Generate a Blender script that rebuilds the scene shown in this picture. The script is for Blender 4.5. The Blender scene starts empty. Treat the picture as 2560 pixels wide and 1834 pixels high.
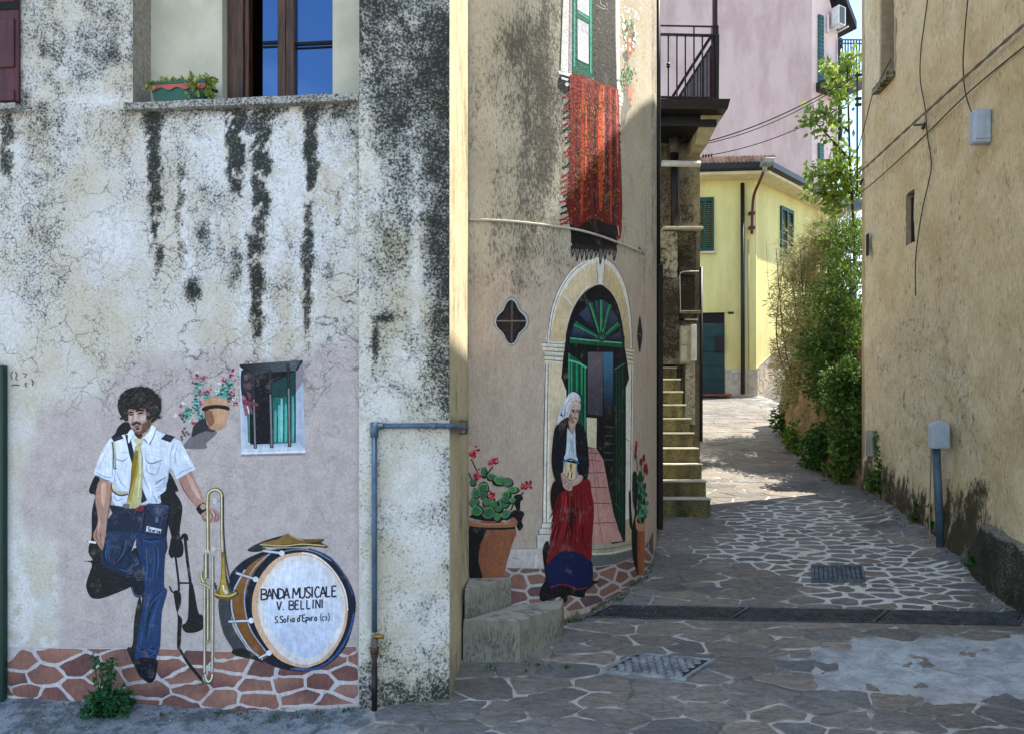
import bpy, bmesh, math, random
from mathutils import Vector, noise
from mathutils.geometry import tessellate_polygon
random.seed(7)
R = math.radians
sc = bpy.context.scene

# ------------------------------------------------------------------ camera, sky, sun, exposure
F, CX, HY, EYE = 1892.0, 1280.0, 1072.0, 1.7          # focal length, centre and eye level in photo pixels
cam = bpy.data.cameras.new('camera'); camo = bpy.data.objects.new('camera', cam)
sc.collection.objects.link(camo); sc.camera = camo
camo.location = (0, 0, EYE); camo.rotation_euler = (R(90), 0, 0)
cam.sensor_fit = 'HORIZONTAL'; cam.sensor_width = 36; cam.lens = 36 * F / 2560
cam.shift_y = (HY - 917) / 2560
cam.clip_start = 0.05; cam.clip_end = 2000

SUN_EL, SUN_AZ = 58.0, (0.95, 0.31)                    # towards the sun: right and behind the lane
w = bpy.data.worlds.new('World'); sc.world = w; w.use_nodes = True
nt = w.node_tree; nt.nodes.clear()
wo = nt.nodes.new('ShaderNodeOutputWorld'); bg = nt.nodes.new('ShaderNodeBackground')
sky = nt.nodes.new('ShaderNodeTexSky'); sky.sky_type = 'NISHITA'; sky.sun_disc = False
sky.sun_elevation = R(SUN_EL); sky.sun_rotation = math.atan2(SUN_AZ[0], SUN_AZ[1])
sky.air_density = 1.0; sky.dust_density = 0.3; sky.ozone_density = 1.0
tc = nt.nodes.new('ShaderNodeTexCoord'); cn = nt.nodes.new('ShaderNodeTexNoise')
cn.inputs['Scale'].default_value = 3.0; cn.inputs['Detail'].default_value = 7; cn.inputs['Roughness'].default_value = .55
cr = nt.nodes.new('ShaderNodeValToRGB'); cr.color_ramp.elements[0].position = .52; cr.color_ramp.elements[1].position = .84
cm = nt.nodes.new('ShaderNodeMix'); cm.data_type = 'RGBA'
cm.inputs[7].default_value = (5.6, 5.8, 6.1, 1)
nt.links.new(tc.outputs['Generated'], cn.inputs['Vector']); nt.links.new(cn.outputs['Fac'], cr.inputs['Fac'])
nt.links.new(cr.outputs['Color'], cm.inputs[0]); nt.links.new(sky.outputs['Color'], cm.inputs[6])
nt.links.new(cm.outputs[2], bg.inputs['Color']); bg.inputs['Strength'].default_value = 0.15
nt.links.new(bg.outputs[0], wo.inputs[0])

sl = bpy.data.lights.new('sun', 'SUN'); so = bpy.data.objects.new('sun', sl); sc.collection.objects.link(so)
sl.energy = 4.0; sl.angle = R(0.5); sl.color = (1.0, 0.94, 0.83)
_h = math.hypot(*SUN_AZ); _e = R(SUN_EL)
sdir = Vector((SUN_AZ[0]/_h*math.cos(_e), SUN_AZ[1]/_h*math.cos(_e), math.sin(_e)))
so.rotation_euler = sdir.to_track_quat('Z', 'Y').to_euler(); so.location = (6, 2, 14)
vs = sc.view_settings; vs.view_transform = 'Standard'; vs.look = 'None'; vs.exposure = 1.5; vs.gamma = 1
vs.use_curve_mapping = False
sc.cycles.max_bounces = 5; sc.cycles.diffuse_bounces = 3; sc.cycles.glossy_bounces = 2
sc.cycles.transmission_bounces = 4; sc.cycles.transparent_max_bounces = 6

# ------------------------------------------------------------------ helpers
COL = sc.collection; ORG = {}
def lin(h, k=1.0):
    h = h.lstrip('#'); o = []
    for i in (0, 2, 4):
        c = int(h[i:i+2], 16)/255
        c = c/12.92 if c <= .04045 else ((c+.055)/1.055)**2.4
        o.append(min(.86, c*k))
    return tuple(o)
def ss(a, b, x):
    t = max(0., min(1., (x-a)/(b-a))); return t*t*(3-2*t)
def P(px, py, d):                                       # point seen at a photo pixel at depth d
    return Vector(((px-CX)/F*d, d, EYE+(HY-py)/F*d))
def pix(p): return (CX+F*p[0]/p[1], HY-F*(p[2]-EYE)/p[1])
def fbm(x, y, z=0., o=4):
    return noise.fractal(Vector((x, y, z)), 0.6, 2.1, o)
def tag(o, label=None, cat=None, group=None, kind=None):
    if label: o['label'] = label
    if cat: o['category'] = cat
    if group: o['group'] = group
    if kind: o['kind'] = kind
    return o
def thing(name, loc, label, cat, group=None):
    o = bpy.data.objects.new(name, None); COL.objects.link(o); o.location = loc
    o.empty_display_size = .1; ORG[o] = Vector(loc); return tag(o, label, cat, group)
def link(name, me, parent=None, loc=(0, 0, 0)):
    o = bpy.data.objects.new(name, me); COL.objects.link(o); loc = Vector(loc); ORG[o] = loc
    if parent: o.parent = parent; o.location = loc-ORG[parent]
    else: o.location = loc
    return o
class MB:
    def __init__(s): s.v = []; s.f = []; s.c = []
    def quad(s, a, b, c, d):
        n = len(s.v); s.v += [tuple(a), tuple(b), tuple(c), tuple(d)]; s.f.append((n, n+1, n+2, n+3)); return s
    def poly(s, pts):
        n = len(s.v); s.v += [tuple(p) for p in pts]; s.f.append(tuple(range(n, n+len(pts)))); return s
    def hexa(s, p):                                     # 8 corners: bottom 4 ccw, top 4 ccw
        n = len(s.v); s.v += [tuple(q) for q in p]
        for q in ((3, 2, 1, 0), (4, 5, 6, 7), (0, 1, 5, 4), (1, 2, 6, 5), (2, 3, 7, 6), (3, 0, 4, 7)):
            s.f.append(tuple(n+i for i in q))
        return s
    def box(s, x0, x1, y0, y1, z0, z1):
        return s.hexa([(x0, y0, z0), (x1, y0, z0), (x1, y1, z0), (x0, y1, z0), (x0, y0, z1), (x1, y0, z1), (x1, y1, z1), (x0, y1, z1)])
    def bar(s, a, b, wd, ht=None, up=(0, 0, 1)):        # rectangular bar from a to b
        a = Vector(a); b = Vector(b); ht = ht or wd; d = (b-a).normalized(); u = Vector(up)
        if abs(d.dot(u)) > .95: u = Vector((1, 0, 0))
        r = d.cross(u).normalized()*wd/2; t = r.cross(d).normalized()*ht/2
        return s.hexa([a-r-t, a+r-t, b+r-t, b-r-t, a-r+t, a+r+t, b+r+t, b-r+t])
    def tube(s, pts, r, n=8, cap=True):
        pts = [Vector(p) for p in pts]; m = len(pts); rs = r if isinstance(r, (list, tuple)) else [r]*m
        base = len(s.v); ref = None
        for i in range(m):
            t = (pts[min(i+1, m-1)]-pts[max(i-1, 0)]).normalized()
            if ref is None:
                ref = t.orthogonal().normalized()
            ref = (ref-t*ref.dot(t)).normalized(); bi = t.cross(ref)
            for k in range(n):
                a = 2*math.pi*k/n; s.v.append(tuple(pts[i]+(ref*math.cos(a)+bi*math.sin(a))*rs[i]))
        for i in range(m-1):
            for k in range(n):
                a = base+i*n+k; b = base+i*n+(k+1) % n; s.f.append((a, b, b+n, a+n))
        if cap:
            s.f.append(tuple(base+k for k in range(n))[::-1]); s.f.append(tuple(base+(m-1)*n+k for k in range(n)))
        return s
    def prism(s, ring, vec):                            # closed ring of points pushed along vec
        n = len(s.v); m = len(ring); vec = Vector(vec)
        s.v += [tuple(p) for p in ring]+[tuple(Vector(p)+vec) for p in ring]
        s.f.append(tuple(range(n, n+m))[::-1]); s.f.append(tuple(range(n+m, n+2*m)))
        for i in range(m):
            j = (i+1) % m; s.f.append((n+i, n+j, n+m+j, n+m+i))
        return s
    def build(s, name, mat, parent=None, smooth=False, bevel=0, org=None):
        vs_ = [Vector(v) for v in s.v]
        if org is None:
            lo = [min(v[i] for v in vs_) for i in range(3)]; hi = [max(v[i] for v in vs_) for i in range(3)]
            org = Vector(((lo[0]+hi[0])/2, (lo[1]+hi[1])/2, lo[2]))
        org = Vector(org)
        me = bpy.data.meshes.new(name); me.from_pydata([tuple(v-org) for v in vs_], [], s.f)
        if s.c:
            at = me.attributes.new('Col', 'FLOAT_COLOR', 'POINT')
            at.data.foreach_set('color', [k for c in s.c for k in (c[0], c[1], c[2], c[3] if len(c) > 3 else 1)])
        bm = bmesh.new(); bm.from_mesh(me)
        if not s.c: bmesh.ops.recalc_face_normals(bm, faces=bm.faces)
        if bevel: bmesh.ops.bevel(bm, geom=bm.edges[:], offset=bevel, segments=1, affect='EDGES', clamp_overlap=True)
        bm.to_mesh(me); bm.free()
        if smooth:
            for p in me.polygons: p.use_smooth = True
        me.materials.append(mat)
        return link(name, me, parent, org)
def catmull(pts, closed=True, k=5):
    n = len(pts); out = []
    for i in range(n if closed else n-1):
        p0 = pts[(i-1) % n] if closed or i else pts[0]; p1 = pts[i]; p2 = pts[(i+1) % n]
        p3 = pts[(i+2) % n] if closed or i < n-2 else pts[-1]
        for j in range(k):
            t = j/k
            out.append(tuple(.5*(2*b+(c-a)*t+(2*a-5*b+4*c-d)*t*t+(3*b-a-3*c+d)*t**3) for a, b, c, d in zip(p0, p1, p2, p3)))
    if not closed: out.append(tuple(pts[-1]))
    return out
class Pl:                                               # a vertical plane through two plan points, outward normal to the camera side
    def __init__(s, a, b):
        s.a = Vector((a[0], a[1], 0)); d = Vector((b[0]-a[0], b[1]-a[1], 0)); s.len = d.length; s.d = d.normalized()
        s.n = Vector((s.d.y, -s.d.x, 0))
    def hit(s, px):                                     # u along the plane seen at pixel column px
        r = (px-CX)/F
        return (r*s.a.y-s.a.x)/(s.d.x-r*s.d.y)
    def p(s, u, z, n=0.): q = s.a+s.d*u+s.n*n; return Vector((q.x, q.y, z))
    def at(s, px, py, n=0.):
        u = s.hit(px); q = s.a+s.d*u; return s.p(u, EYE+(HY-py)/F*q.y, n)
    def z(s, px, py): return s.at(px, py).z
    def box(s, mb, px0, py0, px1, py1, n0, n1):         # box over a pixel rectangle, from n0 to n1 proud
        u0, u1 = s.hit(px0), s.hit(px1); pm = (px0+px1)/2; z1, z0 = s.z(pm, py0), s.z(pm, py1)
        return s.ubox(mb, u0, u1, z0, z1, n0, n1)
    def ubox(s, mb, u0, u1, z0, z1, n0, n1):
        return mb.hexa([s.p(u0, z0, n1), s.p(u1, z0, n1), s.p(u1, z0, n0), s.p(u0, z0, n0),
                        s.p(u0, z1, n1), s.p(u1, z1, n1), s.p(u1, z1, n0), s.p(u0, z1, n0)])

# ------------------------------------------------------------------ materials
class NT:
    def __init__(s, name):
        s.m = bpy.data.materials.new(name); s.m.use_nodes = True; s.t = s.m.node_tree
        s.b = s.t.nodes['Principled BSDF']; s.g = s.t.nodes.new('ShaderNodeNewGeometry')
    def n(s, ty, **kw):
        o = s.t.nodes.new('ShaderNode'+ty)
        for k, v in kw.items(): setattr(o, k, v)
        return o
    def set(s, sock, v):
        if hasattr(v, 'links') or hasattr(v, 'is_linked'): s.t.links.new(v, sock)
        else: sock.default_value = v
    def pos(s, sc_=(1, 1, 1)):
        m = s.n('Mapping'); s.set(m.inputs['Vector'], s.g.outputs['Position']); m.inputs['Scale'].default_value = sc_
        return m.outputs[0]
    def noise(s, scale, detail=4, rough=.55, vec=None, dist=0., lac=2.0):
        o = s.n('TexNoise'); s.set(o.inputs['Vector'], vec or s.g.outputs['Position'])
        o.inputs['Scale'].default_value = scale; o.inputs['Detail'].default_value = detail
        o.inputs['Roughness'].default_value = rough; o.inputs['Distortion'].default_value = dist
        return o.outputs['Fac']
    def vor(s, scale, feature='DISTANCE_TO_EDGE', vec=None):
        o = s.n('TexVoronoi', feature=feature); s.set(o.inputs['Vector'], vec or s.g.outputs['Position'])
        o.inputs['Scale'].default_value = scale; return o.outputs['Distance']
    def math(s, op, a, b=None, c=None, clamp=False):
        o = s.n('Math', operation=op); o.use_clamp = clamp; s.set(o.inputs[0], a)
        if b is not None: s.set(o.inputs[1], b)
        if c is not None: s.set(o.inputs[2], c)
        return o.outputs[0]
    def ramp(s, v, a, b, c=0., d=1., smooth=True):
        o = s.n('MapRange'); o.interpolation_type = 'SMOOTHSTEP' if smooth else 'LINEAR'; s.set(o.inputs['Value'], v)
        for i, q in zip((1, 2, 3, 4), (a, b, c, d)): s.set(o.inputs[i], q)
        return o.outputs[0]
    def mix(s, f, a, b, blend='MIX'):
        o = s.n('Mix', data_type='RGBA', blend_type=blend); s.set(o.inputs[0], f)
        for i, q in ((6, a), (7, b)): s.set(o.inputs[i], (q+(1,)) if isinstance(q, tuple) and len(q) == 3 else q)
        return o.outputs[2]
    def attr(s, name='Col'):
        o = s.n('Attribute'); o.attribute_name = name; sp = s.n('SeparateColor'); s.set(sp.inputs[0], o.outputs['Color'])
        return o.outputs['Color'], sp.outputs[0], sp.outputs[1], sp.outputs[2], o.outputs['Alpha']
    def bump(s, h, strength=.4, dist=.01):
        o = s.n('Bump'); s.set(o.inputs['Height'], h); o.inputs['Strength'].default_value = strength
        o.inputs['Distance'].default_value = dist; s.set(s.b.inputs['Normal'], o.outputs[0]); return s
    def out(s, col=None, rough=.8, metal=0, spec=.4):
        if col is not None: s.set(s.b.inputs['Base Color'], (col+(1,)) if isinstance(col, tuple) and len(col) == 3 else col)
        s.set(s.b.inputs['Roughness'], rough); s.b.inputs['Metallic'].default_value = metal
        s.b.inputs['Specular IOR Level'].default_value = spec
        return s.m
    def isl(s): return s.g.outputs['Random Per Island']
MATS = {}
def simple(name, col, col2=None, scale=6., rough=.7, metal=0, bump=.2, bscale=80., spec=.4, isl=0., stretch=(1, 1, 1), bdist=.004):
    if name in MATS: return MATS[name]
    s = NT(name); c1 = lin(col) if isinstance(col, str) else col
    c2 = (lin(col2) if isinstance(col2, str) else col2) if col2 else tuple(q*.75 for q in c1)
    f = s.ramp(s.noise(scale, 4, .68, s.pos(stretch)), .35, .68)
    c = s.mix(f, c1, c2)
    if isl:
        k = s.ramp(s.isl(), 0, 1, 1-isl, 1+isl, False)
        v = s.n('VectorMath', operation='SCALE'); s.set(v.inputs[0], c); s.set(v.inputs['Scale'], k); c = v.outputs[0]
    if bump: s.bump(s.noise(bscale, 2, .6, s.pos(stretch)), bump, bdist)
    MATS[name] = s.out(c, rough, metal, spec); return MATS[name]
def stained(name, base, base2, paint, white, lichen='#181c18', ochre=None, crackscale=4.2, bumpk=.5, speck=70., vstretch=1.0, veil=.72):
    s = NT(name); col, r, g, b, a = s.attr()
    st = s.pos((1, 1, vstretch))
    nf = s.noise(speck, 3, .8, st); nm = s.noise(11, 3, .6, st); nb = s.noise(2.2, 4, .6)
    sp = s.ramp(s.math('ADD', s.math('MULTIPLY', nf, .80), s.math('MULTIPLY', nm, .20)), .30, .70, 0, 1, False)
    thr = s.math('SUBTRACT', 1.0, r)
    dark = s.ramp(sp, s.math('SUBTRACT', thr, .20), s.math('ADD', thr, .22))
    dark = s.math('MULTIPLY', dark, s.ramp(r, .0, .12))
    c = s.mix(s.ramp(nb, .36, .64), lin(base), lin(base2))
    c = s.mix(s.math('MULTIPLY', a, s.ramp(nm, .3, .55)), c, lin(white))
    pn = s.mix(s.ramp(nm, .35, .65), lin(paint), tuple(q*.86 for q in lin(paint)))
    c = s.mix(g, c, pn)
    gk = s.n('VectorMath', operation='SCALE'); s.set(gk.inputs[0], c); s.set(gk.inputs['Scale'], s.ramp(nf, .3, .7, 1.12, .86)); c = gk.outputs[0]
    # hairline cracks
    wob = s.n('TexNoise'); wob.inputs['Scale'].default_value = 6; wob.inputs['Detail'].default_value = 2
    s.set(wob.inputs['Vector'], s.g.outputs['Position'])
    va = s.n('VectorMath', operation='MULTIPLY_ADD'); s.set(va.inputs[0], wob.outputs['Color']); va.inputs[1].default_value = (.28, .28, .28)
    s.set(va.inputs[2], s.g.outputs['Position'])
    e = s.vor(crackscale, vec=va.outputs[0]); e2 = s.vor(crackscale*3.1, vec=va.outputs[0])
    gate = s.ramp(s.noise(2.6, 1, .5), .36, .50); gate2 = s.ramp(s.noise(3.7, 1, .5), .42, .56)
    ck = s.math('MAXIMUM', s.math('MULTIPLY', s.ramp(e, .004, .015, 1, 0), gate), s.math('MULTIPLY', s.ramp(e2, .006, .028, .8, 0), gate2))
    halo = s.math('MULTIPLY', s.math('MULTIPLY', s.ramp(e, .0, .09, 1, 0), s.ramp(sp, .5, .62)), gate)
    ck = s.math('MULTIPLY', s.math('MAXIMUM', ck, s.math('MULTIPLY', halo, .75)), b)
    c = s.mix(s.math('MULTIPLY', ck, .85), c, lin('#3a3833'))
    lc = lin(lichen)
    if ochre: lc = s.mix(s.ramp(s.noise(1.1, 2), .45, .6), lin(lichen), lin(ochre))
    c = s.mix(s.math('MULTIPLY', s.ramp(s.math('ADD', r, s.math('MULTIPLY', s.math('SUBTRACT', nm, .5), .5)), .18, .85), veil), c, lin('#4d4f4a'))
    c = s.mix(s.math('MULTIPLY', dark, .90), c, lc)
    s.bump(s.noise(34, 3, .75), bumpk, .014)
    return s.out(c, .88, 0, .25)
M_left = stained('weathered_plaster', '#c9c7c1', '#c0b7a4', '#bdb1ac', '#d9d9d8', crackscale=5.2)
M_pier = stained('lichen_plaster', '#d6d4cc', '#c9c1aa', '#c9c5b8', '#dedbd4', speck=62)
M_side = stained('cream_plaster', '#cbbd9a', '#bfb08b', '#d8cfb4', '#d6ccb2', lichen='#857b64', vstretch=.25, bumpk=.35)
M_curve = stained('beige_plaster', '#c2b7a2', '#b5aa94', '#c4b19f', '#c9c3b6', lichen='#5c564a', vstretch=.35, bumpk=.45)
M_curveR = M_curve

def wallgrid(name, pfun, us, zs, maskf, mat, parent, hole=None):
    """sheet of quads; pfun(u, z) -> point; maskf(px, py, u, z) -> (lichen, paint, crack, white)"""
    nu, nz = len(us), len(zs); mb = MB(); ok = {}
    for z in zs:
        for u in us:
            p = pfun(u, z); mb.v.append(tuple(p)); px, py = pix(p); mb.c.append(maskf(px/1.1287, py/1.1287, u, z))
    for j in range(nz-1):
        for i in range(nu-1):
            if hole and hole[0]-1e-4 <= us[i] and us[i+1] <= hole[1]+1e-4 and hole[2]-1e-4 <= zs[j] and zs[j+1] <= hole[3]+1e-4: continue
            a = j*nu+i; mb.f.append((a, a+1, a+1+nu, a+nu))
    return mb.build(name, mat, parent, smooth=True)
def frange(a, b, step, extra=()):
    n = max(1, int(round((b-a)/step))); xs = [a+(b-a)*i/n for i in range(n+1)]
    for e in extra:
        k = min(range(len(xs)), key=lambda i: abs(xs[i]-e)); xs[k] = e
    return sorted(set(xs))

# ------------------------------------------------------------------ ground
def G(x, y):
    yy = max(-2., min(24., y))
    z = .175*(yy-4.6) if yy > 4.2 else .175*(-.4)+.06*(yy-4.2)
    z -= .075*ss(-.75, -1.5, -(-x)) if x < -.75 else 0
    z += .10*ss(3.85, 4.5, x)*ss(10.5, 8.5, y) if x > 3.85 else 0
    if x > 6.1: z += .66*(min(x, 9.5)-6.1)*ss(14.5, 17.5, y)
    return z
def gnd(px, py, lift=0.):                                # ground point seen at a photo pixel
    d = 5.
    for _ in range(40):
        x = (px-CX)/F*d; d = .5*d+.5*max(.5, (EYE-G(x, d))*F/max(40., py-HY) if py > HY+40 else d)
    return Vector(((px-CX)/F*d, d, G((px-CX)/F*d, d)+lift))
def gplane(px, py):                                      # same on the even slope of the lane
    d = 4739./((py-HY)+331.); return ((px-CX)/F*d, d)

def pale(x, y):                                          # the strip re-pointed with white mortar
    px, py = pix((x, y, G(x, y))) if y > 1 else (0, 3000)
    n = fbm(x*1.3, y*1.3, 3.)*.35
    ca = 1985+(py-1260)*.10 if py < 1400 else 2080+(py-1400)*.5     # a tongue that widens to a pool round the small cover
    wd = 120+(py-1250)*1.35 if py < 1390 else 300-(py-1390)*.75
    ca += max(0., min(1., (py-1300)/100))*60
    m = ss(1.12, .80, abs(px-ca)/max(50., wd)+n)*ss(1232, 1256, py)*ss(1535, 1505, py+n*40)
    return m
def cement(x, y):                                        # thin grey cement wash at the lower right
    px, py = pix((x, y, G(x, y))) if y > 1 else (0, 3000)
    n = fbm(x*2.2, y*2.2, 8.)*.30+fbm(x*9, y*9, 2.)*.10
    q = max(0., 2290-px)/330.; r_ = max(0., 1628-py)/42. if py < 1628 else max(0., py-1690-max(0, px-2300)*.10)/70.
    return ss(1.22, .25, math.sqrt(q*q+r_*r_)+n)
def asphalt(x, y):
    px, py = pix((x, y, G(x, y))) if y > 1 else (0, 3000)
    return ss(60, -60, px-(900-(1834-py)*.5)+fbm(x*3, y*3)*120) if x < 0 else 0.
def dens(a, b, st, lo, hi, far):                         # fine between a and b, coarse beyond
    xs = frange(a, b, st); s_ = st
    while xs[-1] < hi: s_ *= 1.5; xs.append(xs[-1]+s_)
    s_ = st
    while xs[0] > lo: s_ *= 1.5; xs.insert(0, xs[0]-s_)
    return xs
gx = dens(-4.2, 5.2, .05, -150, 150, 0); gy = dens(3.6, 12., .05, -150, 200, 0)
mb = MB()
for y in gy:
    for x in gx:
        fine = -4.3 < x < 5.3 and 3.5 < y < 12.1
        if fine:
            p_, c_, a_ = pale(x, y), cement(x, y), asphalt(x, y)
            h = .0015 + .003*p_ + (.0095+.006*fbm(x*3.5, y*5, 4.))*c_ + .010*a_ + (.012*a_+.002)*fbm(x*6, y*6, 1.) + .0018*fbm(x*20, y*20)
        else: p_ = c_ = 0.; a_ = .5; h = 0
        mb.v.append((x, y, G(x, y)+h)); mb.c.append((p_, c_, a_, 1))
n_ = len(gx)
for j in range(len(gy)-1):
    for i in range(n_-1): a = j*n_+i; mb.f.append((a, a+1, a+1+n_, a+n_))
s = NT('mortar_and_cement'); col, r, g, b, al = s.attr()
fine = s.noise(90, 6, .7); big = s.noise(3, 5, .6)
c = s.mix(s.ramp(big, .42, .60), lin('#c2bbae'), lin('#6b645a'))
c = s.mix(r, c, s.mix(s.ramp(fine, .4, .72), lin('#dedbd0'), lin('#b5b2a6')))
cw = s.mix(s.ramp(s.noise(5, 6, .8, s.pos((1, 1.4, 1)), .6), .36, .62), lin('#bfc3c4'), lin('#959b9c'))
c = s.mix(g, c, cw)
asn = s.mix(s.ramp(s.noise(5.5, 6, .75), .42, .6), lin('#8f9496'), lin('#5a5e5f'))
asn = s.mix(s.ramp(s.noise(48, 5, .7), .57, .68), asn, lin('#2c2e2e'))
c = s.mix(b, c, asn)
c = s.mix(s.math('MULTIPLY', s.ramp(fine, .5, .72), .45), c, lin('#4d4a44'))
s.bump(s.noise(40, 3, .7), .6, .012)
M_ground = s.out(c, .9, 0, .3)
ground = mb.build('ground', M_ground, smooth=True, org=(0, 0, 0)); tag(ground, 'sloping lane bed of mortar and worn cement between the paving stones', kind='structure')

# crazy paving: Voronoi cells of uneven sites, each one a stone with a worn edge
def voronoi(sites, rng):
    cells = []
    grid = {}
    for i, (x, y) in enumerate(sites): grid.setdefault((int(x//rng), int(y//rng)), []).append(i)
    for i, (x, y) in enumerate(sites):
        poly = [(x-rng, y-rng), (x+rng, y-rng), (x+rng, y+rng), (x-rng, y+rng)]
        nb = [j for a in (-2, -1, 0, 1, 2) for b in (-2, -1, 0, 1, 2) for j in grid.get((int(x//rng)+a, int(y//rng)+b), []) if j != i]
        nb.sort(key=lambda j: (sites[j][0]-x)**2+(sites[j][1]-y)**2)
        for j in nb[:26]:
            sx, sy = sites[j]; mx, my = (x+sx)/2, (y+sy)/2; dx, dy = sx-x, sy-y; out = []
            for k in range(len(poly)):
                p, q = poly[k], poly[(k+1) % len(poly)]
                dp = (p[0]-mx)*dx+(p[1]-my)*dy; dq = (q[0]-mx)*dx+(q[1]-my)*dy
                if dp <= 0: out.append(p)
                if dp*dq < 0: t = dp/(dp-dq); out.append((p[0]+(q[0]-p[0])*t, p[1]+(q[1]-p[1])*t))
            poly = out
            if not poly: break
        cells.append(poly)
    return cells
def inset(poly, d):
    n = len(poly); out = []
    ar = sum(poly[i][0]*poly[(i+1) % n][1]-poly[(i+1) % n][0]*poly[i][1] for i in range(n))
    for i in range(n):                                   # clip by every edge moved inwards: safe for convex cells
        pass
    res = list(poly); sg = 1 if ar > 0 else -1
    for i in range(n):
        a, b = poly[i], poly[(i+1) % n]; L = math.hypot(b[0]-a[0], b[1]-a[1])
        if L < 1e-6: continue
        nx, ny = -(b[1]-a[1])/L*sg, (b[0]-a[0])/L*sg; o = []
        for k in range(len(res)):
            p, q = res[k], res[(k+1) % len(res)]
            dp = (p[0]-a[0])*nx+(p[1]-a[1])*ny-d; dq = (q[0]-a[0])*nx+(q[1]-a[1])*ny-d
            if dp >= 0: o.append(p)
            if dp*dq < 0: t = dp/(dp-dq); o.append((p[0]+(q[0]-p[0])*t, p[1]+(q[1]-p[1])*t))
        res = o
        if len(res) < 3: return []
    return res
def rough_ring(poly, step, amp, seed, cut=.25):
    """round the corners a little and break the straight edges"""
    n = len(poly); pts = []
    for i in range(n):
        a, b, c = poly[i-1], poly[i], poly[(i+1) % n]
        pts.append((b[0]+(a[0]-b[0])*cut*.5, b[1]+(a[1]-b[1])*cut*.5)); pts.append((b[0]+(c[0]-b[0])*cut*.5, b[1]+(c[1]-b[1])*cut*.5))
    out = []; m = len(pts)
    for i in range(m):
        a, b = pts[i], pts[(i+1) % m]; L = math.hypot(b[0]-a[0], b[1]-a[1]); k = max(1, int(L/step))
        for j in range(k):
            t = j/k; x, y = a[0]+(b[0]-a[0])*t, a[1]+(b[1]-a[1])*t
            nx = fbm(x*9, y*9, seed)*amp; ny = fbm(x*9+7, y*9, seed)*amp; out.append((x+nx, y+ny))
    return out
SX = .52                                                 # stones lie a little longer across the lane
def curve_x(y): return None
rs = random.Random(11); sites = []; cellg = {}
def far_enough(x, y, r_):
    k = .4
    for a in range(-1, 2):
        for b in range(-1, 2):
            for (qx, qy, qr) in cellg.get((int(x//k)+a, int(y//k)+b), []):
                if (qx-x)**2+(qy-y)**2 < ((r_+qr)/2)**2: return False
    return True
for it in range(52000):
    y = rs.uniform(3.5, 22.); x = rs.uniform(-2.0, 8.5)
    if y < 9.6 and x > 5.0: continue
    if 9.6 <= y < 14 and (x > 5.4 or x < 1.9): continue
    if y >= 14 and x < 2.4: continue
    r_ = rs.choice((.11, .15, .18, .22, .27)) * (.52 if y < 9 and pale(x, y) > .4 else .92 if y < 9 else 1.)
    q = (x*SX, y)
    if far_enough(q[0], q[1], r_):
        cellg.setdefault((int(q[0]//.4), int(q[1]//.4)), []).append((q[0], q[1], r_)); sites.append(q)
cells = voronoi(sites, .75)
s = NT('slate_paving'); ri = s.isl()
ramp = s.n('ValToRGB'); els = ramp.color_ramp.elements
stops = [(0, '#7d766c'), (.2, '#91887b'), (.38, '#737270'), (.55, '#998b79'), (.7, '#7f7873'), (.85, '#a09381'), (1, '#6b6762')]
els[0].position, els[0].color = 0, lin(stops[0][1])+(1,); els[1].position, els[1].color = 1, lin(stops[-1][1])+(1,)
for p_, h_ in stops[1:-1]: e_ = els.new(p_); e_.color = lin(h_)+(1,)
oi = s.n('ObjectInfo'); s.set(ramp.inputs['Fac'], s.math('FRACT', s.math('ADD', ri, oi.outputs['Random'])))
lay = s.noise(9, 5, .75, s.pos((1, 2.4, 1)), 1.2); fine = s.noise(60, 3, .75)
c = s.mix(s.ramp(lay, .38, .64, 0, .55), ramp.outputs['Color'], lin('#4c4a49'))
c = s.mix(s.ramp(s.noise(4.5, 5, .7), .52, .68, 0, .6), c, lin('#8d8a86'))
c = s.mix(s.ramp(fine, .55, .75, 0, .5), c, lin('#b0aca6'))
s.bump(s.noise(13, 5, .75, s.pos((1, 2.2, 1))), .9, .02)
kk = s.ramp(s.noise(.9, 3, .6), .35, .65, .82, 1.14); vv = s.n('VectorMath', operation='SCALE'); s.set(vv.inputs[0], c); s.set(vv.inputs['Scale'], kk); c = vv.outputs[0]
M_stone = s.out(c, s.ramp(lay, .3, .7, .55, .8), 0, .4)
stones = []
for i, c_ in enumerate(cells):
    if len(c_) < 3: continue
    x0, y0 = sites[i][0]/SX, sites[i][1]
    if asphalt(x0, y0) > .55: continue
    pl = pale(x0, y0) if y0 < 12 else 0.
    gap = .032 if pl > .5 else rs.choice((.011, .015, .020, .028)) if y0 < 5.5 else rs.choice((.006, .009, .013, .020))
    poly = [(x/SX, y) for x, y in c_]; poly = inset(poly, gap/2)
    if len(poly) < 3: continue
    ring = rough_ring(poly, .06 if y0 < 9.7 else .2, .022 if y0 < 9.7 else .02, i*.37, .24)
    ar = abs(sum(ring[k][0]*ring[(k+1) % len(ring)][1]-ring[(k+1) % len(ring)][0]*ring[k][1] for k in range(len(ring))))/2
    if ar < .006: continue
    stones.append((x0, y0, ring, ar))
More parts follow.
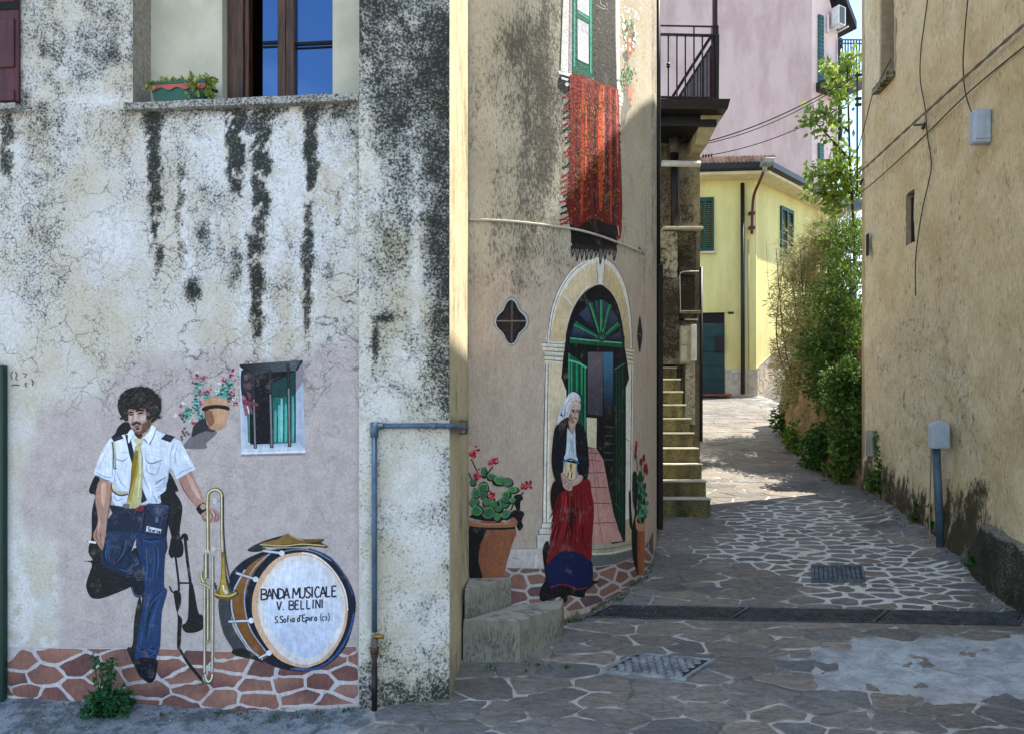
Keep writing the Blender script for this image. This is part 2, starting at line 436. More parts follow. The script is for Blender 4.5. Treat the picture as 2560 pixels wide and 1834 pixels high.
def stone_mesh(mb, st):
    x0, y0, ring, ar = st; tx, ty = rs.gauss(0, .005), rs.gauss(0, .005); lift = .0065+rs.uniform(-.002, .0025)
    m = len(ring); n = len(mb.v)
    cx_, cy_ = sum(p[0] for p in ring)/m, sum(p[1] for p in ring)/m
    for k, (sc_, dz) in enumerate(((1., -.02), (1., -.003), (.965, .0))):
        for (x, y) in ring:
            X, Y = cx_+(x-cx_)*sc_, cy_+(y-cy_)*sc_
            mb.v.append((X, Y, G(X, Y)+lift+dz+tx*(X-cx_)+ty*(Y-cy_)))
    mb.v.append((cx_, cy_, G(cx_, cy_)+lift+.001)); c = len(mb.v)-1
    for lv in (0, 1):
        for k in range(m): a = n+lv*m+k; b = n+lv*m+(k+1) % m; mb.f.append((a, b, b+m, a+m))
    for k in range(m): mb.f.append((n+2*m+k, n+2*m+(k+1) % m, c))
def seen(st):
    x, y, z = st[0], st[1], G(st[0], st[1]); px, py = pix((x, y, z))
    if not (-60 < px < 2620 and py < 1900): return -1
    if y > 5.5 and x < .5: return -1
    return st[3]/(y**3)
stones.sort(key=seen, reverse=True)
rest = MB()
for k, st in enumerate(stones):
    if k < 300 and seen(st) > 0:
        mb = MB(); stone_mesh(mb, st); mb.build('paving_stone', M_stone, ground)
    else: stone_mesh(rest, st)
if rest.v: tag(rest.build('paving_stones', M_stone, ground), kind='stuff')

# ---- drain channel with three slanted-bar grates
M_iron = simple('cast_iron', '#73787a', '#4f5355', 14, .55, .6, .3, 120)
M_black = simple('painted_void_shade', (.004, .004, .005), (.006, .006, .006), 3, .9, 0, 0)
cA, cB = Vector((.70, 6.01)), Vector((3.96, 5.86)); cd = (cB-cA).normalized(); cn_ = Vector((-cd.y, cd.x))
def chp(t, v, h): q = cA+cd*t+cn_*v; return Vector((q.x, q.y, G(q.x, q.y)+h))
CL = (cB-cA).length; HW = .122
drain = thing('drain_channel', chp(CL/2, 0, 0), 'long slatted iron drainage grate crossing the stone lane', 'drain')
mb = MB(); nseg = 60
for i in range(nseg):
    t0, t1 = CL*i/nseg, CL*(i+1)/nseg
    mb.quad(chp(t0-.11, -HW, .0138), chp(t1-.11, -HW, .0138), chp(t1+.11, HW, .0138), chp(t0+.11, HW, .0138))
mb.build('channel_shade_sheet', M_black, drain)  # black sheet laid over the paving paints in the shade below the bars
for k in range(3):
    a, b = CL*k/3+.006, CL*(k+1)/3-.006; mb = MB()
    def gp(t, v, h): return chp(t+v*.9, v, h)
    N = 6
    for v in (-HW+.006, HW-.006):
        for i in range(N): mb.bar(gp(a+(b-a)*i/N, v, .0158), gp(a+(b-a)*(i+1)/N, v, .0158), .010, .004)
    for t in (a, b): mb.bar(gp(t, -HW, .0164), gp(t, HW, .0164), .012, .004)
    nb = 32
    for i in range(-7, nb+1):
        # bars slant the other way from the panel ends; clip each to its panel
        t0 = a+(b-a)*i/nb; seg = []
        for j in range(13):
            v = -HW+2*HW*j/12; t = t0+.19-(v+HW)*.80; lo, hi = a+v*.9, b+v*.9
            if lo < t < hi: seg.append((t, v))
        if len(seg) > 1: mb.bar(chp(seg[0][0], seg[0][1], .021), chp(seg[-1][0], seg[-1][1], .0154), .0105, .003)
    mb.build('grate_panel', M_iron, drain)
# ---- two covers
def cover(name, q, label, rows, cols, brick, mat):
    c = sum((Vector(p) for p in q), Vector((0, 0)))/4
    t = thing(name, (c.x, c.y, G(c.x, c.y)), label, 'manhole cover', 'iron covers in the lane')
    def at(u, v, h):
        a = Vector(q[0]).lerp(Vector(q[1]), u); b = Vector(q[3]).lerp(Vector(q[2]), u); p = a.lerp(b, v); return Vector((p.x, p.y, G(p.x, p.y)+h))
    def slab(mb, u0, u1, v0, v1, h0, h1):
        mb.hexa([at(u0, v0, h0), at(u1, v0, h0), at(u1, v1, h0), at(u0, v1, h0), at(u0, v0, h1), at(u1, v0, h1), at(u1, v1, h1), at(u0, v1, h1)])
    mb = MB(); slab(mb, .0, 1, .0, .07, .005, .025); slab(mb, .0, 1, .93, 1, .005, .025); slab(mb, 0, .05, .072, .928, .005, .025); slab(mb, .95, 1, .072, .928, .005, .025)
    mb.build('frame', mat, t)
    mb = MB(); slab(mb, .058, .942, .085, .915, .006, .0205); mb.build('plate', simple('dark_plate', '#2b3034', '#1d2124', 9, .6, .3, .3), t)
    mb = MB()
    for r_ in range(rows):
        for k in range(cols):
            off = (.5 if r_ % 2 else 0)*brick; w_ = .86/cols; h_ = .80/rows
            u0 = .07+(k+off)*w_; u1 = u0+w_*.78
            if u1 > .935: continue
            slab(mb, u0, u1, .10+r_*h_, .10+r_*h_+h_*.62, .0195, .0275)
    tag(mb.build('tread', mat, t), kind='stuff'); return t
M_cov1 = simple('blue_grey_iron', '#747f88', '#4a535a', 9, .5, .4, .35, 90)
M_cov2 = simple('grey_iron', '#a3a8a8', '#6d7274', 9, .55, .4, .35, 90)
q1 = [gplane(2028, 1458), gplane(2165, 1456), gplane(2156, 1416), gplane(2027, 1418)]
cover('manhole_cover', q1, 'small square iron cover set in the white-jointed paving', 9, 10, 0, M_cov1)
q2 = [gplane(1500, 1683), gplane(1715, 1703), gplane(1790, 1654), gplane(1590, 1638)]
cover('manhole_cover', q2, 'larger grey iron cover with brick-like tread in front of the grate', 8, 9, 1, M_cov2)
# ------------------------------------------------------------------ the muralled house: left wall, pier, curved wall
TOP = 7.4
house = thing('corner_house', (-1.6, 5.2, 0), 'weathered plaster corner house with rounded wall carrying the murals', 'house')
LW = Pl((-5.2, 4.63+.097*(5.2-.931)), (-.925, 4.632))
def blob(x, y, cx_, cy_, rx, ry): return math.exp(-(((x-cx_)/rx)**2+((y-cy_)/ry)**2))
STREAKS = [  # x, y0, y1, width top, width bottom, strength
    (342, 240, 530, 21, 14, 1.0), (398, 360, 600, 6, 10, .75), (521, 240, 445, 27, 22, 1.), (578, 240, 560, 26, 20, 1.), (566, 520, 760, 20, 13, .95),
    (690, 240, 470, 16, 14, 1.), (680, 450, 800, 14, 9, .95), (560, 245, 300, 50, 36, .85), (20, 250, 420, 20, 13, .9), (12, 420, 620, 14, 8, .5),
    (775, 260, 420, 6, 3, .5), (640, 300, 380, 5, 3, .5), (345, 530, 700, 8, 5, .45), (480, 470, 560, 8, 8, .4), (748, 420, 520, 8, 6, .5)]
def m_left(x, y, u, z):
    w1 = fbm(u*2.5, z*2.5, 1.); w2 = fbm(u*7, z*7, 5.); w3 = fbm(u*16, z*10, 9.)
    d = .0
    if y < 260: d = .36+.22*w1+.10*w3
    else: d = max(.12, .30-.00022*(y-260))+.20*w1+.08*w2
    d += .10*fbm(u*.9, z*.9, 77.); d *= ss(1000, 620, y+w1*120)
    d = max(d, .62*ss(285, 235, y+w2*35)*ss(280, 310, x)*(x < 800)*ss(225, 236, y))
    wh = .0
    for (sx, y0, y1, wt, wb, st) in STREAKS:
        t = (y-y0)/(y1-y0)
        if -.15 < t < 1.15:
            wd = (wt+(wb-wt)*t)*(1+.5*w2); e = ss(1.5, .5, abs(x-sx-w1*8-w3*6)/max(3., wd))
            d = max(d, .73*st*e*ss(-.06, .02, t)*ss(1.08, .75, t+w2*.25)*(1.0 if w3 > -.45 else .55))
            wh = max(wh, .9*ss(4.2, 1.4, abs(x-sx)/wd)*ss(.05, .2, t)*(1-e)*(1 if x > 400 else .3))
    for (bx, by, rx, ry, st) in ((430, 640, 26, 34, .8), (352, 570, 14, 45, .7), (520, 590, 22, 60, .72), (60, 640, 40, 60, .45), (452, 520, 28, 60, .55), (600, 650, 40, 50, .45), (240, 60, 60, 60, .5), (110, 90, 60, 90, .55), (735, 600, 25, 40, .4)):
        d = max(d, st*blob(x, y, bx+w1*10, by, rx, ry)*(1+.5*w2))
    for (bx, by, rx, ry, st) in ((255, 525, 75, 60, 1.), (520, 320, 46, 60, .9), (640, 420, 60, 130, 1.), (215, 225, 90, 22, .8), (470, 330, 60, 90, .8), (20, 700, 60, 120, .5), (740, 330, 50, 90, .7)):
        b_ = st*blob(x, y, bx, by, rx, ry); wh = max(wh, b_)
        if b_ > .3: d *= 1-.55*b_*(d < .6)
    # the painted ground of the mural
    edge = 775+30*w1+18*w2-ss(620, 780, x)*40+ss(330, 120, x)*130+ss(120, 20, x)*160
    p = ss(-30, 40, y-edge)*ss(-6, 24, x-40-w2*14)
    p *= 1-ss(30, -10, (x-112)+18*w1+16*w2+8*w3)*ss(1150, 1200, y+w1*30)*ss(1470, 1420, y)
    if p > .5: d *= .1
    if y > 1180 and x < 130 and p < .5: wh = max(wh, .7*(w1 > -.2)); d = max(d*.4, .1)
    ck = ss(230, 300, y)*ss(1000, 780, y)*(.7+.3*ss(380, 560, y)); ck = max(ck, .25*p*(w1 > .1))
    base = ss(1545, 1600, y+w2*30+ss(300, 0, x)*-30)
    d = max(d, .8*base*ss(1540, 1585, y+w2*25))
    return (max(0, min(.78, d+.05*w3)), p, ck*(1-.75*wh), min(1, wh))
u_w0, u_w1 = LW.hit(332), LW.len-.004; z_w0 = LW.z(600, 253)
us = frange(0, LW.len, .022, (u_w0,)); zs = frange(-.25, TOP, .022, (z_w0, 5.55))
us[-1] = LW.len
wallgrid('plaster_wall', lambda u, z: LW.p(u, z), us, zs, m_left, M_left, house, (u_w0, us[-1], z_w0, 5.55))
# window niche
M_niche = simple('niche_plaster', '#c8c2ac', '#b8b29c', 3, .88, 0, .4, 120)
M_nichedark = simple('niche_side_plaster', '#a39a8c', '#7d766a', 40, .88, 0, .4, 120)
D_ = .20
mb = MB(); uL, uR = LW.hit(530)-.012, LW.hit(803)
def nz(px, py): return LW.at(px, py).z
mb2 = MB(); LW.ubox(mb2, u_w0-.02, u_w0, z_w0, 5.55, -D_-.05, -.002); mb2.build('niche_side', M_nichedark, house)
LW.ubox(mb, u_w0-.05, uL-.03, z_w0-.02, 5.6, -D_-.04, -D_); mb.build('niche_back', M_niche, house)
mb = MB(); LW.ubox(mb, uR+.004, LW.len+.2, z_w0-.02, 5.6, -D_-.04, -D_); mb.build('niche_back', M_niche, house)
mb = MB(); LW.ubox(mb, uL-.045, uL-.022, z_w0, 5.6, -D_-.10, -D_-.001); mb.build('niche_jamb', M_niche, house)
mb = MB(); LW.ubox(mb, u_w0-.1, LW.len+.2, 5.55, 5.62, -D_-.2, -.003); mb.build('niche_head', M_niche, house)
M_sill = stained('lichen_stone', '#b9b5aa', '#a8a498', '#b9b5aa', '#cfcfc8')
def slab(mb, pl, u0, u1, z0, z1, n0, n1, c=(.45, 0, 0, .3), step=.05):   # long block with stain attribute
    n = max(1, int((u1-u0)/step)); ring = [(n0, z0), (n1, z0), (n1, z1), (n0, z1)]; b = len(mb.v)
    for i in range(n+1):
        for q in ring: mb.v.append(tuple(pl.p(u0+(u1-u0)*i/n, q[1]+.003*fbm(i*.7, q[0]*9, q[1]*9), q[0]))); mb.c.append(c)
    for i in range(n):
        for k in range(4): a = b+i*4+k; e = b+i*4+(k+1) % 4; mb.f.append((a, e, e+4, a+4))
    mb.f.append((b, b+1, b+2, b+3)); mb.f.append((b+4*n+3, b+4*n+2, b+4*n+1, b+4*n)); return mb
mb = MB(); slab(mb, LW, u_w0-.03, LW.len-.004, z_w0-.045, z_w0-.002, -D_-.14, .05); sill = mb.build('window_sill', M_sill, house)
M_wood = simple('dark_wood', '#5a3b22', '#2c1a0f', 5, .45, 0, .25, 60, stretch=(12, 12, .7))
win = mb = MB()
nF = -D_-.06
u1_, u2_ = LW.hit(530), LW.hit(575); ub, uc, ud, ue = LW.hit(652), LW.hit(697), LW.hit(797), LW.hit(806)
LW.ubox(mb, u1_-.02, u2_-.035, z_w0+.002, 5.5, nF-.06, nF+.005)
LW.ubox(mb, u2_-.034, u2_-.004, z_w0+.002, 5.5, nF-.08, nF-.012)
wf = mb.build('window', M_wood, house, bevel=.004)
mb = MB(); LW.ubox(mb, ub, (ub+uc)/2-.001, z_w0+.002, 5.5, nF-.05, nF+.008); LW.ubox(mb, (ub+uc)/2+.001, uc, z_w0+.002, 5.5, nF-.05, nF+.014); mb.build('mullion', M_wood, wf, bevel=.006)
mb = MB(); LW.ubox(mb, ud, ue, z_w0+.002, 5.5, nF-.06, nF+.004); mb.build('stile', M_wood, wf, bevel=.003)
s = NT('reflecting_glass'); s.b.inputs['IOR'].default_value = 2.3
s.bump(s.noise(1.5, 2, .5), .04, .05); s.b.inputs['Specular Tint'].default_value = (.27, .50, .92, 1); M_glass = s.out((.012, .03, .07), .03, 0, .9)
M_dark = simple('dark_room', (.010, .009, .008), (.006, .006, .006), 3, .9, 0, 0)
mb = MB(); LW.ubox(mb, LW.hit(609), ub+.004, z_w0+.004, 5.5, nF-.03, nF-.022); mb.build('pane', M_glass, wf)
mb = MB(); LW.ubox(mb, uc-.004, ud+.004, z_w0+.004, 5.5, nF-.03, nF-.022); mb.build('pane', M_glass, wf)
mb = MB()
for (a, b, y0, y1) in ((LW.hit(609), ub, 44, 51), (LW.hit(609), ub, 57, 60), (uc, ud, 51, 59), (uc, ud, 65, 68)):
    LW.ubox(mb, a, b, LW.z(680, y1), LW.z(680, y0), nF-.02, nF-.012)
mb.build('glazing_bar', M_dark, wf)
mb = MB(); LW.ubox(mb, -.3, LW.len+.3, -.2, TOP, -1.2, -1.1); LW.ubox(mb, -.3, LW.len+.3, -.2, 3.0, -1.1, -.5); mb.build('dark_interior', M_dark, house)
# far-left window with red-brown shutter
M_red = simple('oxblood_paint', '#552327', '#3d181b', 4, .5, 0, .15, 60, stretch=(8, 8, .8))
mb = MB(); LW.box(mb, -160, -200, 54, 264, .004, .03)
sh = mb.build('shutter', M_red, house, bevel=.006)
mb = MB()
for (y0, y1) in ((-150, 15), (56, 178), (232, 262)): LW.box(mb, -60, y0, 46, y1, .03, .042)
mb.build('shutter_panel', M_red, sh, bevel=.008)
mb = MB(); LW.box(mb, -160, 14, 55, 36, .03, .036); mb.build('shutter_gap', M_dark, sh)
mb = MB(); slab(mb, LW, LW.hit(-160), LW.hit(58), LW.z(30, 284), LW.z(30, 270), .0, .075); mb.build('window_sill', M_sill, house)
# green door at the far left
M_green = simple('green_door_paint', '#10392f', '#0a2821', 3, .45, 0, .15, 60, stretch=(9, 9, .7))
mb = MB(); LW.ubox(mb, LW.hit(-330), LW.hit(21), -.12, LW.z(10, 914), .003, .05); dr = mb.build('door', M_green, house, bevel=.006)
mb = MB(); LW.ubox(mb, LW.hit(-330), LW.hit(9), -.11, LW.z(10, 955), .05, .058); mb.build('door_panel', M_green, dr, bevel=.004)
mb = MB(); LW.ubox(mb, LW.hit(-330), LW.hit(30), -.3, -.045, .004, .16); mb.build('doorstep', simple('rough_stone', '#8d8a78', '#6d6b60', 20, .9, 0, .6, 60), house, bevel=.012)
# worn stencil beside the door is painted with the mural

# pier
PF = Pl((-.930, 4.600), (-.388, 4.702)); PS = Pl((-.388, 4.702), (-.318, 5.60))
def m_pier(x, y, u, z):
    w1 = fbm(u*2.2, z*2.2, 11.); w2 = fbm(u*8, z*6, 15.); w3 = fbm(u*3, z*.8, 4.)
    d = .66-.22*ss(120, 420, y)+.20*w1+.10*w2+.12*w3
    if y > 640: d = .40+.22*w1+.12*w2
    d += .30*ss(915, 985, x)*ss(960, 860, y)*ss(0, 60, y)
    d = max(d, .95*blob(x, y, 850, 705, 34, 13), .95*blob(x, y, 832, 760, 12, 60), .75*blob(x, y, 905, 285, 14, 20))
    d = max(d, .55*blob(x, y, 880, 860, 60, 50))
    if y > 930: d = .30+.20*w1+.08*w2
    wh = max(.8*blob(x, y, 920, 600, 12, 260), blob(x, y, 900, 800, 40, 60), .9*blob(x, y, 920, 1080, 50, 70), .8*blob(x, y, 940, 1210, 40, 60), blob(x, y, 850, 900, 45, 45), .5*ss(835, 805, x))
    d -= .28*wh*(d < .85)
    d = max(d, .72*ss(1440, 1560, y+w1*40+w2*20))
    return (max(.0, min(.70, d*.86+.04)), .0, .45*ss(940, 820, y), min(1, wh))
def m_side(x, y, u, z):
    w1 = fbm(u*3, z*1.2, 21.); w2 = fbm(u*9, z*4, 2.)
    d = .26+.25*w1+.1*w2
    d = max(d, .6*ss(900, 940, y)*ss(980, 950, y), .5*ss(1350, 1500, y+w1*80))
    return (max(0, min(.9, d)), 0, .1, .3)
wallgrid('pier_front', lambda u, z: PF.p(u, z, .010*fbm(u*5, z*5, 3.)*ss(0, .05, u)*ss(PF.len, PF.len-.05, u)), frange(0, PF.len, .018), frange(-.2, TOP, .02), m_pier, M_pier, house)
wallgrid('pier_side', lambda u, z: PS.p(u, z), frange(0, PS.len, .03), frange(-.2, TOP, .03), m_side, M_side, house)
mb = MB(); mb.hexa([(-.930, 4.60, -.2), (-.930, 4.6, TOP), (-.930, 4.66, TOP), (-.930, 4.66, -.2), (-.929, 4.60, -.2), (-.929, 4.6, TOP), (-.929, 4.66, TOP), (-.929, 4.66, -.2)]); mb.build('pier_return', M_niche, house)

# curved wall
CK = [(-.40, 5.585), (-.32, 5.59), (-.147, 5.615), (.157, 5.70), (.47, 5.875), (.75, 6.15), (1.09, 6.66), (1.315, 7.14), (1.475, 7.72), (1.55, 8.30), (1.56, 9.0)]
CP = [Vector((p[0], p[1], 0)) for p in catmull(CK, False, 40)]
CS = [0.]
for i in range(1, len(CP)): CS.append(CS[-1]+(CP[i]-CP[i-1]).length)
import bisect
def c_at(s_):
    s_ = max(0., min(CS[-1]-1e-6, s_)); i = bisect.bisect_right(CS, s_)-1; t = (s_-CS[i])/(CS[i+1]-CS[i])
    d = (CP[min(i+2, len(CP)-1)]-CP[max(0, i-1)]).normalized()
    return CP[i].lerp(CP[i+1], t), Vector((d.y, -d.x, 0))
CRAT = [p.x/p.y for p in CP]; KMAX = max(range(len(CP)), key=lambda i: CRAT[i])
def c_px(px):                                            # arc length seen at a pixel column
    r_ = (px-CX)/F
    if r_ >= CRAT[KMAX]: return CS[KMAX]
    for i in range(KMAX):
        if CRAT[i] <= r_ <= CRAT[i+1]:
            t = (r_-CRAT[i])/(CRAT[i+1]-CRAT[i]+1e-12); return CS[i]+(CS[i+1]-CS[i])*t
    return 0.
def curve_map(px, py, off=0.):
    q, n = c_at(c_px(px)); p = q+n*off; return Vector((p.x, p.y, EYE+(HY-py)/F*q.y))
def left_map(px, py, off=0.): return LW.at(px, py, off)
def m_curve(x, y, u, z):
    w1 = fbm(u*2.5, z*1.2, 31.); w2 = fbm(u*8, z*4, 12.)
    d = .30*blob(x, y, 1215, 150, 60, 330)+.26*blob(x, y, 1150, 330, 90, 300)+.16+.22*w1+.10*w2
    d = max(d, .3*blob(x, y, 1100, 560, 80, 60)*(1+w2), (.42+.2*w2)*ss(1425, 1450, x))
    d *= ss(760, 560, y)
    p = ss(560, 640, y+w1*50)*.85
    if y > 1180: d = max(d, .0)
    g_ = z-G(*(c_at(u)[0].xy)); d = max(d, .75*ss(.07, .0, g_+w2*.04))
    return (max(0, min(1, d)), p, .08, .1)
wallgrid('curved_wall', lambda u, z: c_at(u)[0]+Vector((0, 0, z)), frange(0, CS[-1], .024), frange(-.1, TOP, .03), m_curve, M_curve, house)
# rear and roof slabs that close the block
M_roof = simple('roof_tiles', '#8a5c48', '#6b4638', 8, .85, 0, .4, 30)
mb = MB(); ring = [(-5.3, 4.9), (-.95, 4.55), (-.33, 4.65), (-.25, 5.55)]+[(p.x+.08, p.y-.08) for p in CP[60::20]]+[(1.6, 9.6), (-5.3, 9.6)]
mb.prism([(x, y, TOP-.01) for x, y in ring], (0, 0, .25)); mb.build('roof', M_roof, house)
mb = MB(); mb.box(.2, 1.52, 9.0, 9.1, 0, TOP-.02); mb.box(-5.25, .2, 9.0, 9.1, 0, TOP-.02); mb.box(-5.3, -5.2, 5.1, 9.0, 0, TOP-.02); mb.build('rear_wall', M_niche, house)
# dark metal door edge where the curve turns away
M_bdoor = simple('black_metal', '#1a1512', '#0f0c0a', 5, .5, 0, .1)
mb = MB(); mb.hexa([(1.515, 7.86, .66), (1.565, 7.84, .66), (1.60, 8.6, .70), (1.57, 8.6, .70), (1.515, 7.86, 3.4), (1.565, 7.84, 3.4), (1.60, 8.6, 3.4), (1.57, 8.6, 3.4)])
tag(mb.build('open_door', M_bdoor), 'dark door leaf standing edge-on at the end of the curved wall', 'door')

mb = MB(); mb.tube([(1.528, 7.92, 3.42), (1.528, 7.92, TOP)], .026, 8); tag(mb.build('downpipe', M_bdoor, smooth=True), 'dark downpipe running up the end of the curved wall', 'pipe')
# two concrete steps in the corner
M_conc = stained('mossy_concrete', '#949284', '#7f7d6c', '#9b998a', '#bdbaab', lichen='#5d5b4d', vstretch=.3, veil=.5)
def stepblock(name, base, z0, z1, label, top_c=(.02, 0, 0, .3), side_c=(.36, 0, 0, .1)):
    mb = MB(); n = len(base)
    pts = []
    for i in range(n):
        a, b = Vector(base[i]), Vector(base[(i+1) % n]); k = max(1, int((b-a).length/.04))
        pts += [a.lerp(b, j/k) for j in range(k)]
    m = len(pts); cx_ = sum(p.x for p in pts)/m; cy_ = sum(p.y for p in pts)/m; rows = 9
    for r_ in range(rows+1):
        for p in pts:
            t = r_/rows; sh_ = 1-.012*ss(.85, 1, t); mb.v.append((cx_+(p.x-cx_)*sh_, cy_+(p.y-cy_)*sh_, z0+(z1-z0)*t))
            w_ = fbm(p.x*6, p.y*6, t); mb.c.append((side_c[0]-.25*ss(.7, 1, t)+.2*w_+.2*ss(.25, 0, t), 0, 0, .2))
    for r_ in range(rows):
        for i in range(m): a = r_*m+i; b = r_*m+(i+1) % m; mb.f.append((a, b, b+m, a+m))
    t0 = len(mb.v)
    for p in pts: mb.v.append((cx_+(p.x-cx_)*.985, cy_+(p.y-cy_)*.985, z1+.004)); mb.c.append((max(0., top_c[0]+.10*fbm(p.x*5, p.y*5)), 0, 0, .9))
    for i in range(m): mb.f.append((rows*m+i, rows*m+(i+1) % m, t0+(i+1) % m, t0+i))
    mb.v.append((cx_, cy_, z1+.004)); mb.c.append((top_c[0], 0, 0, .9)); c = len(mb.v)-1
    for i in range(m): mb.f.append((t0+i, t0+(i+1) % m, c))
    return tag(mb.build(name, M_conc), label, 'step', 'concrete steps in the corner')
wq = lambda s_: (c_at(s_)[0].x, c_at(s_)[0].y+.05)
stepblock('concrete_step', [(-.335, 5.19), (.052, 5.165), (.365, 5.56), (.41, 5.90), (.2, 5.80), (-.31, 5.66)], -.02, .39, 'wide lower concrete step below the potted geranium painting')
stepblock('concrete_step', [(-.325, 5.20), (-.295, 5.22), (-.005, 5.60), (-.01, 5.72), (-.315, 5.66)], .385, .597, 'small triangular upper concrete step tucked behind the pier')
# ------------------------------------------------------------------ murals: paint laid on the walls shape by shape
s = NT('mural_paint'); col, r, g, b, al = s.attr()
k = s.math('MULTIPLY', s.ramp(s.noise(26, 4, .75), .3, .72, 1.10, .84), s.math('MULTIPLY', s.ramp(s.noise(60, 2, .6, s.pos((1, 1, .22))), .3, .7, 1.08, .90), s.ramp(s.noise(4, 3, .6), .3, .7, 1.06, .90))); fine = s.noise(90, 3, .7)
v = s.n('VectorMath', operation='SCALE'); s.set(v.inputs[0], col); s.set(v.inputs['Scale'], k)
c = s.mix(s.ramp(fine, .58, .76, 0, .24), v.outputs[0], lin('#a9a29c')); c = s.mix(s.ramp(s.noise(8, 5, .75), .54, .76, 0, .30), c, lin('#b0a49e'))
s.bump(s.noise(34, 3, .72), .45, .012)
M_paint = s.out(c, .72, 0, .3)
LAID = {}                                                # paint order: a shape lies over every earlier one it overlaps
class Art:
    """paint shapes given in the pixels of a crop of the photo: origin ox, oy and scale k"""
    def __init__(s, wall, boost=1.0, step=14.): s.wall = wall; s.boost = boost; s.step = step; s.mb = None; s.root = None; s.k = 1; s.o = (0, 0)
    def crop(s, ox, oy, k): s.o = (ox, oy); s.k = k; return s
    def begin(s, name, px, py, label): s.flush(); s.root = thing(name, s.wall(px, py), label, 'mural'); s.parts = []; return s
    def part(s, name, kind=None): s.flush(); s.mb = MB(); s.name = name; s.kind = kind; return s
    def flush(s):
        if s.mb and s.mb.v: tag(s.mb.build(s.name, M_paint, s.root), kind=s.kind)
        s.mb = None
    def _put(s, tris, cols):
        st = s.step
        ax_ = [p[0] for t in tris for p in t]; ay_ = [p[1] for t in tris for p in t]
        if not ax_: return
        bb = (min(ax_)-1, min(ay_)-1, max(ax_)+1, max(ay_)+1); L_ = LAID.setdefault(s.wall, [])
        lay_ = 1+max((l for (b0, b1, b2, b3, l) in L_ if b0 < bb[2] and b2 > bb[0] and b1 < bb[3] and b3 > bb[1]), default=0)
        L_.append(bb+(lay_,)); off = .0012+.00011*lay_
        bm = bmesh.new(); vs_ = {}
        for t in tris:
            vv = []
            for p in t:
                key = (round(p[0], 3), round(p[1], 3))
                if key not in vs_: vs_[key] = bm.verts.new((p[0], p[1], 0))
                vv.append(vs_[key])
            if len(set(vv)) == len(vv):
                try: bm.faces.new(vv)
                except ValueError: pass
        if s.wall is curve_map or callable(cols):
            xs = [v_.co.x for v_ in bm.verts]; ys = [v_.co.y for v_ in bm.verts]
            if not xs: bm.free(); return
            x = math.floor(min(xs)/st)*st+st
            while x < max(xs): bmesh.ops.bisect_plane(bm, geom=bm.verts[:]+bm.edges[:]+bm.faces[:], plane_co=(x, 0, 0), plane_no=(1, 0, 0)); x += st
            if callable(cols):
                y = math.floor(min(ys)/st)*st+st
                while y < max(ys): bmesh.ops.bisect_plane(bm, geom=bm.verts[:]+bm.edges[:]+bm.faces[:], plane_co=(0, y, 0), plane_no=(0, 1, 0)); y += st
        bm.verts.index_update(); n = len(s.mb.v)
        for v_ in bm.verts:
            s.mb.v.append(tuple(s.wall(v_.co.x, v_.co.y, off))); s.mb.c.append(cols(v_.co.x, v_.co.y) if callable(cols) else cols)
        for f in bm.faces: s.mb.f.append(tuple(n+v_.index for v_ in f.verts)[::-1])
        bm.free()
    def _src(s, pts): return [(s.o[0]+p[0]*s.k, s.o[1]+p[1]*s.k) for p in pts]
    def c(s, h): return lin(h, s.boost)
    def poly(s, col, pts, smooth=4, col2=None, ax=(0, 1)):
        q = s._src(pts)
        if smooth: q = catmull(q, True, smooth)
        tr = tessellate_polygon([[Vector((p[0], p[1], 0)) for p in q]])
        c1 = s.c(col)
        if col2:
            c2 = s.c(col2); d = [p[0]*ax[0]+p[1]*ax[1] for p in q]; lo, hi = min(d), max(d)
            cols = lambda x, y: tuple(a+(b-a)*ss(0, 1, (x*ax[0]+y*ax[1]-lo)/(hi-lo+1e-9)) for a, b in zip(c1, c2))
        else: cols = c1
        s._put([[q[i] for i in t] for t in tr], cols); return s
    def rect(s, col, x0, y0, x1, y1): return s.poly(col, [(x0, y0), (x1, y0), (x1, y1), (x0, y1)], 0)
    def ell(s, col, x, y, rx, ry=None, n=14, wob=0.):
        ry = ry or rx
        return s.poly(col, [(x+rx*math.cos(2*math.pi*i/n)*(1+wob*random.uniform(-1, 1)), y+ry*math.sin(2*math.pi*i/n)*(1+wob*random.uniform(-1, 1))) for i in range(n)], 0)
    def line(s, col, wd, pts, smooth=4, taper=0.):
        q = s._src(pts)
        if smooth and len(q) > 2: q = catmull(q, False, smooth)
        w_ = wd*s.k/2; L, Rr = [], []; m = len(q)
        for i in range(m):
            a, b = q[max(0, i-1)], q[min(m-1, i+1)]; l = math.hypot(b[0]-a[0], b[1]-a[1]) or 1
            t = i/max(1, m-1); ww = w_*(1-taper*abs(2*t-1)**2); nx, ny = -(b[1]-a[1])/l*ww, (b[0]-a[0])/l*ww
            L.append((q[i][0]+nx, q[i][1]+ny)); Rr.append((q[i][0]-nx, q[i][1]-ny))
        s._put([[L[i], L[i+1], Rr[i+1], Rr[i]] for i in range(m-1)], s.c(col)); return s
    def lines(s, col, wd, lists, **kw):
        for l in lists: s.line(col, wd, l, **kw)
        return s
    def text(s, txt, col, wd, x, y, h, adv, slope=0., jit=.03):
        for ch in txt:
            for st in GLYPH.get(ch, []):
                pts = [(x+px*h*.62+random.uniform(-1, 1)*jit*h*.4, y+slope*(px*h*.62)-py*h) for px, py in st]
                s.line(col, wd, pts, smooth=3)
            a = adv*(.55 if ch in "I.'i ()l" else 1.25 if ch == 'M' else 1.); x += a; y += slope*a
        return s
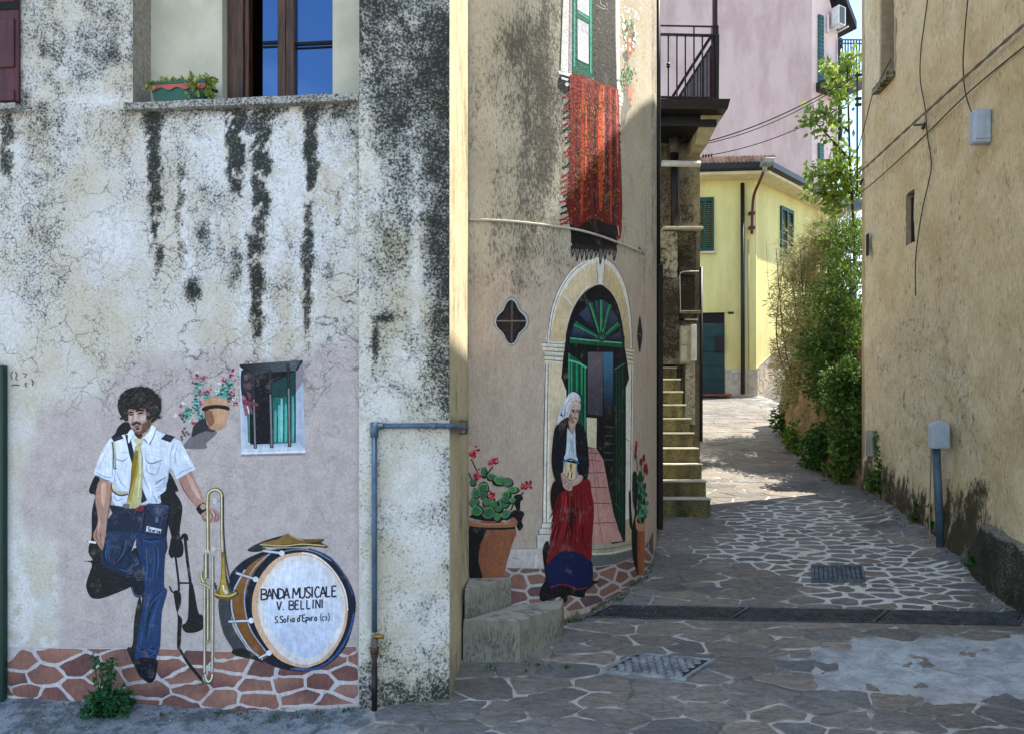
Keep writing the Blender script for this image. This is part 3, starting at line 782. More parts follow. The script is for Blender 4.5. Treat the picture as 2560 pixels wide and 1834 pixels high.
GLYPH = {
 'B': [[(0, 0), (.02, 1)], [(0, 1), (.7, .93), (.75, .62), (.05, .52)], [(.05, .52), (.8, .45), (.85, .08), (0, 0)]],
 'A': [[(0, 0), (.42, 1)], [(.42, 1), (.85, 0)], [(.15, .36), (.72, .36)]], 'N': [[(0, 0), (.05, 1)], [(.05, 1), (.75, .02)], [(.75, .02), (.8, 1)]],
 'D': [[(.05, 0), (.02, 1)], [(.02, 1), (.75, .8), (.8, .25), (.05, 0)]], 'M': [[(0, 0), (.1, 1)], [(.1, 1), (.5, .3)], [(.5, .3), (.95, 1)], [(.95, 1), (1.05, 0)]],
 'U': [[(0, 1), (.02, .25), (.35, 0), (.7, .22), (.75, 1)]], 'S': [[(.75, .88), (.4, 1), (.08, .8), (.35, .53), (.72, .3), (.4, .0), (0, .12)]],
 'I': [[(.1, 0), (.12, 1)]], 'C': [[(.75, .85), (.4, 1), (.05, .55), (.3, .02), (.75, .1)]], 'L': [[(.05, 1), (.02, 0)], [(.02, 0), (.65, .04)]],
 'E': [[(.05, 1), (.02, 0)], [(.05, 1), (.7, .98)], [(.05, .53), (.6, .53)], [(.02, 0), (.72, .03)]], 'V': [[(0, 1), (.38, 0)], [(.38, 0), (.85, 1)]],
 '.': [[(.1, 0), (.2, .12)]], 'o': [[(.35, .6), (.05, .3), (.35, 0), (.65, .3), (.35, .6)]], 'f': [[(.6, .95), (.3, .9), (.25, 0)], [(.05, .55), (.55, .55)]],
 'i': [[(.15, 0), (.15, .55)], [(.15, .75), (.16, .8)]], 'a': [[(.6, .55), (.2, .55), (.08, .2), (.3, 0), (.58, .25)], [(.6, .6), (.62, 0)]],
 'd': [[(.58, .5), (.2, .55), (.08, .2), (.3, 0), (.58, .2)], [(.6, 1), (.6, 0)]], "'": [[(.15, 1), (.08, .78)]], 'p': [[(.08, .6), (.08, -.35)], [(.08, .5), (.5, .6), (.6, .25), (.1, .05)]],
 'r': [[(.1, .6), (.1, 0)], [(.1, .35), (.3, .6), (.55, .55)]], '(': [[(.35, 1.1), (.08, .5), (.35, -.2)]], ')': [[(.08, 1.1), (.35, .5), (.08, -.2)]],
 'c': [[(.6, .5), (.2, .6), (.08, .2), (.35, 0), (.62, .1)]], 's': [[(.5, .55), (.15, .5), (.5, .2), (.1, 0)]], 'z': [[(.08, .55), (.55, .55)], [(.55, .55), (.08, 0)], [(.08, 0), (.6, 0)]]}
A = Art(left_map)
rnd = random.Random(3); random.seed(3)
# ---- painted band of stones along the foot of the wall
A.begin('painted_stone_band', 450, 1690, 'painted band of brick-red stones with white joints along the foot of the wall')
A.part('joint_ground')
A.crop(0, 0, 1)
band_top = [(18, 1616), (120, 1617), (240, 1619), (380, 1618), (560, 1626), (700, 1622), (897, 1612)]
foot = [(897, 1757), (794, 1764), (680, 1773), (561, 1779), (450, 1778), (370, 1774), (280, 1768), (200, 1757), (106, 1748), (18, 1737)]
A.poly('#c3bcbb', band_top+foot, 0)
A.part('painted_stone')
sites_ = []
for it in range(900):
    x, y = rnd.uniform(-40, 960), rnd.uniform(1590, 1830); rq = rnd.uniform(34, 74)
    if all(((x-a)/1.45)**2+((y-b)/.85)**2 < 1e9 and math.hypot((x-a)/1.7, (y-b)/.75) > rq for a, b in sites_): sites_.append((x, y))
sc_sites = [(x/1.5, y/.8) for x, y in sites_]
tones = ['#8f6356', '#7b534b', '#9a7060', '#6a4644', '#835a50', '#94695a', '#704c49']
def ytop(x):
    for (a, ya), (b, yb) in zip(band_top, band_top[1:]):
        if a <= x <= b: return ya+(yb-ya)*(x-a)/(b-a)
    return band_top[0][1] if x < 18 else band_top[-1][1]
ft = foot[::-1]
def yfoot(x):
    for (a, ya), (b, yb) in zip(ft, ft[1:]):
        if a <= x <= b: return ya+(yb-ya)*(x-a)/(b-a)
    return ft[0][1] if x < 18 else ft[-1][1]
for i, c_ in enumerate(voronoi(sc_sites, 160)):
    if len(c_) < 3: continue
    ring = inset([(x*1.5, y*.8) for x, y in c_], rnd.uniform(2.2, 5.))
    if len(ring) < 3: continue
    ring = [(x+fbm(x*.05, y*.05, i)*5, y+fbm(x*.05, y*.05, i+9)*4) for x, y in rough_ring(ring, 14, 0, i, .12)]
    ring = [(min(895, max(19, x)), y) for x, y in ring]
    ring = [(x, min(yfoot(x)-1, max(ytop(x)+2, y))) for x, y in ring]
    ys_ = [p[1] for p in ring]; xs_ = [p[0] for p in ring]
    if max(ys_)-min(ys_) < 6 or max(xs_)-min(xs_) < 8: continue
    A.part('painted_stone'); t1 = rnd.choice(tones); t2 = rnd.choice(tones); A.step = 16
    A.poly(t1, ring, 0, t2, (rnd.uniform(-1, 1), 1))
A.flush()
# ---- hanging flower pot
A.begin('painted_hanging_pot', 540, 1040, 'painted terracotta pot with black ring and trailing pink flowers beside the barred window')
A.crop(420, 910, .1292)
A.part('painted_shadow', 'stuff')
A.poly('#6f6b6d', [(500, 1200), (700, 1010), (760, 1160), (930, 1280), (920, 1360), (740, 1520), (730, 1625), (330, 1625), (300, 1560), (430, 1400)], 4)
A.poly('#2b2b30', [(500, 1190), (700, 1010), (760, 1160), (900, 1270), (860, 1310), (740, 1290), (620, 1330), (470, 1400), (480, 1280)], 4)
for _ in range(60):
    x, y = rnd.uniform(380, 850), rnd.uniform(1280, 1600); A.line(rnd.choice(['#4c4b50', '#8d898b', '#3a393f']), 9, [(x, y), (x+rnd.uniform(-70, -20), y+rnd.uniform(20, 70))], 0, 1.)
for (x, y) in ((285, 1290), (320, 1240), (330, 1370), (400, 1350), (260, 1400), (270, 1450), (360, 1310), (300, 1330)): A.ell('#5a585a', x, y, 26)
A.part('pot')
A.poly('#b98a66', [(735, 640), (900, 635), (1080, 665), (1190, 740), (1180, 830), (1150, 1000), (1110, 1170), (1050, 1240), (920, 1270), (830, 1240), (780, 1180), (730, 1040), (690, 900), (700, 740)], 3, '#c79a78', (1, 0))
A.poly('#8a5d45', [(695, 900), (840, 900), (900, 1100), (860, 1180), (800, 1190), (740, 1050)], 3)
A.poly('#b58a6c', [(850, 1200), (960, 1150), (1090, 1180), (1040, 1240), (930, 1265)], 3)
for _ in range(30):
    x, y = rnd.uniform(720, 860), rnd.uniform(920, 1130); A.line('#6d4636', 6, [(x, y), (x+60, y+rnd.uniform(20, 60))], 0, 1.)
for _ in range(14):
    x = rnd.uniform(960, 1110); A.line('#d9b08c', 7, [(x, 900), (x-10, 1120)], 0, 1.)
A.poly('#17181b', [(665, 850), (760, 800), (960, 780), (1120, 800), (1195, 840), (1170, 890), (1080, 865), (950, 850), (800, 870), (680, 925)], 3)
A.part('leaves', 'stuff')
for (cx_, cy_, rx, ry, n) in ((590, 400, 60, 70, 22), (620, 590, 120, 60, 34), (530, 720, 70, 70, 24), (370, 980, 120, 110, 52), (560, 820, 90, 80, 26), (640, 980, 70, 90, 18), (1090, 500, 110, 110, 46), (1160, 350, 90, 70, 26), (1170, 630, 140, 70, 34), (960, 560, 70, 60, 20), (720, 640, 60, 50, 14)):
    for _ in range(n):
        A.ell(rnd.choice(['#3f8578', '#5aa596', '#2a5a55', '#1d3f42', '#77b3a6', '#9cc3bb']), rnd.gauss(cx_, rx*.5), rnd.gauss(cy_, ry*.5), rnd.uniform(14, 36), rnd.uniform(12, 28), 7, .3)
A.part('flowers', 'stuff')
for (x, y) in ((565, 205), (680, 265), (495, 350), (770, 520), (650, 560), (250, 820), (230, 960), (480, 1140), (630, 740), (1250, 135), (1195, 205), (1250, 290), (1265, 525), (1320, 770), (1230, 680), (1090, 305)):
    for _ in range(6): A.ell(rnd.choice(['#9c2145', '#b83a5c', '#7a1c3a', '#d88aa5', '#a62d3c']), x+rnd.gauss(0, 22), y+rnd.gauss(0, 22), rnd.uniform(14, 30), rnd.uniform(12, 26), 7, .3)
for (x, y) in ((150, 985), (975, 520), (275, 760), (440, 1090), (1000, 370), (1270, 690), (560, 170), (1330, 620)):
    for _ in range(5): A.ell('#d9dce2', x+rnd.gauss(0, 20), y+rnd.gauss(0, 20), rnd.uniform(10, 24), rnd.uniform(10, 20), 7, .3)
A.flush()
# ---- small barred window
A.begin('painted_barred_window', 680, 1015, 'painted little barred window with teal curtain and white surround')
A.crop(570, 880, .1723)
A.part('surround')
A.poly('#8f858a', [(190, 1480), (1125, 1455), (1118, 1490), (190, 1510)], 0)
A.poly('#c3ccd6', [(165, 185), (1085, 115), (1120, 1400), (1130, 1455), (190, 1480), (195, 1400)], 0)
A.poly('#a9b4c4', [(980, 600), (1090, 430), (1110, 1390), (985, 1310)], 0); A.poly('#b7c2d0', [(180, 610), (275, 700), (300, 1310), (215, 1430)], 0)
A.poly('#9fadc0', [(300, 1330), (985, 1310), (1100, 1400), (225, 1430)], 0, '#cfd8e2'); A.line('#dfe6ee', 34, [(190, 1463), (1128, 1436)], 0)
A.poly('#20262a', [(165, 180), (1085, 115), (985, 260), (340, 320)], 0, '#4d5658', (1, -.2)); A.poly('#8b8589', [(985, 260), (1085, 130), (1095, 420), (985, 590)], 0)
for _ in range(50):
    x = rnd.uniform(260, 960); y = 190-(x-260)*.08+rnd.uniform(0, 110); A.line(rnd.choice(['#6f787a', '#15191c', '#333b3e']), 9, [(x, y), (x+rnd.uniform(20, 70), y-4)], 0, 1.)
A.line('#0c0f12', 34, [(172, 190), (350, 320)], 0); A.line('#10151a', 26, [(1080, 125), (990, 265)], 0)
A.part('opening')
A.poly('#04060c', [(300, 320), (985, 262), (985, 1310), (325, 1335)], 0)
A.poly('#3f7a6d', [(275, 880), (310, 890), (325, 1310), (295, 1310)], 0)
A.part('curtain')
A.poly('#0d3a38', [(640, 440), (870, 340), (975, 270), (980, 1310), (660, 1320)], 0)
A.poly('#17615a', [(650, 660), (860, 640), (975, 620), (978, 1308), (665, 1312)], 0, '#1d7a70')
for (x, y0, w_, h_) in ((690, 830, 36, '#4f9f98'), (745, 760, 46, '#66b4ae'), (780, 670, 40, '#7cc4be'), (840, 740, 40, '#4fa79c'), (945, 640, 34, '#57a59c'), (715, 900, 20, '#0b3c3c'), (805, 830, 16, '#14544f'), (880, 660, 18, '#0b3331'), (970, 640, 16, '#0b3c38')):
    A.line(h_, w_, [(x, y0), (x+4, 1000), (x, 1300)], 4, .5)
for (x0, x1, y0, y1) in ((365, 398, 330, 1395), (608, 637, 260, 1385), (875, 897, 170, 1370)):
    A.part('bar'); A.line('#0d1013', 50, [(x0, y0), (x1, y1)], 0); A.line('#2a2d30', 26, [(x0, y0), (x0+(x1-x0)*.3, y0+330)], 0); A.line('#77797c', 24, [(x0+(x1-x0)*.32, y0+350), (x1, y1-10)], 0)
A.part('hand')
A.poly('#2a1d24', [(195, 270), (330, 300), (360, 500), (350, 700), (260, 740), (200, 620)], 3)
for pts, cc in (([(230, 330), (280, 330), (285, 410), (240, 400)], '#574049'), ([(270, 450), (330, 450), (335, 540), (285, 520)], '#5d434d'), ([(275, 570), (330, 600), (325, 690), (290, 640)], '#653f4b'), ([(205, 630), (250, 640), (270, 740), (220, 760)], '#a06370'), ([(215, 690), (300, 700), (430, 740), (440, 780), (330, 770), (230, 770)], '#7a3444'), ([(220, 760), (270, 780), (290, 870), (270, 920), (250, 900)], '#8d5560'), ([(290, 770), (330, 780), (360, 860), (345, 900)], '#7e4652')):
    A.poly(cc, pts, 3)
A.flush()
# ---- bass drum
A.begin('painted_bass_drum', 720, 1520, 'painted bass drum lettered for a marching band with cymbals on top')
A.crop(200, 1340, .31746)
A.part('painted_shadow', 'stuff')
A.poly('#26282b', [(1320, 100), (1430, 40), (1600, -10), (1640, 10), (1500, 60), (1440, 110), (1360, 120)], 3)
A.poly('#3a3d41', [(1100, 480), (1180, 500), (1200, 700), (1300, 860), (1340, 930), (1400, 970), (1280, 940), (1200, 920), (1200, 880), (1130, 760), (1095, 600)], 3)
A.poly('#14161a', [(1195, 900), (1300, 880), (1450, 990), (1380, 970), (1240, 940)], 3)
A.part('shell')
A.poly('#121b2b', [(1180, 330), (1220, 250), (1320, 170), (1480, 110), (1700, 90), (1900, 130), (2060, 260), (2160, 450), (2165, 620), (2100, 850), (1980, 990), (1850, 1050), (1700, 1060), (1500, 1010), (1330, 880), (1230, 720), (1180, 560)], 5)
A.poly('#8a5a22', [(1290, 280), (1380, 190), (1490, 135), (1420, 230), (1330, 370), (1300, 520), (1320, 680), (1400, 830), (1480, 920), (1440, 960), (1340, 860), (1250, 720), (1200, 560), (1215, 420)], 4, '#7a4a20', (0, 1))
A.line('#b5c2d2', 12, [(1300, 260), (1210, 430), (1195, 560), (1240, 720), (1340, 880), (1440, 965)], 4)
A.line('#93a2b6', 10, [(1500, 130), (1370, 250), (1305, 400), (1300, 560), (1350, 740), (1480, 920)], 4)
A.line('#0d1422', 30, [(1540, 125), (1400, 270), (1335, 420), (1325, 560), (1380, 740), (1520, 930), (1660, 1030), (1760, 1050)], 5)
A.line('#33518a', 16, [(1660, 1040), (1850, 1040), (2000, 950), (2110, 780), (2160, 600)], 5); A.line('#2f4468', 14, [(1800, 95), (1960, 160), (2080, 300), (2150, 460)], 5)
A.line('#6f86a8', 8, [(1560, 130), (1700, 100), (1850, 120), (1980, 190)], 4)
for a_, b_ in (((1230, 285), (1385, 335)), ((1170, 668), (1350, 660)), ((1410, 955), (1490, 915)), ((1440, 110), (1590, 130))):
    A.line('#3a3f48', 26, [a_, b_], 0); A.line('#c9ccd0', 16, [a_, b_], 0); A.ell('#dfe3ea', b_[0], b_[1], 22)
A.part('drum_head')
A.poly('#d9b18f', [(1720, 125), (1850, 140), (1990, 250), (2090, 420), (2110, 600), (2070, 780), (1960, 950), (1830, 1020), (1720, 1025), (1560, 960), (1430, 800), (1360, 620), (1370, 430), (1450, 270), (1570, 160)], 5)
A.poly('#e2dcda', [(1725, 150), (1850, 165), (1980, 270), (2070, 430), (2090, 600), (2050, 770), (1945, 930), (1830, 1000), (1720, 1000), (1590, 930), (1470, 780), (1410, 620), (1415, 440), (1490, 290), (1600, 180)], 5)
A.poly('#dfe4ee', [(1720, 190), (1840, 200), (1950, 300), (2030, 450), (2050, 600), (2010, 750), (1920, 890), (1820, 950), (1720, 940), (1620, 880), (1520, 760), (1460, 620), (1470, 450), (1540, 310), (1620, 220)], 5, '#c9d3e8')
A.line('#f0f2f6', 9, [(1750, 125), (1870, 160), (1990, 260), (2085, 420), (2110, 580)], 5)
for _ in range(46):
    x, y = rnd.gauss(1770, 140), rnd.gauss(620, 200); A.line(rnd.choice(['#e9edf4', '#cfd7e6', '#d8dfec']), rnd.uniform(16, 36), [(x, y), (x+rnd.uniform(30, 90), y-rnd.uniform(-6, 16))], 0, 1.)
A.part('lettering', 'stuff')
A.text('BANDA MUSICALE', '#2a2630', 13, 1428, 497, 84, 45, -.045)
A.text('V. BELLINI', '#3a3844', 12, 1552, 580, 70, 46, -.05)
A.text("S.Sofia d'Epiro", '#22242e', 9, 1535, 680, 52, 26.5, -.06); A.text('(cs)', '#454a58', 8, 1893, 660, 52, 24, -.06)
A.part('cymbals')
A.poly('#3b2c12', [(1420, 60), (1580, 15), (1640, -30), (1720, 20), (1920, 18), (1900, 45), (1950, 75), (1930, 88), (1800, 75), (1600, 92), (1440, 80)], 2)
A.poly('#8f6f35', [(1425, 50), (1560, 20), (1640, -28), (1730, 25), (1910, 20), (1850, 42), (1650, 58), (1500, 66)], 2, '#6b4f26', (1, 0)); A.line('#cdbf94', 8, [(1420, 62), (1600, 72), (1760, 58), (1930, 72)], 4); A.line('#b8a873', 7, [(1440, 82), (1650, 86), (1850, 80)], 4); A.line('#b7a468', 6, [(1640, -26), (1690, 8), (1760, 30)], 3)
A.flush()
# ---- the bandsman
A.begin('painted_bandsman', 360, 1690, 'painted bandsman in white shirt and gold tie leaning with one foot up the wall')
A.part('painted_shadow', 'stuff')
A.crop(200, 940, .2708)
K = '#121517'
A.poly(K, [(330, 520), (350, 470), (410, 420), (470, 440), (500, 520), (470, 600), (300, 570)], 3)
A.poly(K, [(150, 905), (85, 1040), (100, 1080), (140, 1100), (110, 1250), (108, 1480), (80, 1625), (210, 1640), (240, 1300), (200, 1000)], 3)
A.poly(K, [(820, 880), (880, 980), (908, 1055), (880, 1070), (930, 1150), (945, 1240), (920, 1440), (955, 1560), (940, 1660), (850, 1660), (840, 1560), (850, 1500), (810, 1350), (740, 1100), (780, 1000)], 3)
A.crop(200, 1340, .31746)
A.poly(K, [(85, 50), (70, 130), (100, 185), (20, 192), (95, 212), (60, 330), (50, 400), (80, 470), (130, 490), (220, 470), (410, 390), (470, 330), (480, 120), (430, 90), (380, 130), (200, 100)], 4)
A.poly(K, [(725, -10), (775, -10), (805, 60), (805, 110), (785, 140), (745, 150), (722, 172), (698, 130), (705, 80)], 4)
A.poly('#1c2022', [(470, 470), (490, 600), (470, 800), (470, 980), (480, 1110), (430, 1020), (375, 900), (380, 870), (415, 850), (430, 640)], 4)
A.line(K, 16, [(752, 150), (780, 390), (770, 440)], 3); A.line(K, 22, [(825, -10), (845, 180), (872, 380), (890, 520)], 4); A.line(K, 14, [(785, 365), (862, 365)], 0)
A.line(K, 20, [(800, 20), (812, -12), (836, -12), (846, 30)], 3); A.poly(K, [(860, 380), (890, 380), (930, 590), (965, 620), (970, 720), (900, 755), (830, 750), (805, 700), (850, 640)], 4)
A.poly(K, [(740, 430), (790, 440), (795, 530), (770, 600), (805, 650), (800, 720), (790, 870), (765, 870), (770, 640), (755, 560)], 3); A.line(K, 12, [(705, 390), (725, 430), (760, 450)], 3)
A.line(K, 26, [(778, 870), (850, 990), (930, 1090), (985, 1160)], 4, .5)
A.part('trousers')
A.crop(200, 940, .2708)
A.poly('#14233a', [(275, 1185), (430, 1205), (600, 1220), (640, 1180), (820, 1185), (800, 1480), (790, 1640), (540, 1640), (520, 1490), (480, 1600), (440, 1650), (205, 1650), (215, 1480), (245, 1330), (300, 1260)], 2)
A.crop(200, 1340, .31746)
A.poly('#1a304e', [(190, -30), (450, -30), (400, 60), (370, 115), (450, 150), (475, 200), (495, 315), (350, 312), (270, 272), (200, 240), (165, 190), (170, 80)], 3, '#142640')
A.poly('#163056', [(450, -30), (665, -30), (675, 60), (662, 370), (688, 430), (645, 600), (632, 860), (602, 960), (600, 1000), (450, 985), (440, 900), (478, 640), (500, 420), (480, 200)], 3, '#1d3a63', (.3, 1))
dk, lt, md = '#0a1322', '#3d5f8c', '#2a4a76'
for pts in ([(450, -10), (470, 20), (560, 25), (660, 10)], [(200, 60), (190, 150), (215, 210)], [(340, 30), (330, 120), (270, 220)], [(400, 80), (330, 180), (250, 240)], [(380, 130), (400, 190), (360, 250)], [(480, 190), (500, 420), (480, 640)], [(600, 470), (540, 640), (520, 800)], [(640, 430), (560, 520), (510, 640)], [(460, 860), (520, 900), (600, 870)], [(470, 930), (540, 920), (600, 940)], [(300, 280), (380, 300), (480, 310)]): A.line(dk, 13, pts, 4, .8)
for pts in ([(230, 30), (205, 120), (215, 190)], [(370, 20), (350, 110), (290, 210)], [(440, 160), (460, 210), (390, 230)], [(430, 210), (380, 270), (300, 250)], [(610, 60), (620, 200), (600, 330)], [(520, 60), (530, 240), (520, 380)], [(670, 420), (600, 480), (540, 560)], [(600, 560), (560, 680), (540, 820)], [(500, 700), (480, 820), (470, 900)], [(480, 905), (540, 890), (590, 905)], [(540, 935), (580, 925), (598, 900)], [(420, 170), (440, 190), (450, 230)]): A.line(lt, 7, pts, 4, .9)
for pts in ([(250, 20), (225, 110), (240, 200)], [(580, 60), (585, 220), (570, 360)], [(640, 470), (590, 600), (570, 760)], [(560, 420), (530, 560), (510, 700)], [(480, 20), (560, 40), (640, 30)]): A.line(md, 14, pts, 4, .9)
A.part('shoe')
A.poly('#0d1220', [(405, 350), (500, 325), (500, 460), (450, 478), (415, 440)], 3); A.line('#48618a', 8, [(412, 400), (425, 445), (460, 468), (490, 462)], 3); A.line('#2b4166', 8, [(440, 345), (490, 340)], 0)
A.part('shoe'); A.poly('#0a0e1c', [(455, 960), (602, 965), (607, 1050), (592, 1120), (552, 1152), (510, 1132), (462, 1080)], 3); A.line('#52657f', 6, [(540, 1100), (565, 1108), (580, 1096)], 3); A.line('#2c3c58', 6, [(480, 1040), (520, 1036)], 0); A.line('#22304c', 7, [(470, 1070), (500, 1120), (540, 1140)], 3)
A.part('arm')
A.crop(200, 940, .2708)
A.poly('#a67f6d', [(190, 945), (300, 970), (282, 1200), (252, 1330), (238, 1460), (212, 1592), (190, 1585), (160, 1540), (130, 1500), (125, 1450), (160, 1370), (165, 1280), (142, 1120)], 3, '#b58d7c', (1, .3))
A.poly('#cfa891', [(205, 985), (245, 1000), (228, 1180), (205, 1180), (195, 1080)], 3); A.line('#7d5a4c', 10, [(285, 1010), (278, 1180), (245, 1340)], 3, .7); A.line('#7a5648', 8, [(170, 1390), (150, 1470), (190, 1560)], 3, .7); A.line('#6b473c', 6, [(190, 1440), (195, 1530), (210, 1590)], 3); A.line('#d6b29c', 12, [(185, 1280), (180, 1370), (160, 1440)], 3, .8)
A.part('cigarette'); A.line('#e6e6e4', 20, [(66, 1518), (150, 1533)], 0); A.line('#8f8f94', 18, [(62, 1518), (80, 1521)], 0)
A.part('arm'); A.poly('#a27767', [(915, 925), (1015, 865), (1060, 950), (1130, 1090), (1170, 1190), (1120, 1240), (1070, 1200), (1010, 1120), (940, 1020)], 3, '#b68f80', (1, 0))
A.poly('#c9a594', [(985, 900), (1030, 930), (1090, 1060), (1120, 1140), (1080, 1110), (1020, 1010)], 3); A.line('#6b493e', 9, [(925, 960), (960, 1050), (1040, 1160)], 3, .7)
A.poly('#1b191b', [(1072, 1215), (1135, 1162), (1168, 1190), (1172, 1250), (1120, 1282)], 2); A.ell('#b59a86', 1138, 1200, 26, 28)
A.poly('#b08c84', [(1120, 1270), (1200, 1215), (1250, 1225), (1292, 1270), (1287, 1320), (1255, 1342), (1200, 1347), (1150, 1340), (1122, 1310)], 3)
A.lines('#4a332f', 6, [[(1200, 1240), (1225, 1290), (1205, 1340)], [(1235, 1232), (1255, 1280), (1240, 1335)], [(1262, 1262), (1280, 1300), (1262, 1335)], [(1130, 1275), (1150, 1320), (1190, 1345)]], smooth=3); A.line('#d3b5ab', 9, [(1215, 1240), (1245, 1285)], 0); A.line('#d3b5ab', 8, [(1150, 1300), (1180, 1280)], 0)
A.part('shirt')
A.poly('#dde4f0', [(300, 560), (440, 530), (470, 490), (680, 450), (705, 490), (760, 520), (880, 575), (930, 600), (1000, 720), (1062, 830), (1068, 860), (1030, 872), (900, 948), (885, 920), (838, 838), (820, 900), (800, 1000), (790, 1055), (720, 1110), (748, 1140), (735, 1172), (610, 1172), (470, 1195), (330, 1190), (298, 1100), (310, 980), (290, 978), (150, 912), (135, 868), (200, 700), (255, 612)], 2, '#cfd9ea', (.4, 1))
sh, sh2 = '#98a6bd', '#6d7b93'
for pts in ([(150, 880), (220, 920), (300, 935)], [(300, 640), (305, 760), (300, 920)], [(885, 915), (960, 870), (1050, 835)], [(870, 610), (835, 720), (840, 835)], [(905, 640), (880, 720), (890, 800)], [(330, 705), (435, 698)], [(330, 770), (335, 860)], [(605, 712), (765, 745)], [(605, 715), (612, 770), (655, 800), (765, 765)], [(612, 790), (620, 870), (660, 898), (715, 895), (750, 790)], [(650, 810), (655, 850)], [(390, 780), (395, 855)], [(580, 870), (600, 960), (640, 1040)], [(700, 980), (770, 940), (805, 925)], [(690, 1030), (760, 1005), (795, 985)], [(345, 880), (380, 980), (430, 1020)], [(320, 930), (340, 1020), (380, 1050)], [(200, 760), (180, 850)], [(230, 700), (215, 790)], [(960, 690), (1000, 780)], [(660, 560), (650, 630), (620, 600)], [(570, 690), (580, 780), (578, 860)], [(700, 1060), (740, 1050), (770, 1060)]): A.line(sh, 10, pts, 4, .7)
for pts in ([(330, 755), (395, 780), (450, 745)], [(610, 770), (660, 806), (762, 770)], [(150, 905), (230, 950), (300, 970)], [(690, 1000), (720, 975), (800, 930)], [(680, 1100), (700, 1130), (710, 1170)], [(330, 860), (320, 960)], [(830, 830), (815, 900)], [(310, 1100), (350, 1145), (400, 1120)]): A.line(sh2, 9, pts, 3, .7)
A.poly('#b4c0d4', [(820, 900), (800, 1000), (760, 1040), (700, 1060), (760, 990)], 3); A.poly('#b9c5d8', [(300, 960), (345, 990), (380, 1060), (320, 1060)], 3)
for pts in ([(180, 800), (240, 680), (280, 620)], [(920, 650), (1000, 780), (1040, 840)], [(650, 650), (720, 680), (790, 660)], [(620, 950), (660, 1060), (640, 1130)], [(350, 640), (400, 640)], [(700, 830), (690, 880)]): A.line('#f2f5fa', 16, pts, 3, .8)
A.poly('#1e2233', [(288, 556), (385, 540), (405, 572), (315, 602)], 0); A.poly('#1e2233', [(795, 530), (877, 555), (838, 608), (748, 577)], 0); A.line('#3b4160', 8, [(320, 575), (385, 560)], 0); A.line('#3b4160', 8, [(790, 560), (840, 575)], 0)
A.part('shoulder_strap', 'stuff')
A.poly('#0c1a2a', [(418, 532), (465, 550), (500, 700), (482, 800), (458, 720)], 0); A.poly('#123040', [(565, 1000), (622, 1140), (570, 1172), (556, 1100)], 0)
A.part('braid', 'stuff')
A.line('#4a4636', 26, [(305, 600), (322, 700), (318, 800), (328, 855)], 3); A.line('#cfc9a4', 15, [(312, 602), (326, 700), (320, 800), (328, 845)], 3)
for i in range(12): A.line('#5c5640', 4, [(306+i*.8, 615+i*20), (328+i*.5, 627+i*20)], 0)
A.line('#4a4636', 30, [(305, 985), (310, 1050), (370, 1088), (445, 1078)], 3); A.line('#cfc9a4', 20, [(308, 985), (318, 1045), (372, 1078), (442, 1070)], 3)
for i in range(9): A.line('#6d6648', 4, [(325+i*14, 1050+i*3.2-i*i*.25), (336+i*14, 1080+i*2.5-i*i*.25)], 0)
A.part('tie')
A.poly('#c9c49a', [(500, 568), (592, 575), (572, 612), (548, 642), (520, 622)], 2); A.poly('#bdb67e', [(520, 640), (562, 640), (582, 850), (577, 1000), (562, 1180), (490, 1232), (435, 1170), (470, 1000), (487, 800)], 2)
A.poly('#86700f', [(515, 690), (540, 700), (525, 860), (490, 1000), (448, 1150), (470, 1000), (487, 800)], 3); A.poly('#a08d32', [(530, 800), (545, 830), (510, 1000), (470, 1150), (455, 1140), (500, 980)], 3); A.line('#d9d5b4', 16, [(560, 700), (560, 900), (540, 1120)], 3, .7); A.line('#5a4a14', 7, [(520, 640), (487, 800), (470, 1000), (436, 1168)], 3, .6); A.line('#6a5f30', 6, [(545, 640), (572, 612)], 0)
A.part('belt')
A.poly('#20222b', [(275, 1188), (400, 1200), (470, 1215), (600, 1215), (600, 1235), (440, 1228), (280, 1212)], 0); A.ell('#6e6a68', 432, 1193, 34, 24); A.poly('#6d2438', [(530, 1205), (600, 1185), (598, 1240), (520, 1236)], 2)
A.part('satchel')
A.poly('#131b2e', [(598, 1195), (640, 1168), (822, 1188), (828, 1205), (788, 1478), (600, 1452), (543, 1420)], 1); A.poly('#1d2840', [(625, 1240), (818, 1250), (782, 1468), (590, 1440)], 1); A.poly('#253351', [(627, 1172), (826, 1190), (815, 1255), (722, 1308), (642, 1250)], 2); A.line('#0a0f1c', 9, [(632, 1235), (660, 1275), (722, 1312), (800, 1275), (820, 1230)], 3); A.line('#46587a', 6, [(640, 1180), (820, 1196)], 0); A.line('#46587a', 6, [(590, 1260), (560, 1420)], 0); A.line('#3a4a6c', 16, [(722, 1190), (718, 1300)], 0); A.rect('#5a6a86', 700, 1300, 728, 1345); A.line('#2f3f60', 12, [(760, 1300), (745, 1380)], 0)
A.poly('#ccd4de', [(620, 1378), (757, 1408), (747, 1450), (614, 1428)], 0); A.text('Scorza', '#12161f', 8, 632, 1424, 34, 19.5, .2)
A.crop(270, 950, .12308)
A.part('head')
A.poly('#b8998a', [(680, 1100), (880, 860), (900, 960), (760, 1140), (660, 1180), (560, 1090)], 2); A.poly('#14110f', [(540, 1040), (700, 1080), (680, 1180), (600, 1160)], 3)
A.poly('#b2917f', [(400, 600), (520, 540), (760, 560), (870, 660), (890, 780), (892, 900), (800, 1020), (720, 1080), (620, 1090), (560, 1060), (490, 990), (440, 870), (405, 740)], 3)
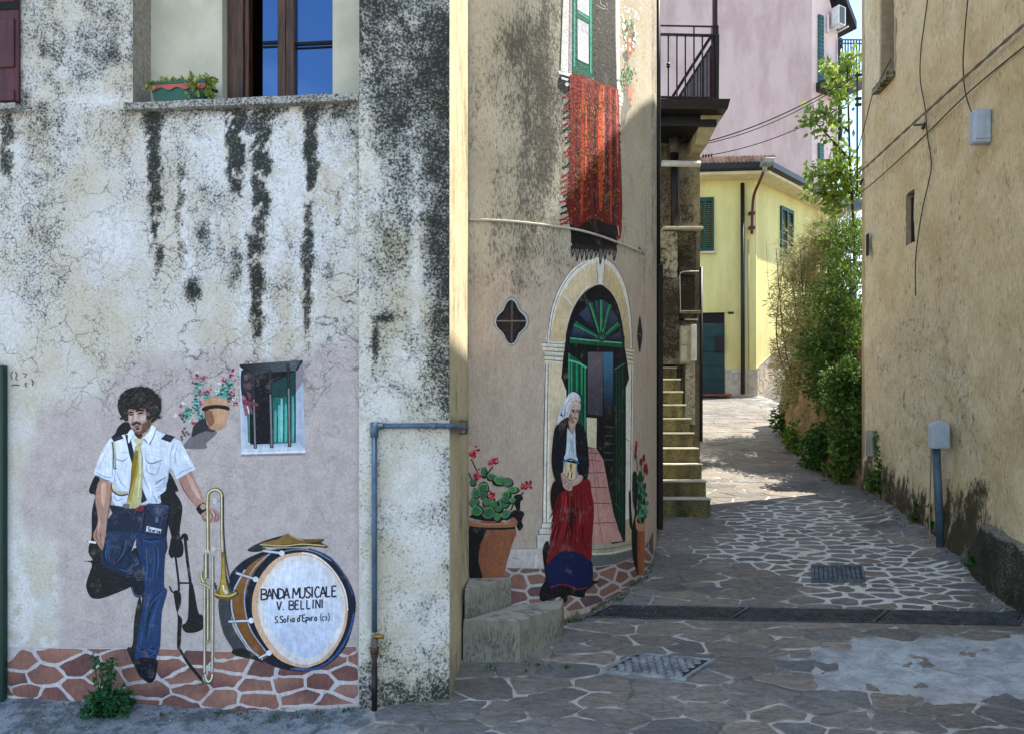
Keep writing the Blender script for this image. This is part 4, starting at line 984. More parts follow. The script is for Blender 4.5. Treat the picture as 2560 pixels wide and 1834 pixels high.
A.poly('#c9aca0', [(520, 640), (600, 700), (640, 830), (560, 870), (500, 840), (520, 720)], 3); A.poly('#c7aca2', [(640, 690), (780, 700), (800, 760), (720, 820), (650, 800)], 3); A.poly('#c3a79d', [(415, 720), (500, 720), (490, 850), (440, 850)], 3)
A.poly('#8d6a5a', [(840, 680), (890, 780), (890, 900), (840, 960), (780, 860), (800, 780)], 3)
A.poly('#6e5145', [(700, 900), (830, 820), (885, 880), (800, 1010), (700, 1085), (600, 1090), (530, 1030), (490, 960), (560, 1000), (640, 1040), (700, 980)], 3)
A.poly('#a98374', [(560, 960), (660, 940), (690, 990), (640, 1040), (560, 1020)], 3); A.poly('#3a2b26', [(480, 880), (540, 850), (590, 825), (690, 875), (670, 900), (590, 885), (520, 920)], 3); A.poly('#402f2a', [(575, 965), (640, 955), (630, 1000), (585, 1000)], 3)
A.line('#4d2f2c', 20, [(525, 945), (590, 930), (660, 905)], 3, .5); A.line('#94695c', 18, [(550, 965), (620, 950)], 0, .6)
A.line('#231b18', 50, [(570, 630), (640, 600), (750, 620)], 3, .6); A.line('#231b18', 34, [(415, 670), (470, 640), (515, 660)], 3, .5); A.line('#191412', 34, [(610, 680), (670, 660), (730, 660)], 3, .5); A.line('#191412', 34, [(440, 710), (480, 690), (515, 700)], 3, .5); A.line('#6b4f44', 14, [(525, 650), (520, 740), (500, 830), (540, 850)], 3); A.line('#2d2320', 16, [(500, 840), (550, 850), (600, 830)], 3, .5); A.line('#e0cdc2', 14, [(560, 700), (560, 810)], 0, .6)
A.line('#7a5b4e', 9, [(740, 650), (800, 640)], 0); A.line('#8e6c5e', 9, [(640, 700), (720, 700), (790, 680)], 3); A.line('#7d5e50', 10, [(640, 840), (690, 880), (710, 930)], 3)
for _ in range(90):
    x, y = rnd.uniform(700, 880), rnd.uniform(760, 1040); 
    if x+y > 1560 and x+y < 1850: A.line('#54402f', 6, [(x, y), (x+rnd.uniform(-12, 12), y+rnd.uniform(12, 30))], 0)
A.poly('#b99c8c', [(885, 680), (960, 655), (965, 740), (940, 790), (895, 790)], 3); A.line('#2a1f1a', 16, [(905, 720), (930, 690), (940, 740)], 3)
A.part('hair')
hp = [(400, 600), (420, 720), (410, 830), (330, 800), (270, 720), (215, 600), (205, 460), (280, 340), (330, 250), (420, 180), (580, 135), (700, 140), (840, 165), (940, 230), (1000, 330), (1080, 460), (1085, 590), (1060, 680), (1000, 780), (900, 860), (880, 800), (950, 740), (960, 660), (890, 680), (860, 740), (860, 680), (800, 660), (760, 590), (680, 560), (590, 600), (520, 580)]
A.poly('#221d19', hp, 3)
for i in range(46):
    a = math.pi*(.92+1.42*i/45) ; x, y = 645+402*math.cos(a), 480+312*math.sin(a); A.ell('#221d19', x+rnd.uniform(-14, 14), y+rnd.uniform(-14, 14), rnd.uniform(28, 52), n=9, wob=.2)
for i in range(330):
    a, q = rnd.uniform(0, 6.28), math.sqrt(rnd.random()); x, y = 640+400*q*math.cos(a), 430+300*q*math.sin(a)
    if y > 570 and 410 < x < 800: continue
    t = rnd.uniform(0, 6.28); rr = rnd.uniform(18, 40)
    A.line(rnd.choice(['#4a423b', '#5d554d', '#0e0c0b', '#0e0c0b', '#3b3129', '#0e0c0b']), rnd.uniform(6, 12), [(x+rr*math.cos(t+j*.8), y+rr*math.sin(t+j*.8)) for j in range(4)], 3, .7)
for i in range(26):
    x = 400+rnd.uniform(0, 400); A.line('#221d19', 16, [(x, 520), (x+rnd.uniform(-20, 20), 600+rnd.uniform(-10, 50))], 0, .9)
for i in range(40):
    y = rnd.uniform(600, 820); x = rnd.uniform(260, 400) if i % 2 else rnd.uniform(960, 1060); A.ell('#2b2521', x, y-40*(i % 2 == 0), rnd.uniform(12, 30), n=7, wob=.3)
A.part('collar')
A.poly('#e3e9f3', [(415, 1140), (440, 1060), (500, 1010), (560, 1110), (590, 1165), (490, 1160), (430, 1270), (415, 1220)], 2); A.poly('#e3e9f3', [(890, 905), (975, 960), (960, 1060), (830, 1310), (760, 1180), (680, 1170), (760, 1130), (860, 1000)], 2); A.line(sh2, 14, [(975, 1000), (930, 1150), (850, 1290)], 3); A.line(sh, 14, [(560, 1110), (500, 1160), (440, 1265)], 3); A.poly('#8e9bb0', [(720, 1180), (780, 1200), (820, 1290), (760, 1230)], 3)
A.flush()
# ---- trombone
A.begin('painted_trombone', 520, 1700, 'painted brass trombone standing on its slide beside the bandsman')
A.crop(480, 1200, .3261)
def brass(w_, pts, base='#8f7f45', hi='#e6dfc4', dkc='#3b3317'):
    A.line(dkc, w_*1.25, pts, 4); A.line(base, w_, pts, 4); A.line(hi, w_*.38, [(x-w_*.15, y) for x, y in pts], 4)
A.part('tuning_bow')
brass(22, [(125, 540), (122, 300), (122, 130), (140, 85), (185, 68), (225, 95), (232, 160), (232, 400), (240, 600), (245, 700)]); A.line('#8e948f', 8, [(135, 155), (220, 155)], 0); A.ell('#c4c6c4', 175, 158, 20, 24)
A.line('#1d2630', 9, [(240, 120), (243, 360), (262, 600), (300, 800)], 4)
A.part('bell')
A.poly('#7e6420', [(228, 560), (252, 560), (268, 720), (300, 830), (345, 870), (335, 900), (270, 918), (200, 905), (172, 870), (208, 820), (226, 700)], 4); A.poly('#b59432', [(236, 600), (248, 600), (258, 740), (285, 860), (240, 880), (215, 850), (232, 730)], 4); A.poly('#2c3a48', [(250, 600), (262, 700), (290, 800), (318, 850), (290, 850), (262, 770)], 4); A.line('#f1ead0', 12, [(240, 800), (250, 850), (275, 862)], 3); A.poly('#d8d6cc', [(258, 835), (275, 850), (262, 868), (248, 858)], 2)
A.line('#5c4a16', 12, [(178, 880), (225, 908), (290, 905), (342, 880)], 4); A.line('#d3c98c', 9, [(176, 868), (215, 880), (270, 885), (320, 872), (345, 850)], 4); A.line('#2a2a20', 8, [(300, 830), (345, 850), (350, 880)], 3)
A.part('slide')
brass(18, [(100, 570), (98, 900), (98, 1480)], '#8d8058'); brass(18, [(160, 580), (160, 1000), (158, 1480)], '#8f8a6c'); A.line('#5c512c', 22, [(98, 1470), (110, 1530), (130, 1550), (152, 1530), (160, 1470)], 4); A.line('#e3dfc8', 12, [(100, 1480), (112, 1525), (130, 1540), (150, 1520), (158, 1480)], 4)
brass(26, [(112, 560), (112, 750)], '#6d5a20'); brass(20, [(125, 830), (125, 1230)], '#7e6c33'); A.ell('#9a8d5c', 122, 1235, 16, 16)
brass(20, [(75, 690), (75, 740), (92, 780)], '#9a8a4c'); brass(16, [(66, 785), (145, 815)], '#9a8a4c'); brass(12, [(110, 770), (150, 780)], '#9a8a4c'); A.ell('#c9c6b4', 165, 525, 20, 18); A.line('#c9c6b4', 7, [(170, 518), (230, 518)], 0); A.ell('#c9c3a4', 118, 540, 20, 12); A.lines('#2a2c30', 8, [[(178, 780), (182, 830)], [(190, 800), (186, 850)]], smooth=0)
A.flush()
# ---- worn stencilled house number
A.begin('worn_stencil', 55, 945, 'worn grey stencilled number marks beside the green door')
A.crop(0, 880, .4062); A.part('marks', 'stuff')
g_ = '#77746f'
A.line(g_, 9, [(78, 118), (68, 140), (75, 165)], 3); A.line(g_, 9, [(95, 118), (104, 140), (96, 165)], 3); A.line(g_, 8, [(98, 165), (112, 172)], 0); A.line(g_, 8, [(140, 130), (165, 135), (150, 155)], 3); A.line('#5d5b57', 9, [(72, 205), (100, 200), (120, 206)], 3); A.line(g_, 8, [(150, 195), (165, 190), (155, 208), (168, 210)], 3); A.line('#5d5b57', 9, [(195, 168), (205, 185), (200, 205)], 3)
A.flush()

# ------------------------------------------------------------------ murals on the curved wall
A = Art(curve_map, 1.25, 7.)
A.begin('painted_doorway', 1480, 1400, 'painted arched stone doorway with green fanlight opening onto a tiled passage')
A.crop(1320, 640, .1969)
A.part('arch_stones', 'stuff')
Z = 1.0
# jambs first, down to the sill (crop C4 below)
A.crop(880, 880, .4061)
A.poly('#d8d2c4', [(1185, 60), (1325, 60), (1325, 1060), (1230, 1060), (1175, 1060)], 0); A.poly('#d0c0a0', [(1212, 75), (1310, 75), (1310, 700), (1215, 1040)], 0, '#c7b18f'); A.lines('#1e2026', 4.5, [[(1190, 70), (1180, 600), (1173, 1050)], [(1208, 75), (1200, 600), (1195, 1050)]], smooth=0)
A.poly('#d8d4ca', [(1680, 60), (1730, 60), (1722, 1040), (1672, 1140), (1680, 900)], 0); A.line('#23252a', 4, [(1722, 70), (1716, 600), (1712, 1030)], 0); A.line('#2a2c30', 3, [(1680, 530), (1708, 545)], 0); A.poly('#b7a57e', [(1680, 1030), (1722, 1020), (1720, 1190), (1676, 1190)], 0)
for (x0, x1, y0, y1) in ((1165, 1240, 1048, 1080), (1150, 1232, 1080, 1118), (1138, 1222, 1118, 1260)): A.poly('#cbc7bd', [(x0, y0), (x1, y0), (x1-6, y1), (x0, y1)], 0); A.line('#3a3b3f', 4, [(x1, y0), (x0+6, y0), (x0, y0+10), (x0, y1)], 0); A.line('#e2dfd6', 5, [(x0+8, y0+10), (x0+8, y1-4)], 0)
A.poly('#bdb6ae', [(940, 1205), (1220, 1205), (1210, 1330), (930, 1330)], 0, '#b2aaa4'); A.line('#8d867f', 4, [(960, 1208), (1130, 1206)], 0); A.line('#6d6862', 3, [(985, 1262), (1030, 1272)], 0); A.line('#d5d2cb', 5, [(1132, 1250), (1130, 1325)], 0)
A.crop(1320, 640, .1969)
A.poly('#d9d5cb', [(240, 1100), (260, 880), (310, 620), (410, 380), (560, 160), (720, 50), (880, 20), (1000, 40), (1110, 130), (1210, 320), (1275, 560), (1310, 860), (1320, 1160), (1220, 1160), (1180, 800), (1080, 500), (960, 380), (860, 370), (720, 440), (580, 640), (500, 880), (465, 1110)], 3)
A.poly('#cfbd99', [(290, 1070), (310, 880), (360, 650), (440, 460), (580, 270), (720, 140), (850, 90), (880, 110), (880, 350), (740, 400), (600, 580), (510, 800), (465, 1070)], 3, '#c6b28c'); A.poly('#cbb78e', [(965, 110), (1080, 190), (1180, 380), (1250, 620), (1285, 900), (1300, 1150), (1230, 1150), (1190, 800), (1090, 500), (965, 370)], 3, '#bda781')
A.lines('#2c2d33', 7, [[(240, 1100), (262, 880), (312, 620), (412, 380), (560, 165), (720, 60), (860, 25)], [(272, 1090), (292, 880), (340, 640), (436, 400), (580, 195), (730, 85)], [(1000, 42), (1110, 132), (1212, 320), (1278, 560), (1312, 860), (1322, 1160)]], smooth=5)
A.lines('#d5d0c4', 16, [[(700, 120), (722, 200), (740, 400)], [(420, 475), (500, 550), (570, 640)]], smooth=2)
A.poly('#d9d6cf', [(865, 40), (975, 50), (955, 400), (890, 390)], 0); A.lines('#4c4d52', 5, [[(868, 60), (890, 385)], [(972, 60), (955, 390)]], smooth=0)
# capitals
for (x0, x1, y0, y1) in ((160, 520, 1100, 1150), (180, 500, 1150, 1200), (205, 500, 1205, 1255), (200, 480, 1265, 1312), (205, 470, 1316, 1362)): A.poly('#cdc7b0', [(x0, y0), (x1, y0+22), (x1-14, y1+14), (x0+12, y1)], 0); A.line('#2b2c30', 6, [(x0, y0), (x1, y0+22)], 0); A.line('#e5e1d2', 10, [(x0+50, y0+22), (x1-60, y0+40)], 0)
for (x0, x1, y0, y1) in ((1225, 1345, 1160, 1205), (1232, 1330, 1210, 1250), (1240, 1330, 1255, 1300), (1240, 1330, 1305, 1345), (1230, 1330, 1350, 1390)): A.poly('#c8c1a8', [(x0, y0), (x1, y0+24), (x1, y1+10), (x0, y1)], 0); A.line('#2b2c30', 6, [(x0, y0), (x1, y0+24)], 0)
A.part('opening')
A.poly('#05080d', [(470, 1110), (510, 860), (590, 640), (720, 460), (880, 370), (960, 385), (1090, 520), (1170, 740), (1210, 980), (1225, 1160), (1225, 1700), (480, 1700)], 3)
A.crop(880, 880, .4061)
A.rect('#05080d', 1318, 60, 1684, 700); A.poly('#05080d', [(1440, 600), (1684, 600), (1680, 1190), (1600, 1190)], 0)
A.poly('#3f6e8f', [(1545, 0), (1605, 0), (1605, 330), (1550, 400)], 0, '#0a0d14'); A.poly('#5d5661', [(1450, 0), (1545, 0), (1540, 395), (1448, 380)], 0, '#3e3a44'); A.line('#14131a', 14, [(1446, 386), (1540, 398)], 0)
A.poly('#c6bd9f', [(1442, 400), (1505, 405), (1502, 590), (1445, 580)], 0); A.lines('#4d5157', 6, [[(1555, 455), (1608, 462)], [(1555, 510), (1608, 514)], [(1555, 560), (1608, 562)], [(1555, 615), (1608, 618)], [(1555, 660), (1608, 660)]], smooth=0)
A.part('tiled_passage')
A.poly('#b0807a', [(1448, 590), (1502, 590), (1545, 660), (1580, 850), (1610, 1000), (1665, 1160), (1480, 1180), (1460, 700)], 0, '#bd8f84'); A.lines('#4a2f2c', 4.5, [[(1450, 618), (1512, 620)], [(1450, 660), (1528, 668)], [(1452, 742), (1552, 738)], [(1460, 828), (1570, 832)], [(1470, 925), (1592, 930)], [(1480, 1050), (1618, 1045)]], smooth=0); A.lines('#7d524c', 3, [[(1470, 592), (1485, 740), (1520, 1040), (1540, 1170)], [(1490, 620), (1505, 745)], [(1505, 745), (1520, 830)]], smooth=2)
for _ in range(24):
    x, y = rnd.uniform(1465, 1580), rnd.uniform(620, 1150); A.line(rnd.choice(['#c99c92', '#a2756d', '#d0aaa0']), 14, [(x, y), (x+26, y+3)], 0, 1.)
A.poly('#a39a86', [(1470, 1180), (1590, 1178), (1690, 1160), (1722, 1150), (1724, 1190), (1600, 1225), (1470, 1235)], 2); A.poly('#5d5f5f', [(1470, 1250), (1600, 1245), (1724, 1215), (1726, 1260), (1620, 1300), (1470, 1315)], 2); A.line('#cfcabd', 9, [(1470, 1240), (1600, 1232), (1724, 1200)], 3); A.line('#77766f', 8, [(1470, 1212), (1600, 1204), (1720, 1176)], 3)
A.part('green_doors', 'stuff')
A.poly('#0f5a3c', [(1328, 0), (1328, 480), (1438, 500), (1440, 90)], 0, '#0a4630'); A.poly('#04100c', [(1328, -20), (1442, -20), (1442, 88), (1335, 0)], 0)
A.lines('#2f9a72', 6, [[(1334, 10), (1334, 470)], [(1350, 60), (1350, 300)], [(1382, 70), (1382, 240)], [(1412, 80), (1412, 260)], [(1432, 92), (1432, 480)]], smooth=0); A.lines('#073323', 7, [[(1364, 66), (1364, 300)], [(1398, 76), (1398, 260)], [(1424, 90), (1424, 470)]], smooth=0); A.line('#4fae92', 12, [(1330, 50), (1390, 66), (1442, 96)], 2)
A.poly('#071d15', [(1612, 100), (1676, 60), (1676, 1150), (1640, 1100), (1612, 1000)], 0); A.lines('#10402d', 5, [[(1625, 110), (1625, 950)], [(1645, 95), (1645, 1050)], [(1662, 85), (1662, 1100)]], smooth=0); A.line('#3f8a72', 5, [(1614, 105), (1676, 70)], 0); A.line('#176245', 5, [(1618, 930), (1655, 975)], 2)
A.part('fanlight')
A.crop(1320, 640, .1969)
A.poly('#0b1222', [(525, 1040), (560, 860), (640, 700), (760, 600), (900, 555), (1040, 620), (1110, 740), (1160, 900), (1185, 1090)], 3)
hub = (925, 1050)
for (x, y, c1, c2, w1_) in ((585, 860, '#0f5b3a', '#46a37f', 64), (790, 600, '#0f5b3a', '#55ae8a', 52), (930, 560, '#126844', '#58b08d', 46), (1040, 620, '#0f5b3a', '#46a37f', 50), (1150, 860, '#0f5b3a', '#3b9a74', 60)):
    dx, dy = x-hub[0], y-hub[1]; l = math.hypot(dx, dy); nx, ny = -dy/l, dx/l
    A.poly('#070a10', [(x+nx*w1_*.8, y+ny*w1_*.8), (x-nx*w1_*.8, y-ny*w1_*.8), (hub[0]-nx*24, hub[1]-ny*24), (hub[0]+nx*24, hub[1]+ny*24)], 0)
    A.poly(c1, [(x+nx*w1_*.55, y+ny*w1_*.55), (x-nx*w1_*.6, y-ny*w1_*.6), (hub[0]-nx*16, hub[1]-ny*16), (hub[0]+nx*16, hub[1]+ny*16)], 0)
    A.line(c2, 10, [(x-nx*w1_*.2, y-ny*w1_*.2), (hub[0]-nx*4, hub[1]-ny*4)], 0)
for pts in ([(575, 900), (590, 900), (850, 1020), (840, 1045), (545, 1025)], [(640, 740), (750, 640), (850, 920), (800, 900)], [(840, 570), (880, 565), (905, 920), (890, 900)], [(965, 580), (1010, 600), (960, 900), (945, 900)], [(1060, 680), (1130, 800), (1000, 960), (980, 940)], [(1165, 960), (1178, 1070), (1000, 1050)]): A.poly('#39455c', pts, 0, '#1c2436')
A.poly('#0f5b3a', [(525, 1035), (900, 1075), (1190, 1095), (1195, 1165), (860, 1135), (522, 1105)], 0, '#0c4a30'); A.line('#58b08d', 16, [(530, 1045), (900, 1082), (1188, 1104)], 2)
A.ell('#0c4a30', 928, 1030, 62, 62); A.ell('#051510', 928, 1034, 44, 44); A.lines('#2f8a63', 8, [[(928, 1060), (900, 1005)], [(928, 1060), (928, 995)], [(928, 1060), (956, 1005)], [(928, 1060), (975, 1030)], [(928, 1060), (882, 1030)]], smooth=0)
A.flush()
# ---- quatrefoil openings
A.begin('painted_quatrefoil', 1278, 805, 'painted quatrefoil opening with iron cross left of the painted doorway')
A.crop(0, 0, 1.1287); A.part('opening')
def quat(cx_, cy_, rx, ry, col):
    A.poly(col, [(cx_+rx*(math.cos(t)*(1+.16*math.cos(4*t))), cy_+ry*(math.sin(t)*(1+.16*math.cos(4*t)))) for t in [2*math.pi*i/32 for i in range(32)]], 0)
quat(1133, 712, 35, 48, '#7d8384'); quat(1132, 712, 32, 45, '#a9a9a5'); quat(1132, 713, 29, 42, '#14100f'); quat(1128, 716, 20, 34, '#241613')
A.line('#4c4340', 4, [(1134, 668), (1133, 758)], 0); A.line('#6d6460', 3, [(1098, 711), (1166, 711)], 0)
A.begin('painted_quatrefoil', 1600, 835, 'slim painted quatrefoil opening right of the painted doorway at the bend')
A.part('opening'); A.poly('#0d0d10', [(1417, 698), (1421, 722), (1423, 742), (1420, 765), (1417, 782), (1413.5, 765), (1411, 742), (1413, 722)], 3); A.line('#55504c', 2.5, [(1412, 740), (1422, 741)], 0)
A.flush()
# ---- stone band on the curved wall
A.begin('painted_stone_band', 1480, 1480, 'painted band of brown stones with pale joints round the foot of the curved wall')
A.part('joint_ground'); A.crop(0, 0, 1)
topb = [(1245, 1416), (1350, 1418), (1420, 1420), (1480, 1416), (1540, 1408), (1575, 1395), (1600, 1380), (1620, 1350), (1634, 1320)]
botb = [(1634, 1405), (1620, 1430), (1600, 1452), (1575, 1468), (1540, 1488), (1500, 1504), (1450, 1522), (1400, 1530), (1330, 1530), (1245, 1530)]
A.poly('#a7a09c', topb+botb, 0)
A.part('painted_stone'); sites_ = []
for it in range(600):
    x, y = rnd.uniform(1220, 1650), rnd.uniform(1380, 1550)
    if all(math.hypot((x-a)/1.25, (y-b)/.9) > 32-(x-1240)*.03 for a, b in sites_): sites_.append((x, y))
def yint(x, L):
    L = sorted(L)
    for (a, ya), (b, yb) in zip(L, L[1:]):
        if a <= x <= b: return ya+(yb-ya)*(x-a)/(b-a)
    return L[0][1] if x < L[0][0] else L[-1][1]
for i, c_ in enumerate(voronoi([(x/1.25, y/.9) for x, y in sites_], 110)):
    if len(c_) < 3: continue
    ring = inset([(x*1.25, y*.9) for x, y in c_], rnd.uniform(2., 4.))
    if len(ring) < 3: continue
    ring = [(min(1632, max(1247, x)), y) for x, y in rough_ring(ring, 12, 0, i, .22)]
    ring = [(x, min(yint(x, botb)-1, max(yint(x, topb)+2, y))) for x, y in ring]
    if max(p[1] for p in ring)-min(p[1] for p in ring) < 5 or max(p[0] for p in ring)-min(p[0] for p in ring) < 4: continue
    A.part('painted_stone'); A.poly(rnd.choice(['#7a5a4e', '#6b4d4a', '#835f50', '#5d464a', '#74544c']), ring, 0)
A.flush()
# ---- big geranium pot
A.begin('painted_geranium_pot', 1240, 1430, 'painted terracotta pot of red geraniums standing on the small step')
A.crop(1160, 1100, .2708)
A.part('painted_shadow', 'stuff'); A.poly('#0c0d0e', [(440, 660), (500, 640), (555, 670), (530, 740), (545, 790), (510, 832), (480, 780)], 3); A.poly('#0c0d0e', [(455, 520), (520, 495), (545, 540), (520, 560), (515, 640), (480, 630)], 3)
A.part('pot'); A.poly('#7d4830', [(55, 760), (470, 780), (440, 960), (395, 1120), (340, 1270), (140, 1275), (55, 1240)], 2, '#8d5639', (1, .3)); A.poly('#0d0a0a', [(50, 780), (205, 810), (150, 960), (135, 1120), (170, 1275), (50, 1260)], 3); A.line('#120c0a', 26, [(60, 780), (250, 812), (470, 800)], 3); A.poly('#96634a', [(55, 735), (200, 760), (400, 755), (440, 700), (490, 740), (480, 780), (420, 800), (200, 800), (55, 785)], 3); A.line('#ad7d64', 12, [(60, 745), (220, 772), (420, 762)], 3)
for _ in range(30):
    x, y = rnd.uniform(190, 400), rnd.uniform(850, 1230); A.line(rnd.choice(['#96603f', '#70402a', '#9b6c4e', '#7a432b']), 14, [(x, y), (x+rnd.uniform(30, 60), y+4)], 0, 1.)
A.line('#7a4430', 8, [(462, 820), (430, 980), (350, 1265)], 3); A.poly('#0e0d0d', [(60, 710), (250, 745), (430, 715), (470, 690), (300, 690), (100, 680)], 3)
A.part('leaves', 'stuff')
for (x, y, rx, ry) in ((90, 560, 45, 40), (175, 430, 48, 52), (110, 480, 40, 46), (80, 380, 30, 34), (180, 500, 34, 40), (210, 570, 46, 42), (270, 580, 36, 36), (220, 655, 60, 64), (120, 640, 50, 50), (310, 700, 36, 42), (385, 675, 46, 44), (360, 570, 54, 46), (320, 630, 34, 30), (390, 500, 40, 34), (450, 450, 48, 30), (180, 290, 28, 48), (250, 335, 44, 30), (330, 370, 70, 40), (400, 380, 44, 40), (390, 540, 40, 30), (450, 550, 30, 26)):
    g1 = rnd.choice(['#2f6b3a', '#3d7a3c', '#2a5c40', '#42764a', '#35694a']); a0 = rnd.uniform(0, 6.28)
    A.ell('#0b1a12', x+5, y+9, rx*1.14, ry*1.14, 12, .07)
    A.poly(rnd.choice(['#557f54', '#668f63', '#44704a']), [(x+rx*(1-.30*math.exp(-((t-2)/.9)**2))*math.cos(a0+t), y+ry*(1-.30*math.exp(-((t-2)/.9)**2))*math.sin(a0+t)) for t in [i*.42 for i in range(15)]], 2)
    A.poly(g1, [(x+2+.80*rx*(1-.42*math.exp(-((t-2)/.9)**2))*math.cos(a0+t), y+3+.80*ry*(1-.42*math.exp(-((t-2)/.9)**2))*math.sin(a0+t)) for t in [i*.42 for i in range(15)]], 2)
    for k in range(4): A.line(rnd.choice(['#1f4f2c', '#5c9058', '#274f35']), 5, [(x, y), (x+rx*.7*math.cos(a0+3.4+k*.9), y+ry*.7*math.sin(a0+3.4+k*.9))], 0, .9)
A.part('flowers', 'stuff'); A.lines('#1d2a1c', 12, [[(65, 170), (100, 240), (125, 300)], [(265, 240), (205, 320)], [(548, 475), (470, 560), (430, 640)], [(45, 300), (70, 360)]], smooth=3)
for (x, y, q) in ((85, 120, 44), (275, 195, 40), (115, 325, 46), (570, 415, 50), (255, 510, 40)):
    for _ in range(26): A.ell(rnd.choice(['#a8202c', '#c23a42', '#821420', '#5a0e18', '#d4626a']), x+rnd.gauss(0, q*.5), y+rnd.gauss(0, q*.5), rnd.uniform(8, 17), rnd.uniform(8, 15), 7, .2)
A.flush()
# ---- slim flower pot at the bend
A.begin('painted_slim_pot', 1600, 1430, 'painted slim terracotta flower pot with red blooms at the bend of the wall')
A.crop(1540, 1060, .2459); A.step = 3
A.part('painted_shadow', 'stuff'); A.poly('#0a0a0a', [(165, 500), (205, 500), (215, 700), (200, 920), (225, 1100), (230, 1500), (205, 1500), (165, 1350), (155, 1080), (190, 900), (165, 760)], 3); A.poly('#0e0e0d', [(125, 690), (145, 690), (150, 860), (160, 1060), (135, 1030), (130, 900)], 2)
A.part('pot'); A.poly('#8a4a30', [(215, 1060), (285, 1060), (282, 1400), (275, 1500), (235, 1530), (215, 1450)], 3, '#a05c3e', (1, 0)); A.poly('#b07a5e', [(190, 960), (205, 940), (285, 930), (292, 1000), (285, 1070), (240, 1085), (200, 1060)], 3); A.poly('#0d0c0b', [(205, 960), (280, 940), (270, 1000), (225, 1005)], 3)
A.part('leaves', 'stuff')
for _ in range(60): A.ell(rnd.choice(['#1f5c3c', '#2f7a52', '#123a26', '#3d8a62', '#0c2418']), rnd.gauss(248, 24), rnd.uniform(480, 980), rnd.uniform(8, 18), rnd.uniform(20, 50), 8, .15)
A.lines('#25342a', 5, [[(200, 300), (215, 480)], [(250, 400), (255, 560)], [(285, 400), (275, 560)]], smooth=0)
A.part('flowers', 'stuff')
for (x, y) in ((206, 200), (200, 250), (190, 310), (248, 380), (276, 340), (300, 430), (285, 450), (306, 470)): A.poly(rnd.choice(['#8f2024', '#a82a2c', '#7a181e']), [(x-9, y-34), (x+9, y-30), (x+12, y+24), (x, y+40), (x-10, y+20)], 2)
A.flush(); A.step = 7.
# ---- old woman
A.begin('painted_old_woman', 1400, 1490, 'painted old woman in white headscarf and dark red skirt holding a book')
A.part('painted_shadow', 'stuff'); A.crop(1320, 940, .3692)
A.poly('#0a0a0c', [(95, 1180), (130, 1110), (150, 1200), (140, 1350), (450, 1380), (455, 1400), (390, 1450), (370, 1495), (270, 1480), (265, 1510), (245, 1530), (215, 1490), (110, 1520), (75, 1500), (85, 1430), (115, 1360)], 3)
A.part('skirt'); A.poly('#0f1640', [(125, 1270), (200, 1190), (300, 1170), (420, 1230), (435, 1370), (400, 1430), (340, 1445), (240, 1405), (150, 1440), (125, 1330)], 3)
for _ in range(46):
    x = rnd.uniform(140, 425); y = rnd.uniform(1190, 1330); A.line(rnd.choice(['#2a3f8a', '#1c2a66', '#5f8cc4', '#060a20', '#060a20']), rnd.uniform(3, 7), [(x, y), (x+rnd.uniform(-4, 6), y+rnd.uniform(40, 90))], 0, 1.)
A.line('#8f1f2c', 6, [(148, 1430), (200, 1408), (260, 1410), (330, 1440), (400, 1425)], 4)
A.poly('#6f1016', [(165, 720), (240, 690), (400, 690), (425, 780), (443, 900), (430, 1100), (422, 1245), (360, 1200), (280, 1180), (200, 1195), (125, 1270), (140, 1150), (165, 960), (148, 830)], 3)
for i in range(80):
    t = rnd.random(); x0 = 200+190*t; x1 = 130+295*t; y0 = rnd.uniform(760, 900); y1 = rnd.uniform(950, 1180); A.line(rnd.choice(['#3a060b', '#3a060b', '#8f1a20', '#b0343a', '#550a10']), rnd.uniform(4, 9), [(x0+rnd.gauss(0, 6), y0), ((x0*2+x1)/3+rnd.gauss(0, 6), (y0+y1)/2), (x1, y1)], 3, .9)
A.poly('#16060a', [(165, 720), (230, 700), (250, 760), (200, 800), (170, 900), (150, 840)], 3)
for i in range(14): A.line('#d8a2a0', 4, [(235+i*9, 790+abs(i-6)*3), (230+i*9.5, 825+abs(i-6)*4)], 0, 1.)
A.part('jacket'); A.poly('#0b0d16', [(180, 345), (215, 310), (265, 320), (350, 320), (390, 400), (405, 560), (400, 680), (360, 690), (330, 640), (310, 560), (245, 560), (232, 650), (225, 700), (180, 700), (155, 580), (165, 430)], 3)
for _ in range(22):
    x, y = rnd.choice([rnd.uniform(165, 225), rnd.uniform(345, 398)]), rnd.uniform(380, 660); A.line(rnd.choice(['#20293e', '#04050a', '#2c3448']), 6, [(x, y), (x+rnd.uniform(-8, 8), y+rnd.uniform(30, 60))], 0, 1.)
A.part('blouse'); A.poly('#b7c4cc', [(262, 345), (290, 390), (312, 350), (316, 450), (322, 540), (330, 570), (240, 560), (250, 520), (258, 430)], 2); A.lines('#77858f', 4, [[(275, 380), (285, 450), (270, 540)], [(300, 400), (298, 480), (310, 550)], [(290, 420), (292, 540)]], smooth=3); A.line('#2d4a68', 9, [(235, 578), (280, 556), (330, 582)], 3)
A.crop(1360, 970, .1724)
A.part('book'); A.poly('#c9b48e', [(310, 1060), (460, 1090), (440, 1320), (300, 1300)], 0); A.line('#7fa0ab', 12, [(308, 1060), (298, 1300)], 0); A.line('#7fa0ab', 12, [(462, 1092), (442, 1310)], 0); A.line('#3f648a', 26, [(262, 1060), (380, 1020), (490, 1080)], 3); A.ell('#7a6420', 378, 1120, 18, 42); A.line('#4a3418', 14, [(378, 1150), (374, 1200)], 0); A.lines('#6d2420', 16, [[(345, 1215), (330, 1290)], [(395, 1215), (380, 1300)]], smooth=0); A.line('#d9d2c4', 14, [(366, 1210), (360, 1300)], 0)
